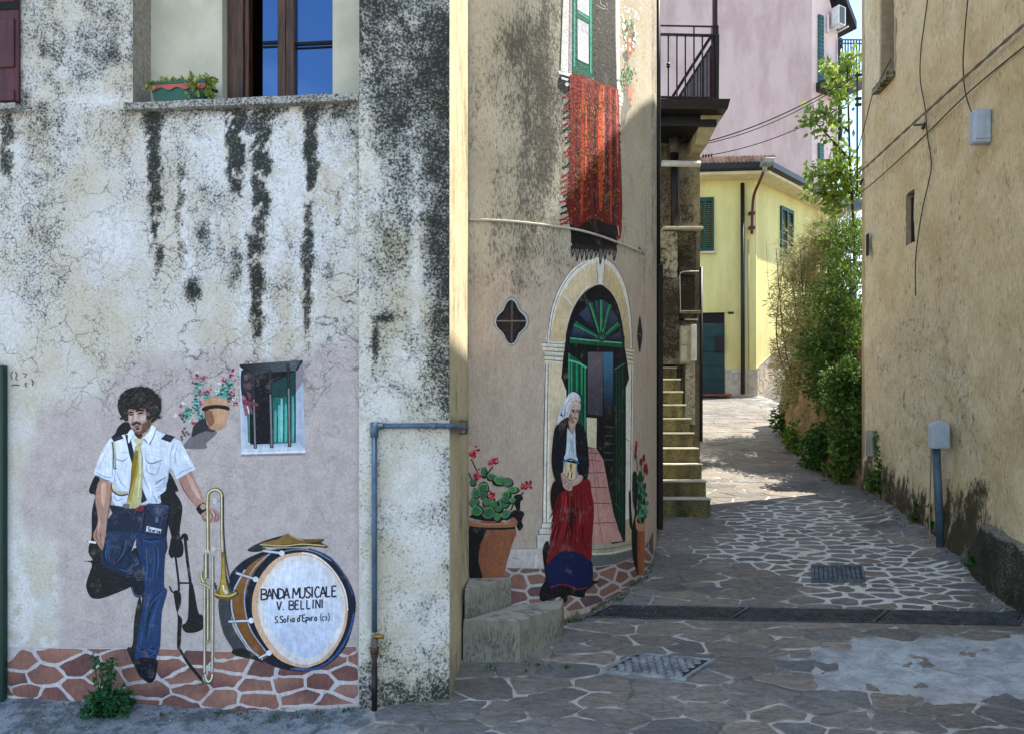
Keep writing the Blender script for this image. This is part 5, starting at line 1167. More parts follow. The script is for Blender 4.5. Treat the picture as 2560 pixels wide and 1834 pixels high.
A.part('hands', 'stuff'); A.poly('#a8867a', [(232, 1240), (262, 1215), (320, 1280), (330, 1320), (270, 1385), (250, 1340)], 2); A.poly('#b3938a', [(262, 1370), (330, 1310), (440, 1310), (490, 1250), (555, 1280), (500, 1370), (400, 1420), (392, 1470), (340, 1480), (280, 1440)], 3)
A.lines('#5a4038', 7, [[(275, 1400), (330, 1345), (400, 1330)], [(300, 1440), (350, 1380), (410, 1365)], [(330, 1465), (370, 1410), (395, 1400)], [(270, 1360), (310, 1330)]], smooth=3); A.lines('#d5bcb0', 8, [[(300, 1400), (350, 1350)], [(440, 1340), (500, 1290)], [(260, 1260), (290, 1310)]], smooth=0)
A.part('head'); A.poly('#b39688', [(345, 490), (350, 400), (440, 400), (440, 560), (400, 690), (360, 590)], 2); A.lines('#6b5044', 7, [[(370, 530), (385, 640)], [(420, 540), (398, 650)]], smooth=0)
A.poly('#b89c8e', [(385, 240), (430, 160), (490, 170), (508, 250), (495, 330), (485, 420), (470, 480), (430, 530), (390, 510), (345, 460), (350, 360)], 3); A.poly('#cdb3a6', [(400, 230), (450, 190), (490, 230), (480, 290), (410, 290)], 3); A.poly('#8d6d60', [(355, 370), (400, 380), (400, 440), (430, 480), (400, 510), (350, 460)], 3)
A.line('#2d2320', 14, [(380, 320), (410, 312), (435, 325)], 3); A.line('#2d2320', 14, [(455, 325), (475, 318), (492, 330)], 3); A.line('#1c1513', 18, [(390, 335), (428, 340)], 0); A.line('#1c1513', 16, [(460, 340), (488, 342)], 0); A.line('#6b4c42', 9, [(445, 330), (432, 390), (440, 425), (470, 425)], 3); A.line('#4a302a', 11, [(398, 445), (430, 430), (468, 450)], 3); A.lines('#7d6054', 7, [[(400, 400), (420, 420), (400, 450)], [(400, 480), (440, 500)], [(395, 255), (440, 245), (490, 255)], [(400, 275), (440, 268)]], smooth=3); A.line('#d9c2b6', 8, [(452, 340), (450, 410)], 0)
A.part('headscarf'); A.poly('#cfd0d6', [(400, 200), (430, 150), (490, 160), (515, 230), (512, 320), (505, 300), (500, 200), (450, 150), (410, 190), (370, 300), (340, 420), (300, 450), (250, 460), (210, 500), (190, 530), (188, 470), (195, 390), (230, 270), (290, 180), (340, 90), (400, 52), (450, 60), (490, 100), (515, 180), (500, 170), (440, 130)], 1)
A.poly('#cfd0d6', [(190, 520), (190, 400), (235, 265), (300, 165), (345, 85), (400, 52), (455, 65), (498, 110), (516, 190), (440, 140), (400, 200), (362, 310), (335, 410), (250, 460)], 2); A.lines('#83858f', 8, [[(370, 150), (300, 260), (280, 400)], [(400, 180), (350, 300), (310, 420)], [(330, 160), (260, 270), (230, 380)], [(430, 110), (480, 130), (508, 200)]], smooth=3); A.lines('#e9eaee', 14, [[(380, 90), (320, 180), (270, 270)], [(430, 80), (480, 110)], [(215, 400), (205, 480)]], smooth=3); A.ell('#24242c', 238, 388, 16, 13); A.lines('#40404a', 9, [[(238, 350), (262, 420)], [(270, 380), (285, 440)], [(300, 330), (290, 400)]], smooth=0)
A.part('hair'); A.poly('#15100e', [(205, 510), (250, 460), (335, 415), (345, 470), (320, 560), (240, 680), (215, 670), (250, 560)], 3); A.lines('#5a3a2e', 9, [[(320, 480), (280, 580), (225, 670)], [(300, 480), (260, 580)]], smooth=3)
A.flush()
# ---- painted window above, with shawl
A.begin('painted_open_window', 1480, 200, 'painted open window with green shutter above the hanging red shawl')
A.crop(1390, 0, .1969)
A.part('frame', 'stuff'); A.poly('#d8d5cc', [(80, -60), (170, -60), (160, 930), (60, 900)], 0); A.line('#0d0e10', 14, [(84, -60), (72, 300), (52, 890)], 2); A.poly('#a89aa4', [(172, -60), (205, -60), (200, 940), (160, 930)], 0); A.line('#23202a', 6, [(170, -60), (158, 930)], 0); A.poly('#dcdad6', [(28, 900), (195, 940), (190, 980), (35, 945)], 0); A.line('#1d1e24', 7, [(30, 945), (190, 985)], 0); A.poly('#12141a', [(50, 960), (165, 990), (170, 1150), (110, 1190), (60, 1160), (20, 1080)], 3); A.poly('#c9c9cc', [(65, 980), (160, 1005), (150, 1030), (70, 1010)], 0); A.ell('#c0c0c4', 140, 1075, 28, 24)
A.poly('#cfcfcc', [(760, -60), (810, -60), (815, 900), (830, 1180), (770, 1120)], 0); A.line('#2c3230', 7, [(745, -60), (750, 500), (770, 1120)], 2); A.line('#8d9090', 5, [(800, -60), (808, 600), (812, 900)], 2); A.poly('#cac8c4', [(775, 1150), (850, 1190), (840, 1360), (790, 1330)], 0); A.lines('#2a2c2e', 7, [[(780, 1210), (850, 1250)], [(785, 1280), (845, 1320)]], smooth=0)
A.part('dark_opening'); A.poly('#3f3d38', [(465, -60), (745, -60), (755, 600), (775, 1130), (480, 1020)], 0, '#34332f'); A.lines('#a9a69c', 7, [[(560, 10), (575, 60), (630, 90)], [(500, 60), (590, 110), (660, 120)], [(640, 40), (655, 75)]], smooth=3)
for _ in range(160):
    x, y = rnd.uniform(475, 745), rnd.uniform(-20, 1020); A.ell(rnd.choice(['#5f5c55', '#24231f', '#4d4a44', '#2c2a27']), x, y, rnd.uniform(5, 14), rnd.uniform(5, 14), 6, .3)
A.part('green_shutter'); A.poly('#1f6b55', [(205, -60), (470, -60), (470, 1000), (200, 930)], 0, '#1a5a48'); A.poly('#c6c7cb', [(268, -60), (418, -60), (415, 210), (270, 125)], 0); A.poly('#bdbcc2', [(272, 235), (412, 310), (412, 820), (275, 755)], 0, '#cfd0d4'); A.lines('#4aa287', 16, [[(235, -60), (232, 850)], [(440, -60), (440, 940)], [(275, 150), (415, 245)]], smooth=0); A.lines('#0d3a2e', 10, [[(212, -60), (208, 900)], [(262, -60), (268, 860)], [(465, -60), (470, 990)], [(275, 765), (415, 835)], [(272, 230), (412, 308)], [(425, 240), (425, 940)]], smooth=0)
A.flush()
A.begin('painted_wall_pots', 1580, 160, 'painted pair of small hanging pots with pale flowers beside the painted window')
A.step = 4
A.part('painted_shadow', 'stuff'); A.poly('#77766f', [(850, 1130), (920, 1080), (930, 1300), (960, 1350), (900, 1450), (860, 1590), (825, 1560), (830, 1400), (870, 1250)], 3); A.poly('#5d5f5a', [(850, 680), (910, 640), (925, 740), (900, 790), (860, 740)], 3)
A.part('pot'); A.poly('#b3775c', [(890, 390), (960, 380), (985, 500), (975, 640), (945, 730), (920, 720), (905, 560)], 3); A.line('#5d5f5d', 16, [(905, 460), (960, 470), (990, 560)], 3); A.ell('#9a5a44', 938, 680, 16, 20); A.part('pot'); A.poly('#bd8266', [(920, 1090), (965, 1090), (970, 1220), (945, 1310), (920, 1280)], 3); A.ell('#9a5a44', 938, 1270, 16, 20)
A.part('leaves', 'stuff')
for (cx_, cy_, rx, ry, n) in ((880, 400, 40, 160, 50), (970, 350, 30, 120, 34), (1000, 460, 30, 60, 16), (910, 960, 70, 110, 90), (830, 1020, 30, 100, 20)):
    for _ in range(n): A.ell(rnd.choice(['#5c7a52', '#6f8d66', '#49603f', '#85a07c']), rnd.gauss(cx_, rx*.5), rnd.gauss(cy_, ry*.5), rnd.uniform(6, 12), rnd.uniform(10, 24), 6, .2)
A.part('flowers', 'stuff')
for _ in range(40): A.ell(rnd.choice(['#e4e4e0', '#d5d6d2', '#efefec']), rnd.choice([rnd.gauss(850, 10), rnd.gauss(930, 30), rnd.gauss(1015, 22)]), rnd.uniform(90, 640), rnd.uniform(8, 15), rnd.uniform(14, 28), 7, .2)
for _ in range(12): A.ell('#a8605c', rnd.gauss(870, 12), rnd.uniform(740, 1180), 7, 16, 6, .2)
A.flush(); A.step = 7.
A.begin('painted_shawl', 1480, 600, 'painted long red fringed shawl hanging below the painted window')
A.crop(1360, 160, .3202)
A.part('painted_shadow', 'stuff')
A.poly('#0a0a0c', [(185, 1130), (210, 1250), (260, 1270), (340, 1230), (560, 1340), (560, 1440), (480, 1450), (430, 1470), (230, 1430), (210, 1330)], 2)
for i in range(10):
    x = 225+i*36; y0 = 1430+rnd.uniform(-10, 10); y1 = 1500+rnd.uniform(0, 50)+(40 if i == 6 else 0); A.poly('#1d1c1e', [(x-18, y0), (x+20, y0), (x+6, y1-20), (x-8, y1), (x-12, y1-30)], 2); A.line('#8f8c88', 4, [(x-6, y0+25), (x-4, y1-30)], 0); A.line('#8f8c88', 4, [(x+6, y0+25), (x+2, y1-40)], 0)
A.part('fringe', 'stuff')
for (y, d_, c_) in ((240, 50, '#7d1a1c'), (300, 40, '#0d0d0e'), (330, 50, '#7d1a1c'), (360, 52, '#0d0d0e'), (410, 56, '#0d0d0e'), (460, 56, '#7d1a1c'), (500, 54, '#0d0d0e'), (560, 40, '#7d1a1c'), (600, 34, '#0d0d0e'), (670, 44, '#8f1a1e'), (700, 36, '#8f1a1e'), (790, 54, '#0d0d0e'), (860, 66, '#8f1a1e'), (900, 66, '#8f1a1e'), (950, 70, '#8f1a1e'), (985, 66, '#8f1a1e'), (1010, 50, '#0d0d0e'), (1060, 80, '#8f1a1e'), (1100, 66, '#0d0d0e'), (1150, 72, '#0d0d0e'), (1200, 80, '#8f1a1e'), (1230, 70, '#8f1a1e')):
    A.line(c_, 12, [(205, y-20), (205-d_*.6, y+10), (205-d_, y+20)], 3); A.ell(c_, 205-d_, y+22, 9); A.line(c_, 7, [(205, y+14), (205-d_, y+20)], 0)
for i in range(14): y = 460+i*62; A.poly('#5c1013', [(586, y), (606, y+36), (590, y+30)], 0)
A.poly('#7d1417', [(545, 1220), (605, 1200), (600, 1350), (575, 1370), (555, 1320)], 2); A.line('#c9c4be', 5, [(575, 1260), (585, 1340)], 0)
A.part('cloth')
cl = [(215, 80), (300, 95), (390, 130), (470, 160), (560, 195), (580, 260), (585, 500), (598, 800), (605, 1000), (606, 1210), (560, 1270), (480, 1250), (400, 1225), (320, 1250), (250, 1285), (215, 1250), (170, 1100), (190, 1000), (195, 800), (205, 500), (195, 160)]
A.poly('#7a2217', cl, 2, '#5a120e')
for (x0, x1, w_, c_, y0, y1) in ((230, 215, 20, '#6d1712', 100, 1250), (300, 290, 24, '#a23418', 120, 1230), (350, 345, 14, '#541210', 130, 1220), (400, 392, 22, '#2b0d0f', 150, 1200), (440, 440, 34, '#b9481f', 170, 1150), (462, 462, 16, '#c06a5c', 180, 900), (490, 490, 16, '#2f0d10', 180, 1250), (515, 520, 18, '#a5342c', 190, 1240), (540, 545, 14, '#31100f', 200, 1250), (562, 572, 18, '#b05a58', 210, 800), (575, 590, 18, '#7d1410', 700, 1230), (260, 250, 12, '#3f0f0e', 140, 1240), (325, 320, 12, '#c25a26', 300, 900)):
    A.line(c_, w_, [(x0, y0), ((x0+x1)/2+rnd.uniform(-6, 6), (y0+y1)/2), (x1, y1)], 4, .5)
for _ in range(1150):
    y = rnd.uniform(100, 1220); x = rnd.uniform(205, 585)
    if y < 90+(x-215)*.32: continue
    t = rnd.uniform(0, 6.28); q = rnd.uniform(6, 16)
    A.line(rnd.choice(['#8a6428', '#8f6c30', '#220a0a', '#220a0a', '#220a0a', '#96442a', '#7d1c19', '#7a5a22', '#42130f', '#2c0d0b']), rnd.uniform(3, 6.5), [(x+q*math.cos(t+j*.9), y+q*1.3*math.sin(t+j*.9)) for j in range(3)], 2, .6)
for (x, y, q) in ((330, 380, 60), (450, 720, 40), (300, 700, 44), (480, 1000, 34), (270, 900, 40), (440, 330, 30), (560, 1010, 24)):
    for a in range(26): A.line(rnd.choice(['#a87a30', '#220a0a']), 5, [(x+q*math.cos(a*.5)*(.5+.02*a), y+q*1.3*math.sin(a*.5)*(.5+.02*a)), (x+q*math.cos(a*.5+.3)*(.5+.02*a), y+q*1.3*math.sin(a*.5+.3)*(.5+.02*a))], 0)
A.poly('#16070a', [(250, 1285), (330, 1235), (400, 1215), (480, 1250), (560, 1270), (560, 1350), (400, 1310), (240, 1290)], 3); A.line('#6d1410', 14, [(410, 1210), (440, 1180), (480, 1200), (500, 1250)], 3)
A.flush()
# ------------------------------------------------------------------ stairs and the old stone house
M_step = stained('ochre_steps', '#94864f', '#786c40', '#857a55', '#aa9d6c', lichen='#2d2a1c')
M_tread = simple('pale_tread', '#c9c2ac', '#b4ac96', 8, .85, 0, .4, 60)
stair = thing('stone_staircase', (1.95, 9.5, G(1.95, 8.6)), 'steep mossy concrete staircase climbing beside the curved house', 'stairs')
SZ0 = EYE-.97; rise, going = .1855, .243
sr = random.Random(5)
for i in range(10):
    y0 = 8.60+i*going; z0 = SZ0+i*rise; x1 = 2.25+.010*i+sr.uniform(-.012, .012); mb = MB()
    N = 10
    for k in range(N):
        xa, xb = 1.58+(x1-1.58)*k/N, 1.58+(x1-1.58)*(k+1)/N
        mb.hexa([(xa, y0, z0-.3), (xb, y0, z0-.3), (xb, 11.1, z0-.3), (xa, 11.1, z0-.3), (xa, y0, z0+rise-.02), (xb, y0, z0+rise-.02), (xb, 11.1, z0+rise-.02), (xa, 11.1, z0+rise-.02)])
    mb.c = [(max(.25, .5+.2*fbm(v[0]*5, v[2]*6, i)), 0, 0, .2) for v in mb.v]
    st = mb.build('step', M_step, stair)
    mb = MB(); mb.box(1.58, x1+.012, y0-.015, y0+going+.02, z0+rise-.02, z0+rise); mb.build('tread', M_tread, st, bevel=.006)
old = thing('old_stone_house', (2.0, 11.6, G(2, 11)), 'old brown stone house with roof terrace above the stairs', 'house')
M_old = stained('brown_render', '#8a7f6a', '#75694f', '#8a7f6a', '#b0a684', lichen='#33291c', bumpk=.9, speck=40)
M_rub = stained('rubble', '#a59a7c', '#8d8264', '#a59a7c', '#cbc3a4', lichen='#352a1a', bumpk=1., speck=18)
OD = 11.05; OP = Pl((1.0, OD), (2.745, OD))
def opx(px): return (px-CX)/F*OD
def oz(py, d=OD): return EYE+(HY-py)/F*d
def m_old(x, y, u, z):
    w_ = fbm(u*5, z*3, 4.); d = .42+.3*w_+.12*fbm(u*16, z*12)
    if y < 395: d *= ss(260, 330, y)*.8
    if x > 1535: d *= .55
    return (max(0, min(1, d)), 0, .2, .6*ss(1520, 1530, x)*ss(700, 400, y))
wallgrid('front_wall', lambda u, z: OP.p(u, z, .02*fbm(u*4, z*4, 7.)), frange(0, OP.len, .035), frange(.9, 6.45, .05), m_old, M_old, old)
mb = MB(); mb.box(1.0, 2.742, OD+.05, 15, .8, 6.4); mb.build('rear_block', M_niche, old)
def relief(name, pxs, mat, d0, cst, taper=None):          # stacked blocks standing proud of the wall, as pixel bands
    mb = MB()
    for (xa, xb, ya, yb) in pxs:
        n = max(2, int(abs(yb-ya)/12))
        for k in range(n):
            y0, y1 = ya+(yb-ya)*k/n, ya+(yb-ya)*(k+1)/n; j = .006*math.sin(k*2.3+xa)
            b = len(mb.v); mb.box(opx(xa)+j, opx(xb)+j*.7, OD-d0, OD+.02, oz(y1), oz(y0))
    mb.c = [(max(0., min(1., cst[0]+.3*fbm(v[0]*7, v[2]*5, 2.))), 0, 0, cst[1]) for v in mb.v]
    return mb.build(name, mat, old)
relief('rubble_pier', [(1640, 1681, 594, 705)], M_rub, .34, (.42, .8)); relief('brick_pier', [(1640, 1685, 705, 915)], M_old, .34, (.62, .0))
mb = MB()
for k in range(8):
    t0, t1 = k/8, (k+1)/8; xl0, xl1 = 1674+14*t0, 1674+14*t1
    mb.hexa([(opx(xl1), OD-.26, oz(593+102*t1)), (opx(1729), OD-.26, oz(593+102*t1)), (opx(1729), OD+.02, oz(593+102*t1)), (opx(xl1), OD+.02, oz(593+102*t1)), (opx(xl0), OD-.30, oz(593+102*t0)), (opx(1729), OD-.30, oz(593+102*t0)), (opx(1729), OD+.02, oz(593+102*t0)), (opx(xl0), OD+.02, oz(593+102*t0))])
mb.c = [(.55+.3*fbm(v[0]*7, v[2]*5), 0, 0, .1) for v in mb.v]; mb.build('corbel', M_old, old)
relief('dark_recess_column', [(1687, 1729, 696, 784)], M_old, .20, (.78, 0)); relief('capital', [(1690, 1733, 793, 803), (1688, 1730, 806, 822)], M_old, .24, (.6, .2))
mb = MB(); mb.box(opx(1688), opx(1739), OD-.30, OD+.01, oz(792), oz(784)); mb.c = []; mb.build('capital_slab', simple('old_slab', '#7d735c', '#5f563f', 14, .9, 0, .5, 40), old, bevel=.008)
mb = MB(); mb.box(opx(1645), opx(1741), OD-.40, OD+.01, oz(590.5), oz(584)); mb.build('pale_ledge', M_tread, old, bevel=.006)
mb = MB(); mb.box(opx(1702), opx(1733), OD-.27, OD+.01, oz(807), oz(803.5)); mb.build('pale_ledge', M_tread, old, bevel=.003)
mb = MB(); mb.box(opx(1687), opx(1716), OD-.30, OD-.01, oz(913), oz(821)); bx_ = mb.build('meter_cabinet', simple('cream_metal', '#b3a98a', '#8d8468', 14, .7, 0, .3, 30), old, bevel=.006)
mb = MB(); mb.box(opx(1690), opx(1706), OD-.306, OD-.302, oz(866), oz(826)); mb.box(opx(1690), opx(1706), OD-.306, OD-.302, oz(908), oz(870)); mb.build('cabinet_door', simple('pale_cream', '#c6bda0', '#a9a086', 10, .7), bx_)
mb = MB(); mb.box(opx(1716), opx(1729), OD-.30, OD-.01, oz(906), oz(818)); mb.build('white_post', simple('white_plaster', '#dcd9cc', '#c4c0b0', 8, .85, 0, .3), old, bevel=.006)
mb = MB(); mb.box(opx(1707), opx(1731), OD-.16, OD+.02, oz(1060), oz(906)); mb.c = [(.3, 0, 0, .9)]*len(mb.v); mb.build('plaster_strip', M_rub, old)
M_blackpipe = simple('black_pipe', '#191818', '#100f10', 6, .45, 0, .1)
M_brownpipe = simple('brown_metal', '#2a211e', '#1a1412', 6, .45, .2, .1)
mb = MB(); mb.tube([(opx(1751), OD-.05, oz(1103)), (opx(1751), OD-.05, oz(670))], .022, 8); mb.build('dark_pipe', M_blackpipe, old, smooth=True)
mb = MB(); mb.tube([(opx(1689), OD-.33, oz(790)), (opx(1687), OD-.33, oz(700)), (opx(1689), OD-.33, oz(693)), (opx(1700), OD-.33, oz(690.5)), (opx(1733), OD-.33, oz(690))], .007, 8); mb.build('white_conduit', simple('white_pvc', '#d6d4cc', '#c0beb6', 6, .4), old, smooth=True)
mb = MB(); mb.tube([(opx(1640), OD-.42, oz(434)), (opx(1733), OD-.42, oz(436))], .042, 12); mb.build('white_stub_pipe', MATS['white_pvc'], old, smooth=True)
# rain pipes that join under the terrace
def op(zx, zy, d=OD-.16): return P(1640+zx*.2463, zy*.2463, d)
mb = MB(); mb.tube(catmull([op(300, 1215), op(290, 1270), op(230, 1300), op(185, 1340), op(178, 1400), op(180, 1480)], False, 4), .062, 12); mb.build('rain_pipe', M_brownpipe, old, smooth=True)
mb = MB(); mb.tube(catmull([op(500, 1120), op(500, 1180), op(470, 1240), op(350, 1340), op(230, 1450), op(190, 1500)], False, 4), .055, 12); mb.build('rain_pipe', M_brownpipe, old, smooth=True)
mb = MB(); mb.tube([op(184, 1400), op(186, 1560)], .075, 12); mb.build('pipe_junction', simple('grey_brown_pvc', '#5a4f48', '#483e38', 6, .5), old, smooth=True)
mb = MB(); mb.tube([op(186, 1540), P(1688, 470, OD-.16), P(1688, 585, OD-.16)], .060, 12); mb.build('rain_pipe', M_brownpipe, old, smooth=True)
# terrace slab, eave and railing
FD = 10.2
def fp(zx, zy, d=FD): return P(1640+zx*.2463, zy*.2463, d)
zt, zb, zb2 = fp(0, 1015).z, fp(0, 1108).z, fp(0, 1215).z; xr = fp(750, 0).x
mb = MB(); mb.hexa([(1.2, FD, zb), (xr-.03, FD, zb), (xr-.03, 15, zb), (1.2, 15, zb), (1.2, FD-.03, zt), (xr, FD-.03, zt), (xr, 15, zt), (1.2, 15, zt)]); mb.build('terrace_gutter', M_brownpipe, old)
mb = MB(); mb.box(1.2, fp(610, 0, FD+.25).x, FD+.22, 14.9, zb2, zb-.004); mb.build('terrace_beam', M_blackpipe, old)
mb = MB(); mb.hexa([(2.55, FD+.35, zb-.35), (2.72, FD+.35, zb-.35), (2.72, 14.9, zb-.35), (2.55, 14.9, zb-.35), (2.6, FD+.2, zb-.004), (xr-.05, FD+.2, zb-.004), (xr-.05, 14.9, zb-.004), (2.6, 14.9, zb-.004)]); mb.build('eave_underside', simple('eave_plaster', '#b5a983', '#9a8e6b', 6, .85, 0, .3), old)
RD = 10.5; rail = thing('terrace_railing', fp(350, 1000, RD), 'dark iron railing with inclined stair panel on the brown roof terrace', 'railing')
def rp(zx, zy, d=RD): return P(1640+zx*.2463, zy*.2463, d)
M_rail = simple('dark_red_iron', '#33211f', '#221615', 8, .45, .3, .1)
for zx, zy0, zy1 in ((125, 365, 1005), (212, 365, 1005), (298, 365, 1005), (385, 270, 1005), (470, 365, 1005), (40, 365, 1005)):
    mb = MB(); mb.tube([rp(zx, zy0), rp(zx, zy1)], .011, 6); b_ = mb.build('baluster', M_rail, rail)
    if zx in (125,): mb = MB(); mb.tube([rp(zx, 640), rp(zx, 655), rp(zx, 672), rp(zx, 690)], [.014, .03, .02, .014], 8); mb.tube([rp(zx, 668), rp(zx, 680), rp(zx, 695)], [.014, .03, .014], 8); mb.build('baluster_knot', M_rail, b_)
for nm, a, b_, w_ in (('top_rail', (-20, 352), (632, 366), .03), ('thin_rail', (-20, 262), (630, 274), .018), ('bottom_rail', (-20, 988), (628, 1000), .026)):
    mb = MB(); mb.bar(rp(*a), rp(*b_), w_); mb.build(nm, M_rail, rail)
mb = MB(); mb.bar(rp(622, 360), rp(618, 1010), .045); mb.build('end_post', M_blackpipe, rail)
mb = MB(); mb.bar(rp(597, -120, RD+.1), rp(597, 275, RD+.1), .06); mb.bar(rp(597, 275, RD+.1), rp(594, 1010, RD+.1), .085); mb.build('column', simple('oxide_red_iron', '#431a17', '#2a100f', 5, .5, 0, .1), rail)
mb = MB(); mb.bar(rp(575, 345, RD+.15), rp(150, 1015, RD+.15), .04); mb.bar(rp(580, 440, RD+.15), rp(215, 1015, RD+.15), .03); mb.build('inclined_rail', M_rail, rail)
for k in range(22):
    zx = 225+k*16.2; yt = 1000-(zx-215)*1.54; mb = MB(); mb.bar(rp(zx, yt+20, RD+.2), rp(zx, 1012, RD+.2), .014 if k % 2 else .02); mb.build('panel_strip', simple('grey_sheet', '#6f6a70', '#59545c', 6, .5) if k % 2 else simple('dark_sheet', '#3b3338', '#2a2327', 6, .5), rail)
# ------------------------------------------------------------------ yellow house
YD = 18.8; yc = ((1888-CX)/F*YD, YD)
YF = Pl((3.2, 19.05), yc); YR = Pl(yc, (yc[0]+3.1, yc[1]+3.1))
yel = thing('yellow_house', (yc[0], yc[1], G(*yc)), 'pale yellow house with green shutters and dark gutters at the end of the lane', 'house')
M_yel = simple('yellow_render', '#d9cf8a', '#c6b876', 1.6, .88, 0, .4, 60, stretch=(1, 1, .3))
ZE = YF.z(1888, 447)
mb = MB(); YF.ubox(mb, 0, YF.len, 1.0, ZE, -.2, 0); mb.build('front_wall', M_yel, yel)
mb = MB(); YR.ubox(mb, 0.0, YR.len, 1.0, ZE, -.2, -.002); mb.build('side_wall', M_yel, yel)
mb = MB(); YR.ubox(mb, .0, YR.hit(1912)*0+.05, 1.0, ZE-.3, .0, .02); YF.box(mb, 1862, 470, 1888, 972, 0, .02); mb.build('corner_strip', M_yel, yel)
# crazy stone plinth
M_plst = simple('plinth_stone', '#b9ad98', '#948b7c', 4, .85, 0, .4, 40, isl=.25); M_plm = simple('plinth_mortar', '#c9c2b2', '#b5ae9e', 6, .9)
def plinth(pl, u0, u1, ztop, zbot, seed):
    mb = MB(); n = 12; 
    for k in range(n):
        a, b = u0+(u1-u0)*k/n, u0+(u1-u0)*(k+1)/n; mb.hexa([pl.p(a, zbot(a), .03), pl.p(b, zbot(b), .03), pl.p(b, zbot(b), 0), pl.p(a, zbot(a), 0), pl.p(a, ztop(a), .03), pl.p(b, ztop(b), .03), pl.p(b, ztop(b), 0), pl.p(a, ztop(a), 0)])
    base = mb.build('plinth', M_plm, yel); q = random.Random(seed); ss_ = []
    for _ in range(500):
        u, z = q.uniform(u0-.1, u1+.1), q.uniform(zbot(u0)-.6, ztop(u1)+.3)
        if all(math.hypot(u-a, z-b) > .20 for a, b in ss_): ss_.append((u, z))
    for i, c_ in enumerate(voronoi(ss_, .6)):
        if len(c_) < 3: continue
        r_ = inset(c_, .014)
        if len(r_) < 3: continue
        r_ = [(min(u1-.01, max(u0+.01, u)), z) for u, z in r_]; r_ = [(u, min(ztop(u)-.01, max(zbot(u)+.005, z))) for u, z in r_]
        if max(z for u, z in r_)-min(z for u, z in r_) < .05 or max(u for u, z in r_)-min(u for u, z in r_) < .05: continue
        mb = MB(); mb.prism([pl.p(u, z, .028) for u, z in r_], pl.n*.014); mb.build('plinth_stone', M_plst, base)
zp = YF.z(1830, 924)
plinth(YF, YF.hit(1813), YF.len+.02, lambda u: zp, lambda u: G(*(YF.p(u, 0).xy))-.05, 1)
plinth(YR, .03, YR.hit(1990), lambda u: zp+.02+.52*u, lambda u: G(*(YR.p(u, 0).xy))-.05, 2)
def shutter(pl, px0, py0, px1, py1, par, label=None):
    M_sh = simple('shutter_green', '#123f30', '#0d3026', 4, .5)
    u0, u1 = pl.hit(px0), pl.hit(px1); pm = (px0+px1)/2; z1, z0 = pl.z(pm, py0), pl.z(pm, py1); w_ = .07
    mb = MB(); pl.ubox(mb, u0, u0+w_, z0, z1, .0, .05); pl.ubox(mb, u1-w_, u1, z0, z1, 0, .05); pl.ubox(mb, u0+w_, u1-w_, z0, z0+.1, 0, .049); pl.ubox(mb, u0+w_, u1-w_, z1-.1, z1, 0, .049); um = (u0+u1)/2; pl.ubox(mb, um-.04, um+.04, z0+.1, z1-.1, 0, .052)
    fr = mb.build('shutter', M_sh, par); n = 22; me = None
    for side in ((u0+w_, um-.04), (um+.04, u1-w_)):
        for k in range(n):
            z = z0+.1+(z1-z0-.2)*(k+.5)/n; h = (z1-z0-.2)/n*.42
            a, b = side; mb = MB(); mb.hexa([pl.p(a, z-h, .04), pl.p(b, z-h, .04), pl.p(b, z-h+.006, .036), pl.p(a, z-h+.006, .036), pl.p(a, z+h-.006, .012), pl.p(b, z+h-.006, .012), pl.p(b, z+h, .008), pl.p(a, z+h, .008)]); mb.build('slat', M_sh, fr)
    mb = MB(); pl.ubox(mb, u0-.06, u1+.06, z0-.05, z0-.002, 0, .09); mb.build('window_sill', M_tread, par)
shutter(YF, 1738, 495, 1784, 630, yel); shutter(YR, 1950, 522, 1981, 660, yel)
M_ydoor = simple('blue_green_door', '#103a3c', '#0b2c2e', 3, .5, 0, .1)
u0, u1 = YF.hit(1740), YF.hit(1811); zd0, zd1 = YF.z(1780, 985), YF.z(1780, 782)
mb = MB(); YF.ubox(mb, u0, u1, zd0, YF.z(1780, 810), .002, .03); dd = mb.build('door', M_ydoor, yel)
for k in range(5):
    za, zb_ = zd0+(YF.z(1780, 810)-zd0)*k/5+.015, zd0+(YF.z(1780, 810)-zd0)*(k+1)/5-.012; mb = MB(); YF.ubox(mb, u0+.03, u1-.03, za, zb_, .03, .045); mb.build('door_board', M_ydoor, dd)
mb = MB(); YF.ubox(mb, u0, u1, YF.z(1780, 809), zd1, .002, .01); mb.build('transom', M_dark, dd); mb = MB(); YF.ubox(mb, u0-.02, u1+.05, zd1, zd1+.06, 0, .05); mb.build('lintel', M_yel, dd)
mb = MB(); YF.box(mb, 1788, 840, 1809, 880, .046, .10); mb.build('mailbox', M_blackpipe, dd); mb = MB(); YF.ubox(mb, u0-.1, u1+.12, zd0-.05, zd0, 0, .3); mb.build('doorstep', simple('terracotta_sill', '#8a4a34', '#6d3a2a', 6, .8), yel)
mb = MB(); YF.box(mb, 1820, 780, 1834, 785, 0, .02); mb.build('number_plate', M_blackpipe, yel)
def ftube(name, pts, r, mat, par=yel): mb = MB(); mb.tube(pts, r, 10); return mb.build(name, mat, par, smooth=True)
ftube('downpipe', [YF.at(1854, 462, .10), YF.at(1855, 985, .10)], .05, M_blackpipe); ftube('thin_pipe', [YF.at(1871, 600, .03), YF.at(1871, 985, .03)], .016, simple('yellow_pipe', '#b8ae74', '#a59b66', 5, .6))
ftube('downpipe', catmull([YR.at(2064, 548, .45), YR.at(2050, 556, .3), YR.at(2030, 566, .12), YR.at(2027, 580, .10), YR.at(2027, 800, .10)], False, 4), .055, M_blackpipe)
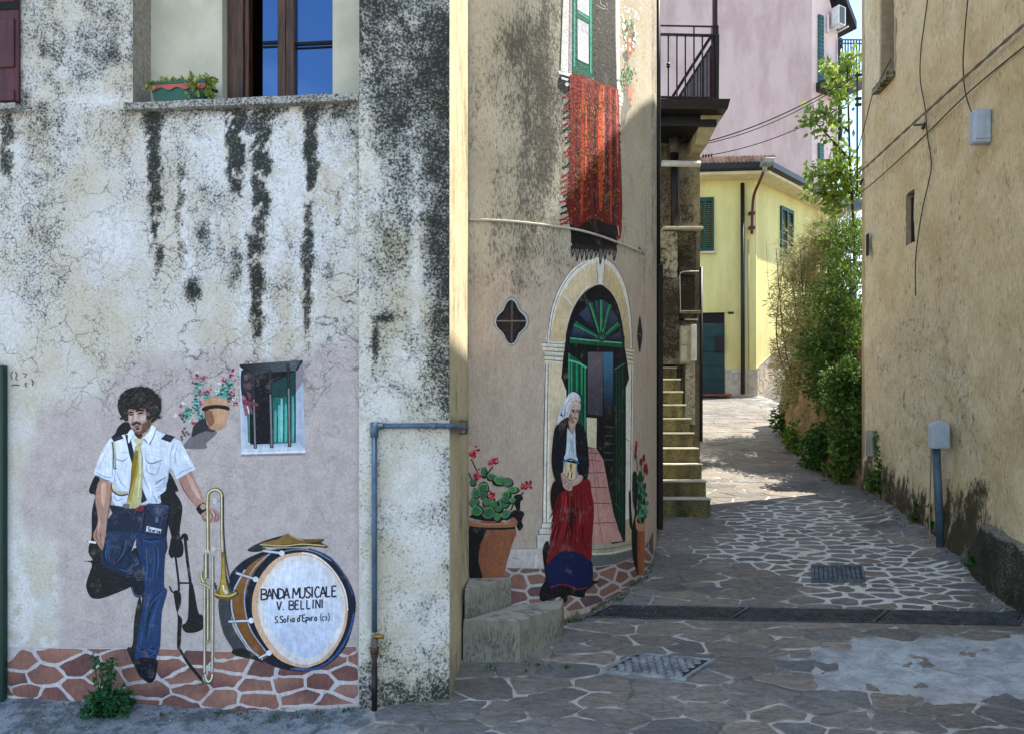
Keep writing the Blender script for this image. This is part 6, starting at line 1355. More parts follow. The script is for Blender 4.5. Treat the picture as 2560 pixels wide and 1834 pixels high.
# eaves, gutter, roof tiles
def ep(pl, u, z, n): return pl.p(u, z, n)
mb = MB(); OVH = .52
ring = lambda z, o: [YF.p(0, z, o), Vector((yc[0]+o*.42, yc[1]-o*1.0, z)), YR.p(YR.len, z, o), YR.p(YR.len, z, -3), YF.p(0, z, -3)]
mb.prism([(p.x, p.y, ZE-.02) for p in ring(0, OVH-.06)], (0, 0, .07)); mb.build('eave_soffit', simple('cream_soffit', '#d6c9a0', '#c4b68c', 3, .85), yel)
mb = MB(); r0 = ring(0, OVH-.08); r1 = ring(0, OVH+.06)
for i in (0, 1):
    a, b, c, d = r0[i], r0[i+1], r1[i+1], r1[i]
    mb.hexa([(a.x, a.y, ZE+.05), (d.x, d.y, ZE+.05+.04), (c.x, c.y, ZE+.05+.04), (b.x, b.y, ZE+.05), (a.x, a.y, ZE+.22), (d.x, d.y, ZE+.22), (c.x, c.y, ZE+.22), (b.x, b.y, ZE+.22)])
mb.build('gutter', M_blackpipe, yel)
M_tile = simple('roof_tile', '#a98a78', '#7d6052', 5, .85, 0, .3, 30, isl=.25)
mb = MB(); c0 = [(p.x, p.y, ZE+.18) for p in ring(0, OVH-.12)]; apex = (yc[0]-1.5, yc[1]+2.5, ZE+1.0)
for i in range(5): mb.poly([c0[i], c0[(i+1) % 5], apex])
mb.build('roof_deck', M_roof, yel)
me = None
for k in range(34):
    for row in range(3):
        t = k/33; base_ = r1[0].lerp(r1[1], t); up = (Vector(apex)-Vector((base_.x, base_.y, ZE+.22))).normalized()
        p0 = Vector((base_.x, base_.y, ZE+.30))+Vector((-.1, 1, .34)).normalized()*(.34*row); p1 = p0+Vector((-.1, 1, .34)).normalized()*.42
        mb = MB(); mb.tube([p0, p1], [.085, .07], 6); mb.build('roof_tile', M_tile, yel)
# street lamp on the yellow house
lamp = thing('street_lamp', YF.at(1877, 585, .05), 'grey street lamp on a red iron bracket fixed to the yellow house', 'street lamp')
lp = lambda px, py, n=.12: YF.at(px, py, n)
mb = MB(); mb.tube(catmull([lp(1877, 588), lp(1878, 540), lp(1880, 496, .2), lp(1886, 470, .62), lp(1893, 450, .7)], False, 4), .035, 8); mb.build('bracket_arm', simple('rust_red_iron', '#5a2119', '#421812', 6, .6), lamp, smooth=True)
for py in (536, 572): mb = MB(); YF.box(mb, 1870, py-3, 1885, py+3, .0, .14); mb.build('wall_clamp', MATS['rust_red_iron'], lamp)
c_ = lp(1900, 432, .72); mb = MB(); mb.hexa([c_+Vector((-.15, -.2, -.07)), c_+Vector((.13, -.2, -.07)), c_+Vector((.15, .3, -.05)), c_+Vector((-.13, .3, -.05)), c_+Vector((-.11, -.18, .06)), c_+Vector((.15, -.18, .06)), c_+Vector((.15, .28, .10)), c_+Vector((-.1, .28, .10))]); mb.build('lamp_head', simple('lamp_grey', '#8d9186', '#74786e', 5, .45), lamp, bevel=.02)
mb = MB(); mb.tube([lp(1894, 455, .7), lp(1894, 443, .72)], [.045, .06], 10); mb.build('lamp_neck', MATS['lamp_grey'], lamp)
# ------------------------------------------------------------------ pink house behind
PD = 25.; pc = ((2030-CX)/F*PD, PD); PKF = Pl((-1, 25.4), pc); PKR = Pl(pc, (pc[0]+2.2, pc[1]+1.25))
pink = thing('pink_house', (pc[0], pc[1], G(*pc)), 'tall lilac-pink house with balconies rising behind the yellow house', 'house')
M_pink = simple('pink_render', '#c4aea8', '#b09892', 1.6, .88, 0, .35, 40, stretch=(1, 1, .35)); M_pink_lit = simple('sunlit_pink_render', '#e0c8c0', '#d4b8b0', 1.5, .88, 0, .3, 40)  # second tone is paler: sunlight on the side face put into the colour
mb = MB(); PKF.ubox(mb, 0, PKF.len, 2., 19., -.3, 0); mb.build('front_wall', M_pink, pink)
uE = PKR.hit(2094); zR = lambda px, py: PKR.z(px, py)
mb = MB(); PKR.ubox(mb, .0, uE, 2., zR(2094, 85), -.3, -.002); mb.prism([PKR.p(.0, zR(2094, 85), -.002), PKR.p(uE, zR(2094, 85), -.002), PKR.p(uE*.2, zR(2094, 85)+2.6, -.002), PKR.p(0, zR(2094, 85)+2.6, -.002)], PKR.n*-.3); mb.build('side_wall', M_pink_lit, pink)
mb = MB(); a, b = PKR.at(2116, 86, .4), PKR.at(2060, -60, .4); bk = PKR.n*-2.5
mb.hexa([a, a+bk, b+bk, b, a+Vector((0, 0, .25)), a+bk+Vector((0, 0, .25)), b+bk+Vector((0, 0, .25)), b+Vector((0, 0, .25))]); mb.build('roof_edge', M_blackpipe, pink)
ftube('downpipe', [PKR.at(2095, 100, .08), PKR.at(2095, 420, .08)], .07, M_blackpipe, pink)
for (py0, py1) in ((40, 215), (360, 480)):
    mb = MB(); PKR.box(mb, 2044, py0, 2056, py1, .0, .06); w_ = mb.build('shutter', simple('teal_shutter', '#2f5f5a', '#24504b', 5, .5), pink)
    for k in range(18): z0 = PKR.z(2050, py1)+(PKR.z(2050, py0)-PKR.z(2050, py1))*k/18; mb = MB(); PKR.ubox(mb, PKR.hit(2044.5), PKR.hit(2055.5), z0, z0+.05, .06, .075); mb.build('slat', simple('teal_shutter', '#2f5f5a', '#24504b', 5, .5), w_)
for (pyt, pyb, pys) in ((130, 218, 240), (495, 512, 535)):
    bal = thing('balcony', PKR.at(2075, pys, .3), 'iron-railed balcony of the pink house '+('just below the air conditioner' if pyt < 300 else 'low down behind the leaves'), 'balcony', 'balconies of the pink house')
    mb = MB(); PKR.box(mb, 2040, pyb, 2098, pys, .0, .95); mb.build('slab', M_blackpipe, bal)
    for py in (pyt, pyt+9, pyb-2): mb = MB(); mb.bar(PKR.at(2040, py, .9), PKR.at(2096, py, .9), .035); mb.build('rail', M_blackpipe, bal)
    for k in range(9):
        px = 2040+k*7; mb = MB(); mb.bar(PKR.at(px, pyt, .9), PKR.at(px, pyb, .9), .03); mb.build('baluster', M_blackpipe, bal)
ac = thing('air_conditioner', PKR.at(2080, 78, .3), 'white air conditioning unit bracketed high on the pink house', 'air conditioner')
M_ac = simple('ac_white', '#d9d9d6', '#c8c8c4', 5, .4)
mb = MB(); PKR.box(mb, 2070, 30, 2088, 76, .12, .42); mb.build('casing', M_ac, ac, bevel=.02); mb = MB(); PKR.box(mb, 2072, 33, 2084, 73, .42, .435); mb.build('grille', simple('ac_grille', '#23403f', '#1a3232', 20, .5), ac)
mb = MB(); mb.bar(PKR.at(2068, 82, .0), PKR.at(2068, 82, .45), .04); mb.bar(PKR.at(2092, 82, .0), PKR.at(2092, 82, .45), .04); mb.bar(PKR.at(2066, 40, .05), PKR.at(2066, 84, .05), .05); mb.build('bracket', M_ac, ac)
# ------------------------------------------------------------------ right-hand house
RB0, RB1 = (3.556+.0994*.8, .8), (4.52, 9.7); RW = Pl(RB1, RB0); RTOP = 9.6
# outward normal must face the lane
assert RW.n.x < 0
rh = thing('tan_house', (4.6, 6.5, G(4.2, 6.5)), 'tall tan rendered house along the right side of the lane', 'house')
M_right = stained('tan_render', '#d2bf98', '#c2ad84', '#c8b694', '#ddd0b4', lichen='#3a3320', vstretch=.4, bumpk=.9, speck=34)
# mask channels here: lichen/moss, bare rough render, cracks, pale
def m_right(x, y, u, z):
    w1 = fbm(u*1.4, z*.8, 41.); w2 = fbm(u*5, z*2.2, 45.); w3 = fbm(u*12, z*6, 7.)
    p = RW.p(u, z); h = z-G(p.x-.1, p.y)
    d = .12+.10*w1+.10*fbm(u*9, z*.7, 5.)+.08*w2
    lim = .42+.22*fbm(u*1.7, 3., 9.)+.22*fbm(u*9, z*1.2, 2.); lim += .35*blob(x, y, 2165, 1120, 26, 90)
    d = max(d, .95*ss(lim+.12, lim-.18, h)*(.75+.35*w2))
    d = max(d, .8*blob(x, y, 2168, 1095, 22, 45))
    r_ = blob(x, y, 2040, 830, 120, 150)+.6*blob(x, y, 2090, 980, 90, 90); r_ = ss(.3, .6, r_+.3*w2)
    d = max(d, (.16+.2*w3)*r_)
    return (max(0, min(1, d)), .6*r_, .3*r_+.25*(w1 > .1), max(.5*r_, .5*ss(1960, 1915, x)+.3*w1))
hole = (RW.hit(2289), RW.hit(2266), RW.z(2277, 610), RW.z(2277, 480))
hole2 = (RW.hit(2235), RW.hit(2203), RW.z(2218, 200), RTOP-1.2)
h1 = sorted(hole[:2]); h2 = sorted(hole2[:2]); ex = (h1[0], h1[1], h2[0], h2[1])
us = frange(0, RW.len, .045, ex); zs = frange(-.1, RTOP, .045, (hole[2], hole[3], hole2[2], hole2[3]))
def rgrid():
    nu, nz = len(us), len(zs); mb = MB()
    for z in zs:
        for u in us:
            p = RW.p(u, z); h = z-G(p.x-.1, p.y); px, py = pix(p); x, y = px/1.1287, py/1.1287
            r_ = ss(.3, .6, blob(x, y, 2040, 830, 120, 150)+.6*blob(x, y, 2090, 980, 90, 90))
            bul = .05*ss(.9, 0, h)+.035*fbm(u*.9, z*.9, 1.)+.014*fbm(u*5, z*5, 6.)*(.5+r_)+.012*fbm(u*13, z*13, 3.)*r_+.02*ss(.5, 0, h)*fbm(u*4, z*4)
            if u < .02: bul *= .3
            mb.v.append(tuple(RW.p(u, z, bul))); mb.c.append(m_right(x, y, u, z))
    for j in range(nz-1):
        for i in range(nu-1):
            um, zm = (us[i]+us[i+1])/2, (zs[j]+zs[j+1])/2
            if h1[0] < um < h1[1] and hole[2] < zm < hole[3]: continue
            if h2[0] < um < h2[1] and hole2[2] < zm < hole2[3]: continue
            a = j*nu+i; mb.f.append((a, a+1, a+1+nu, a+nu))
    return mb.build('lane_wall', M_right, rh, smooth=True)
rgrid()
M_tan = simple('plain_tan', '#b39c74', '#a08a64', 5, .9, 0, .4, 60); M_tan2 = simple('reveal_tan', '#a8977a', '#948468', 12, .9, 0, .4, 60)
mb = MB(); mb.hexa([(4.52, 9.70, 0), (9.5, 10.4, 0), (9.5, 10.5, 0), (4.53, 9.8, 0), (4.52, 9.7, RTOP), (9.5, 10.4, RTOP), (9.5, 10.5, RTOP), (4.53, 9.8, RTOP)]); mb.build('end_wall', M_tan, rh)
mb = MB(); mb.hexa([(3.5, .75, RTOP), (9.6, .75, RTOP), (9.6, 10.45, RTOP), (4.42, 9.75, RTOP), (3.5, .75, RTOP+.15), (9.6, .75, RTOP+.15), (9.6, 10.45, RTOP+.15), (4.42, 9.75, RTOP+.15)]); mb.build('roof', M_roof, rh)
mb = MB(); mb.box(3.7, 9.5, .8, .9, -.5, RTOP); mb.box(9.4, 9.5, .9, 10.3, -.5, RTOP); mb.build('rear_wall', M_tan, rh)
for (ha, hb, z0, z1, dep) in ((h1[0], h1[1], hole[2], hole[3], .22), (h2[0], h2[1], hole2[2], hole2[3], .30)):   # reveals
    mb = MB(); RW.ubox(mb, ha-.03, hb+.03, z0-.03, z1+.03, -dep-.05, -dep); mb.build('blocked_opening', M_tan2, rh)
    mb = MB(); RW.ubox(mb, ha-.05, ha, z0, z1, -dep, .0); RW.ubox(mb, hb, hb+.05, z0, z1, -dep, .0); RW.ubox(mb, ha, hb, z0-.05, z0, -dep, .0); RW.ubox(mb, ha, hb, z1, z1+.05, -dep, .0); mb.build('reveal', M_tan2, rh)
mb = MB(); slab(mb, RW, h2[0]-.06, h2[1]+.04, hole2[2]-.07, hole2[2]-.005, -.05, .09, (.5, .3, 0, 0)); mb.build('crumbling_sill', M_rub, rh)
mb = MB(); RW.ubox(mb, RW.hit(2272), RW.hit(2266), hole[2], hole[3]-.04, -.2, -.05); mb.build('broken_frame', M_dark, rh)
mb = MB(); RW.box(mb, 2179, 585, 2172, 640, .03, .035); mb.build('slot', M_dark, rh)
def wpt(px, py, n=.03): return RW.at(px, py, n)
def wtube(name, pts, r, mat, label=None, cat='cable', grp='cables on the tan wall', sm=5):
    mb = MB(); mb.tube(catmull(pts, False, sm) if len(pts) > 2 else pts, r, 6); o = mb.build(name, mat, smooth=True)
    if label: tag(o, label, cat, grp)
    return o
M_cab = simple('grey_cable', '#77705f', '#5a5446', 20, .7); M_cabd = simple('dark_cable', '#3f382c', '#2f2a20', 20, .7)
# twisted supply cable: two strands wound round each other
A0 = [(2142, 455), (2150, 442), (2190, 410), (2290, 320), (2440, 188), (2600, 50)]
base = catmull([wpt(a, b, .08) for a, b in A0], False, 14); mb = MB()
for ph in (0, math.pi):
    pts = []
    for i, p in enumerate(base):
        a = i*1.1+ph; pts.append(Vector(p)+Vector((0, math.cos(a)*.011, math.sin(a)*.011)))
    mb.tube(pts, .008, 6)
tag(mb.build('supply_cable', M_cab, smooth=True), 'thick twisted supply cable slanting up the tan wall', 'cable', 'cables on the tan wall')
wtube('wall_cable', [wpt(a, b, .04) for a, b in ((2157, 483), (2200, 450), (2310, 350), (2440, 225), (2600, 95))], .007, M_cabd, 'thin straight cable running just below the twisted one')
wtube('wall_cable', [wpt(a, b, .045) for a, b in ((2333, -20), (2322, 60), (2313, 130), (2312, 200), (2324, 270), (2330, 340), (2340, 410), (2332, 460), (2318, 520), (2308, 580), (2300, 650), (2300, 740))], .006, M_cabd, 'long thin wire meandering down past the broken opening')
wtube('wall_cable', [wpt(a, b, .05) for a, b in ((2435, -10), (2428, 60), (2422, 150), (2425, 215), (2434, 255), (2444, 282))], .006, M_cabd, 'short wire dropping into the grey junction box')
wtube('wall_cable', [wpt(a, b, .045) for a, b in ((2238, 148), (2212, 195), (2190, 240), (2172, 310), (2150, 388))], .006, M_cabd, 'thin wire hanging from the crumbling window sill')
for (px, py) in ((2154, 452), (2312, 312)):
    t = thing('cable_bracket', wpt(px, py, .02), 'iron bracket holding the twisted cable '+('at the far corner of the tan wall' if px < 2200 else 'mid-wall above the broken opening'), 'bracket', 'cable brackets')
    mb = MB(); mb.tube([wpt(px, py, .0), wpt(px, py, .11)], .012, 6); mb.build('pin', M_iron, t); mb = MB(); mb.tube([wpt(px+6, py-4, .02), wpt(px+7, py+10, .05)], .016, 6); mb.build('insulator', simple('brown_insulator', '#3a2a20', '#2a1e16', 8, .5), t)
# corner conduit
t = thing('corner_conduit', wpt(2146, 400, .03), 'dark conduit with clamps on the far corner of the tan wall', 'conduit')
mb = MB(); mb.tube([wpt(2153, 180, .05), wpt(2153, 480, .05)], .012, 8); mb.build('pipe', M_cabd, t)
for py in (188, 247, 262): mb = MB(); mb.bar(wpt(2153, py, .0), wpt(2153, py, .075), .03); mb.build('clamp', M_cabd, t)
# grey junction box on the wall
jb = thing('junction_box', wpt(2462, 360, .0), 'grey plastic meter box fixed high on the tan wall', 'electric box')
M_box = simple('box_grey', '#aab4be', '#98a3ad', 5, .45, 0, .05)
mb = MB(); uj = RW.hit(2473); zj0, zj1 = RW.z(2473, 360), RW.z(2473, 276); RW.ubox(mb, uj-.05, uj+.05, zj0, zj1, .0, .15); mb.build('casing', M_box, jb, bevel=.012)
mb = MB(); RW.ubox(mb, uj+.05, uj+.062, zj0+.03, zj1-.012, .015, .138); lid = mb.build('lid', M_box, jb, bevel=.005)
mb = MB(); RW.ubox(mb, uj+.062, uj+.070, zj0+.05, zj1-.03, .07, .082); mb.build('rib', M_box, lid)
# post-mounted box
pb = thing('post_box', (.5666*7.42, 7.42, G(.5666*7.42, 7.42)), 'grey utility box on a slim blue-grey post leaning at the tan wall', 'electric box')
foot_ = Vector((.5666*7.42, 7.42, G(.5666*7.42, 7.42))); topp = P(2340, 1112, 7.42)
mb = MB(); mb.tube([foot_-Vector((0, 0, .05)), topp], .038, 12); mb.build('post', simple('post_blue_grey', '#4a5f6e', '#3a4c59', 8, .5), pb, smooth=True)
bw = .085; zt, zb = P(0, 1050, topp.y).z, P(0, 1120, topp.y).z; mb = MB(); prof = [(-bw, zb), (bw, zb), (bw, zt-.05), (bw*.6, zt-.01), (0, zt), (-bw*.6, zt-.01), (-bw, zt-.05)]
mb.prism([(topp.x+x, topp.y-.10, z) for x, z in prof], (.02, .13, 0)); mb.build('casing', M_box, pb, bevel=.008)
mb = MB(); mb.prism([(topp.x+x*.82-.002, topp.y-.108, zb+.02+(z-zb)*.9) for x, z in prof], (0, .007, 0)); mb.build('cover', M_box, pb)
mb = MB(); RW.box(mb, 2196, 1075, 2180, 1140, .05, .075); tag(mb.build('wall_hatch', simple('hatch_grey', '#8d938c', '#757b74', 5, .6), bevel=.005), 'small grey hatch low on the far end of the tan wall', 'hatch')
wtube('ground_wire', [Vector((.552*7.55, 7.55, G(4.17, 7.55))), P(2324, 1280, 7.6), P(2326, 1200, 7.65), P(2328, 1120, 7.7)], .007, simple('pale_wire', '#8d8a72', '#77745e', 8, .6), 'pale thin wire rising from the ground left of the post', 'cable')
# footing ledge, lower right
M_foot = stained('mossy_footing', '#8a8066', '#6d6550', '#8a8066', '#9b978c', lichen='#23231a', bumpk=1.)
mb = MB(); n = 60; ring_n = 7
for i in range(n+1):
    t = i/n; y = 7.0-4.2*t; xw = 3.556+.0994*y; e = ss(.02, .09, t); wd = .05+.07*e; g_ = G(xw-wd, y)-.05; top = .1+.42*e+.03*fbm(y*3, 1.)+g_
    for (dx, z) in ((.06, top+.02), (-wd*.9, top+.01), (-wd, top-.015), (-wd-.015, top-.2), (-wd-.03, g_+.15), (-wd-.06, g_), (-wd-.06, g_-.1)):
        q = .03*fbm(y*5, z*5, dx*9); mb.v.append((xw+dx+q*(dx < 0), y, z+q*.5)); mb.c.append((max(.2, .72+.3*fbm(y*4, z*3, 2.)) if z < top else .4, 0, 0, .5 if z > top-.06 else 0))
for i in range(n):
    for k in range(ring_n-1): a = i*ring_n+k; mb.f.append((a, a+1, a+1+ring_n, a+ring_n))
mb.build('mossy_footing', M_foot, rh, smooth=True)
# ------------------------------------------------------------------ cables strung across the lane
def strung(a, b, sag, r, label):
    pts = []
    for i in range(25):
        t = i/24; p = Vector(a).lerp(Vector(b), t); p.z -= sag*4*t*(1-t); pts.append(p)
    mb = MB(); mb.tube(pts, r, 6); return tag(mb.build('overhead_cable', M_cabd, smooth=True), label, 'cable', 'cables strung across the lane')
strung(P(1752, 358, 11.0), wpt(2144, 190, .05), .10, .008, 'upper overhead cable from the terrace eave to the tan house')
strung(P(1752, 362, 11.0), wpt(2144, 194, .05), .13, .006, 'companion overhead cable twisting just under the upper one')
strung(P(1756, 391, 11.0), wpt(2144, 250, .05), .12, .006, 'lower overhead cable with insulators at the old stone house')
t = thing('line_insulators', P(1766, 391, 10.9), 'row of small dark insulators on the lower overhead cable', 'insulator')
for k in range(4): c_ = P(1758+k*7, 391-k*.6, 10.95); mb = MB(); mb.tube([c_+Vector((-.012, 0, .0)), c_, c_+Vector((.012, 0, 0))], [.012, .032, .012], 8); mb.build('disc', M_blackpipe, t)
# ------------------------------------------------------------------ earth bank with its stone face
M_bank = simple('earth_bank', '#8a7350', '#5f4f36', 5, .95, 0, 1., 14, bdist=.05)
mb = MB(); nb, nh = 60, 14; face = [(4.60, 9.75), (4.46, 10.3), (4.5, 10.9), (4.62, 12.1), (4.80, 13.2), (5.05, 14.2), (5.7, 15.0), (7.5, 16.2), (10, 17.5)]
fc = catmull(face, False, 7)
for i, (x, y) in enumerate(fc):
    g_ = G(min(x, 6.), y)-.1; ht = 2.0+.4*fbm(y*.8, x*.5, 3.)
    for k in range(nh+1):
        t = k/nh; q = .13*fbm(x*2.2, y*2.2, t*4)+.05*fbm(x*7, y*7, t*9); back = .55*t*t
        mb.v.append((x+back+q, y+back*.2, g_+ht*t))
    mb.v.append((x+5, y+2.0, g_+ht+1.0))
m_ = nh+2
for i in range(len(fc)-1):
    for k in range(m_-1): a = i*m_+k; mb.f.append((a, a+m_, a+m_+1, a+1))
tag(mb.build('earth_bank', M_bank, smooth=True), 'crumbling tan earth bank under the shrubs on the right', kind='structure')
# ------------------------------------------------------------------ plants
def leafmat(name, c1, c2, c3, tr=.35):
    s = NT(name); ri = s.isl(); c = s.mix(s.ramp(ri, 0, .55, 0, 1, False), lin(c1), lin(c2)); c = s.mix(s.ramp(ri, .7, 1., 0, 1, False), c, lin(c3))
    s.out(c, .55, 0, .3); tb = s.n('BsdfTranslucent'); s.set(tb.inputs[0], c); mx = s.n('MixShader'); mx.inputs[0].default_value = tr
    out = s.t.nodes['Material Output']; s.set(mx.inputs[1], s.b.outputs[0]); s.set(mx.inputs[2], tb.outputs[0]); s.set(out.inputs[0], mx.outputs[0]); return s.m
L_green = leafmat('shrub_leaf', '#3d5a22', '#5c7a2c', '#86a03f'); L_dark = leafmat('dark_leaf', '#35501f', '#4e6c2c', '#7a9042', .3)
L_dry = leafmat('dry_leaf', '#8a8852', '#a5a06c', '#c2bb90', .3); L_vine = leafmat('vine_leaf', '#5f7a2c', '#7d953a', '#a5b45c', .45); L_ivy = leafmat('ivy_leaf', '#25481c', '#3b6326', '#587f34', .25)
L_wall = leafmat('wall_herb', '#1f4a2a', '#2f6138', '#47794a', .25); L_succ = leafmat('succulent', '#6f7c3a', '#8d9a4c', '#a9a860', .15)
M_twig = simple('twig', '#6b5a3e', '#4f4230', 10, .9); M_bark = simple('bark', '#4f4433', '#3a3226', 10, .9, 0, .5, 40)
def leaf(mb, p, d, up, l, w_):
    r_ = d.cross(up)
    if r_.length < 1e-4: r_ = d.orthogonal()
    r_.normalize(); n = len(mb.v); m_ = p+d*l*.45+up*l*.06
    mb.v += [tuple(p), tuple(m_+r_*w_/2), tuple(p+d*l), tuple(m_-r_*w_/2)]; mb.f.append((n, n+1, n+2, n+3))
def rv(q): 
    while True:
        v = Vector((q.uniform(-1, 1), q.uniform(-1, 1), q.uniform(-1, 1)))
        if .05 < v.length < 1: return v.normalized()
def clump(mb, c, r3, n, l, w_, q, droop=0., outw=.6):
    """leaves through an uneven ellipsoid, thinner towards the middle"""
    c = Vector(c)
    for _ in range(n):
        v = rv(q); t = q.random()**.45; p = c+Vector((v.x*r3[0], v.y*r3[1], v.z*r3[2]))*t*(1+.25*noise.noise(v*2.3+c))
        if noise.noise(p*3.1) < -.28: continue
        d = (v*outw+rv(q)*.8+Vector((0, 0, .25-droop))).normalized(); k = q.uniform(.6, 1.25); leaf(mb, p, d, rv(q), l*k, w_*k)
def plant(name, base, label, cat, clumps, mat, l, w_, stems, seed, group=None, stem_mat=None, r0=.02, droop=0.):
    q = random.Random(seed); t = thing(name, base, label, cat, group); mb = MB()
    for (c, r3, n) in clumps: clump(mb, c, r3, n, l, w_, q, droop)
    mb.c = []; mb.build('foliage', mat, t)
    for (a, b) in stems:
        a, b = Vector(a), Vector(b); mid = a.lerp(b, .5)+rv(q)*(b-a).length*.12; ms = MB(); pts = catmull([a, mid, b], False, 5); ms.tube(pts, [r0*(1-.75*i/(len(pts)-1)) for i in range(len(pts))], 5); ms.build('stem', stem_mat or M_twig, t)
    return t
def C(px, py, d, rx, ry, rz, n): return (P(px, py, d), (rx, ry, rz), n)
# big shrubs on the bank
b_ = lambda px, py, d: P(px, py, d)
plant('green_shrub', b_(2090, 1010, 11.6), 'dense dark green shrub spilling over the bank beside the tan house', 'shrub',
      [C(2090, 900, 11.4, .40, .5, .55, 1500), C(2110, 800, 11.5, .35, .5, .5, 1200), C(2060, 960, 11.4, .32, .4, .4, 900), C(2120, 980, 11.2, .28, .4, .5, 900), C(2050, 870, 11.7, .32, .4, .4, 800)], L_dark, .10, .042,
      [(b_(2110, 1080, 11.6), b_(2080, 900, 11.4)), (b_(2120, 1080, 11.5), b_(2110, 800, 11.5))], 1)
plant('green_shrub', b_(2110, 900, 12.0), 'bright yellow-green shrub crowning the bank behind the tan corner', 'shrub',
      [C(2110, 700, 11.8, .35, .5, .5, 1300), C(2080, 760, 12.0, .40, .5, .45, 1200), C(2130, 620, 11.9, .3, .4, .4, 700)], L_green, .085, .034,
      [(b_(2120, 900, 12), b_(2100, 690, 11.9)), (b_(2130, 900, 12), b_(2130, 600, 12))], 2)
plant('dry_shrub', b_(2010, 1040, 13.3), 'dry pale twiggy shrub arching out over the lane', 'shrub',
      [C(2015, 760, 13.3, .60, .6, .80, 4200), C(1990, 900, 13.4, .42, .5, .75, 3400), C(2045, 660, 13.2, .55, .5, .5, 2400), C(2085, 590, 13.0, .5, .5, .45, 2000), C(2010, 990, 13.1, .42, .4, .5, 2200), C(2040, 850, 12.8, .45, .4, .6, 2400)], L_dry, .13, .020,
      [(b_(2030, 1060, 13.3), b_(2000+20*k, 620+30*(k % 3), 13.2)) for k in range(-3, 6)], 3, droop=.25)
plant('dry_grass_spray', b_(1990, 900, 13.6), 'thin spray of pale dry stalks standing against the yellow house', 'grass',
      [C(1975, 690, 13.7, .35, .4, .5, 700), C(1995, 620, 13.6, .4, .4, .45, 600)], L_dry, .14, .010, [(b_(2010+8*k, 900, 13.5), b_(1915+20*k, 600+16*(k*7 % 9), 13.5)) for k in range(9)], 4, r0=.006)
plant('creeper', b_(2130, 1000, 10.6), 'mixed grey-green creeper covering the top of the bank by the wall', 'shrub',
      [C(2110, 590, 12.4, .40, .5, .28, 700), C(2120, 670, 12.2, .3, .4, .4, 700), C(2135, 880, 11.0, .16, .3, .6, 700), C(2140, 760, 11.2, .14, .3, .6, 500)], L_green, .10, .026, [(b_(2135, 950, 11), b_(2130, 700, 11.2))], 31, droop=.1)
def bd(px):                                              # depth of the bank face seen at a pixel column
    L = ((1950, 14.0), (1990, 12.9), (2030, 11.7), (2060, 11.0), (2100, 10.35), (2140, 9.95), (2170, 9.8))
    for (a, da), (b, db) in zip(L, L[1:]):
        if a <= px <= b: return da+(db-da)*(px-a)/(b-a)
    return 9.9
for i, (px, py, rx, rz, n, m_, lab) in enumerate(((1968, 1050, .30, .30, 1000, L_ivy, 'low green ivy clump at the far foot of the bank'), (2010, 1100, .34, .34, 1200, L_green, 'yellowish ivy clump midway along the bank'),
        (2062, 1120, .34, .34, 1500, L_ivy, 'dense ivy mound at the middle of the bank foot'), (2118, 1090, .24, .46, 1700, L_dark, 'tall dark ivy hanging beside the tan corner'), (2050, 1168, .30, .14, 900, L_ivy, 'flat ivy edge creeping onto the lane paving'), (2108, 1178, .26, .20, 1200, L_dark, 'dark ivy tuft spilling at the tan house corner'), (2100, 960, .26, .34, 1300, L_dark, 'dark hanging creeper high on the bank face'), (2085, 1030, .16, .30, 500, L_green, 'thin creeper trailing over the bare earth'))):
    d = bd(px)-.12
    plant('ivy', P(px, py+40, d), lab, 'ivy', [C(px, py, d, rx, .22, rz, n), C(px+12, py-20, d, rx*.8, .22, rz*.8, n//2)], m_, .07, .045, [(P(px+10, py+30, d), P(px, py-20, d))], 20+i, 'ivy along the bank', r0=.012)
# vine tree hanging into the gap of sky
q = random.Random(9); vt = thing('vine_tree', b_(2140, 900, 11.9), 'leafy bright green tree branching into the gap beside the tan house', 'tree')
trunk = catmull([b_(2140, 900, 12.0), b_(2135, 600, 12.0), b_(2125, 400, 12.0), b_(2118, 180, 12.0), b_(2112, 120, 12.0)], False, 6); mb = MB(); mb.tube(trunk, [.03-.024*i/(len(trunk)-1) for i in range(len(trunk))], 7); mb.build('trunk', M_bark, vt, smooth=True)
limbs = [[(2128, 460), (2090, 430), (2050, 440), (2022, 425)], [(2125, 400), (2080, 350), (2040, 310), (2010, 295)], [(2122, 330), (2090, 300), (2060, 285), (2040, 275)], [(2118, 240), (2090, 210), (2070, 180), (2062, 165)], [(2116, 180), (2125, 150), (2132, 135)], [(2128, 480), (2090, 490), (2060, 480), (2032, 486)], [(2124, 260), (2105, 240), (2085, 225)]]
mbf = MB()
for L in limbs:
    pts = catmull([b_(a, b, 12.0+q.uniform(-.3, .3)) for a, b in L], False, 6); mb = MB(); mb.tube(pts, [.022-.017*i/(len(pts)-1) for i in range(len(pts))], 5); mb.build('limb', M_bark, vt, smooth=True)
    for p in pts[2:]:
        p = Vector(p)
        for _ in range(7):
            d = (rv(q)+Vector((-.2, 0, -.1))).normalized(); k = q.uniform(.7, 1.3); leaf(mbf, p+rv(q)*q.uniform(.02, .20), d, rv(q), .12*k, .065*k)
for (px, py, r_, n) in ((2100, 440, .36, 420), (2122, 490, .26, 240), (2118, 190, .16, 60), (2090, 500, .28, 160)): clump(mbf, b_(px, py, 12.1), (r_, r_, r_), n, .12, .065, q)
mbf.build('crown', L_vine, vt)
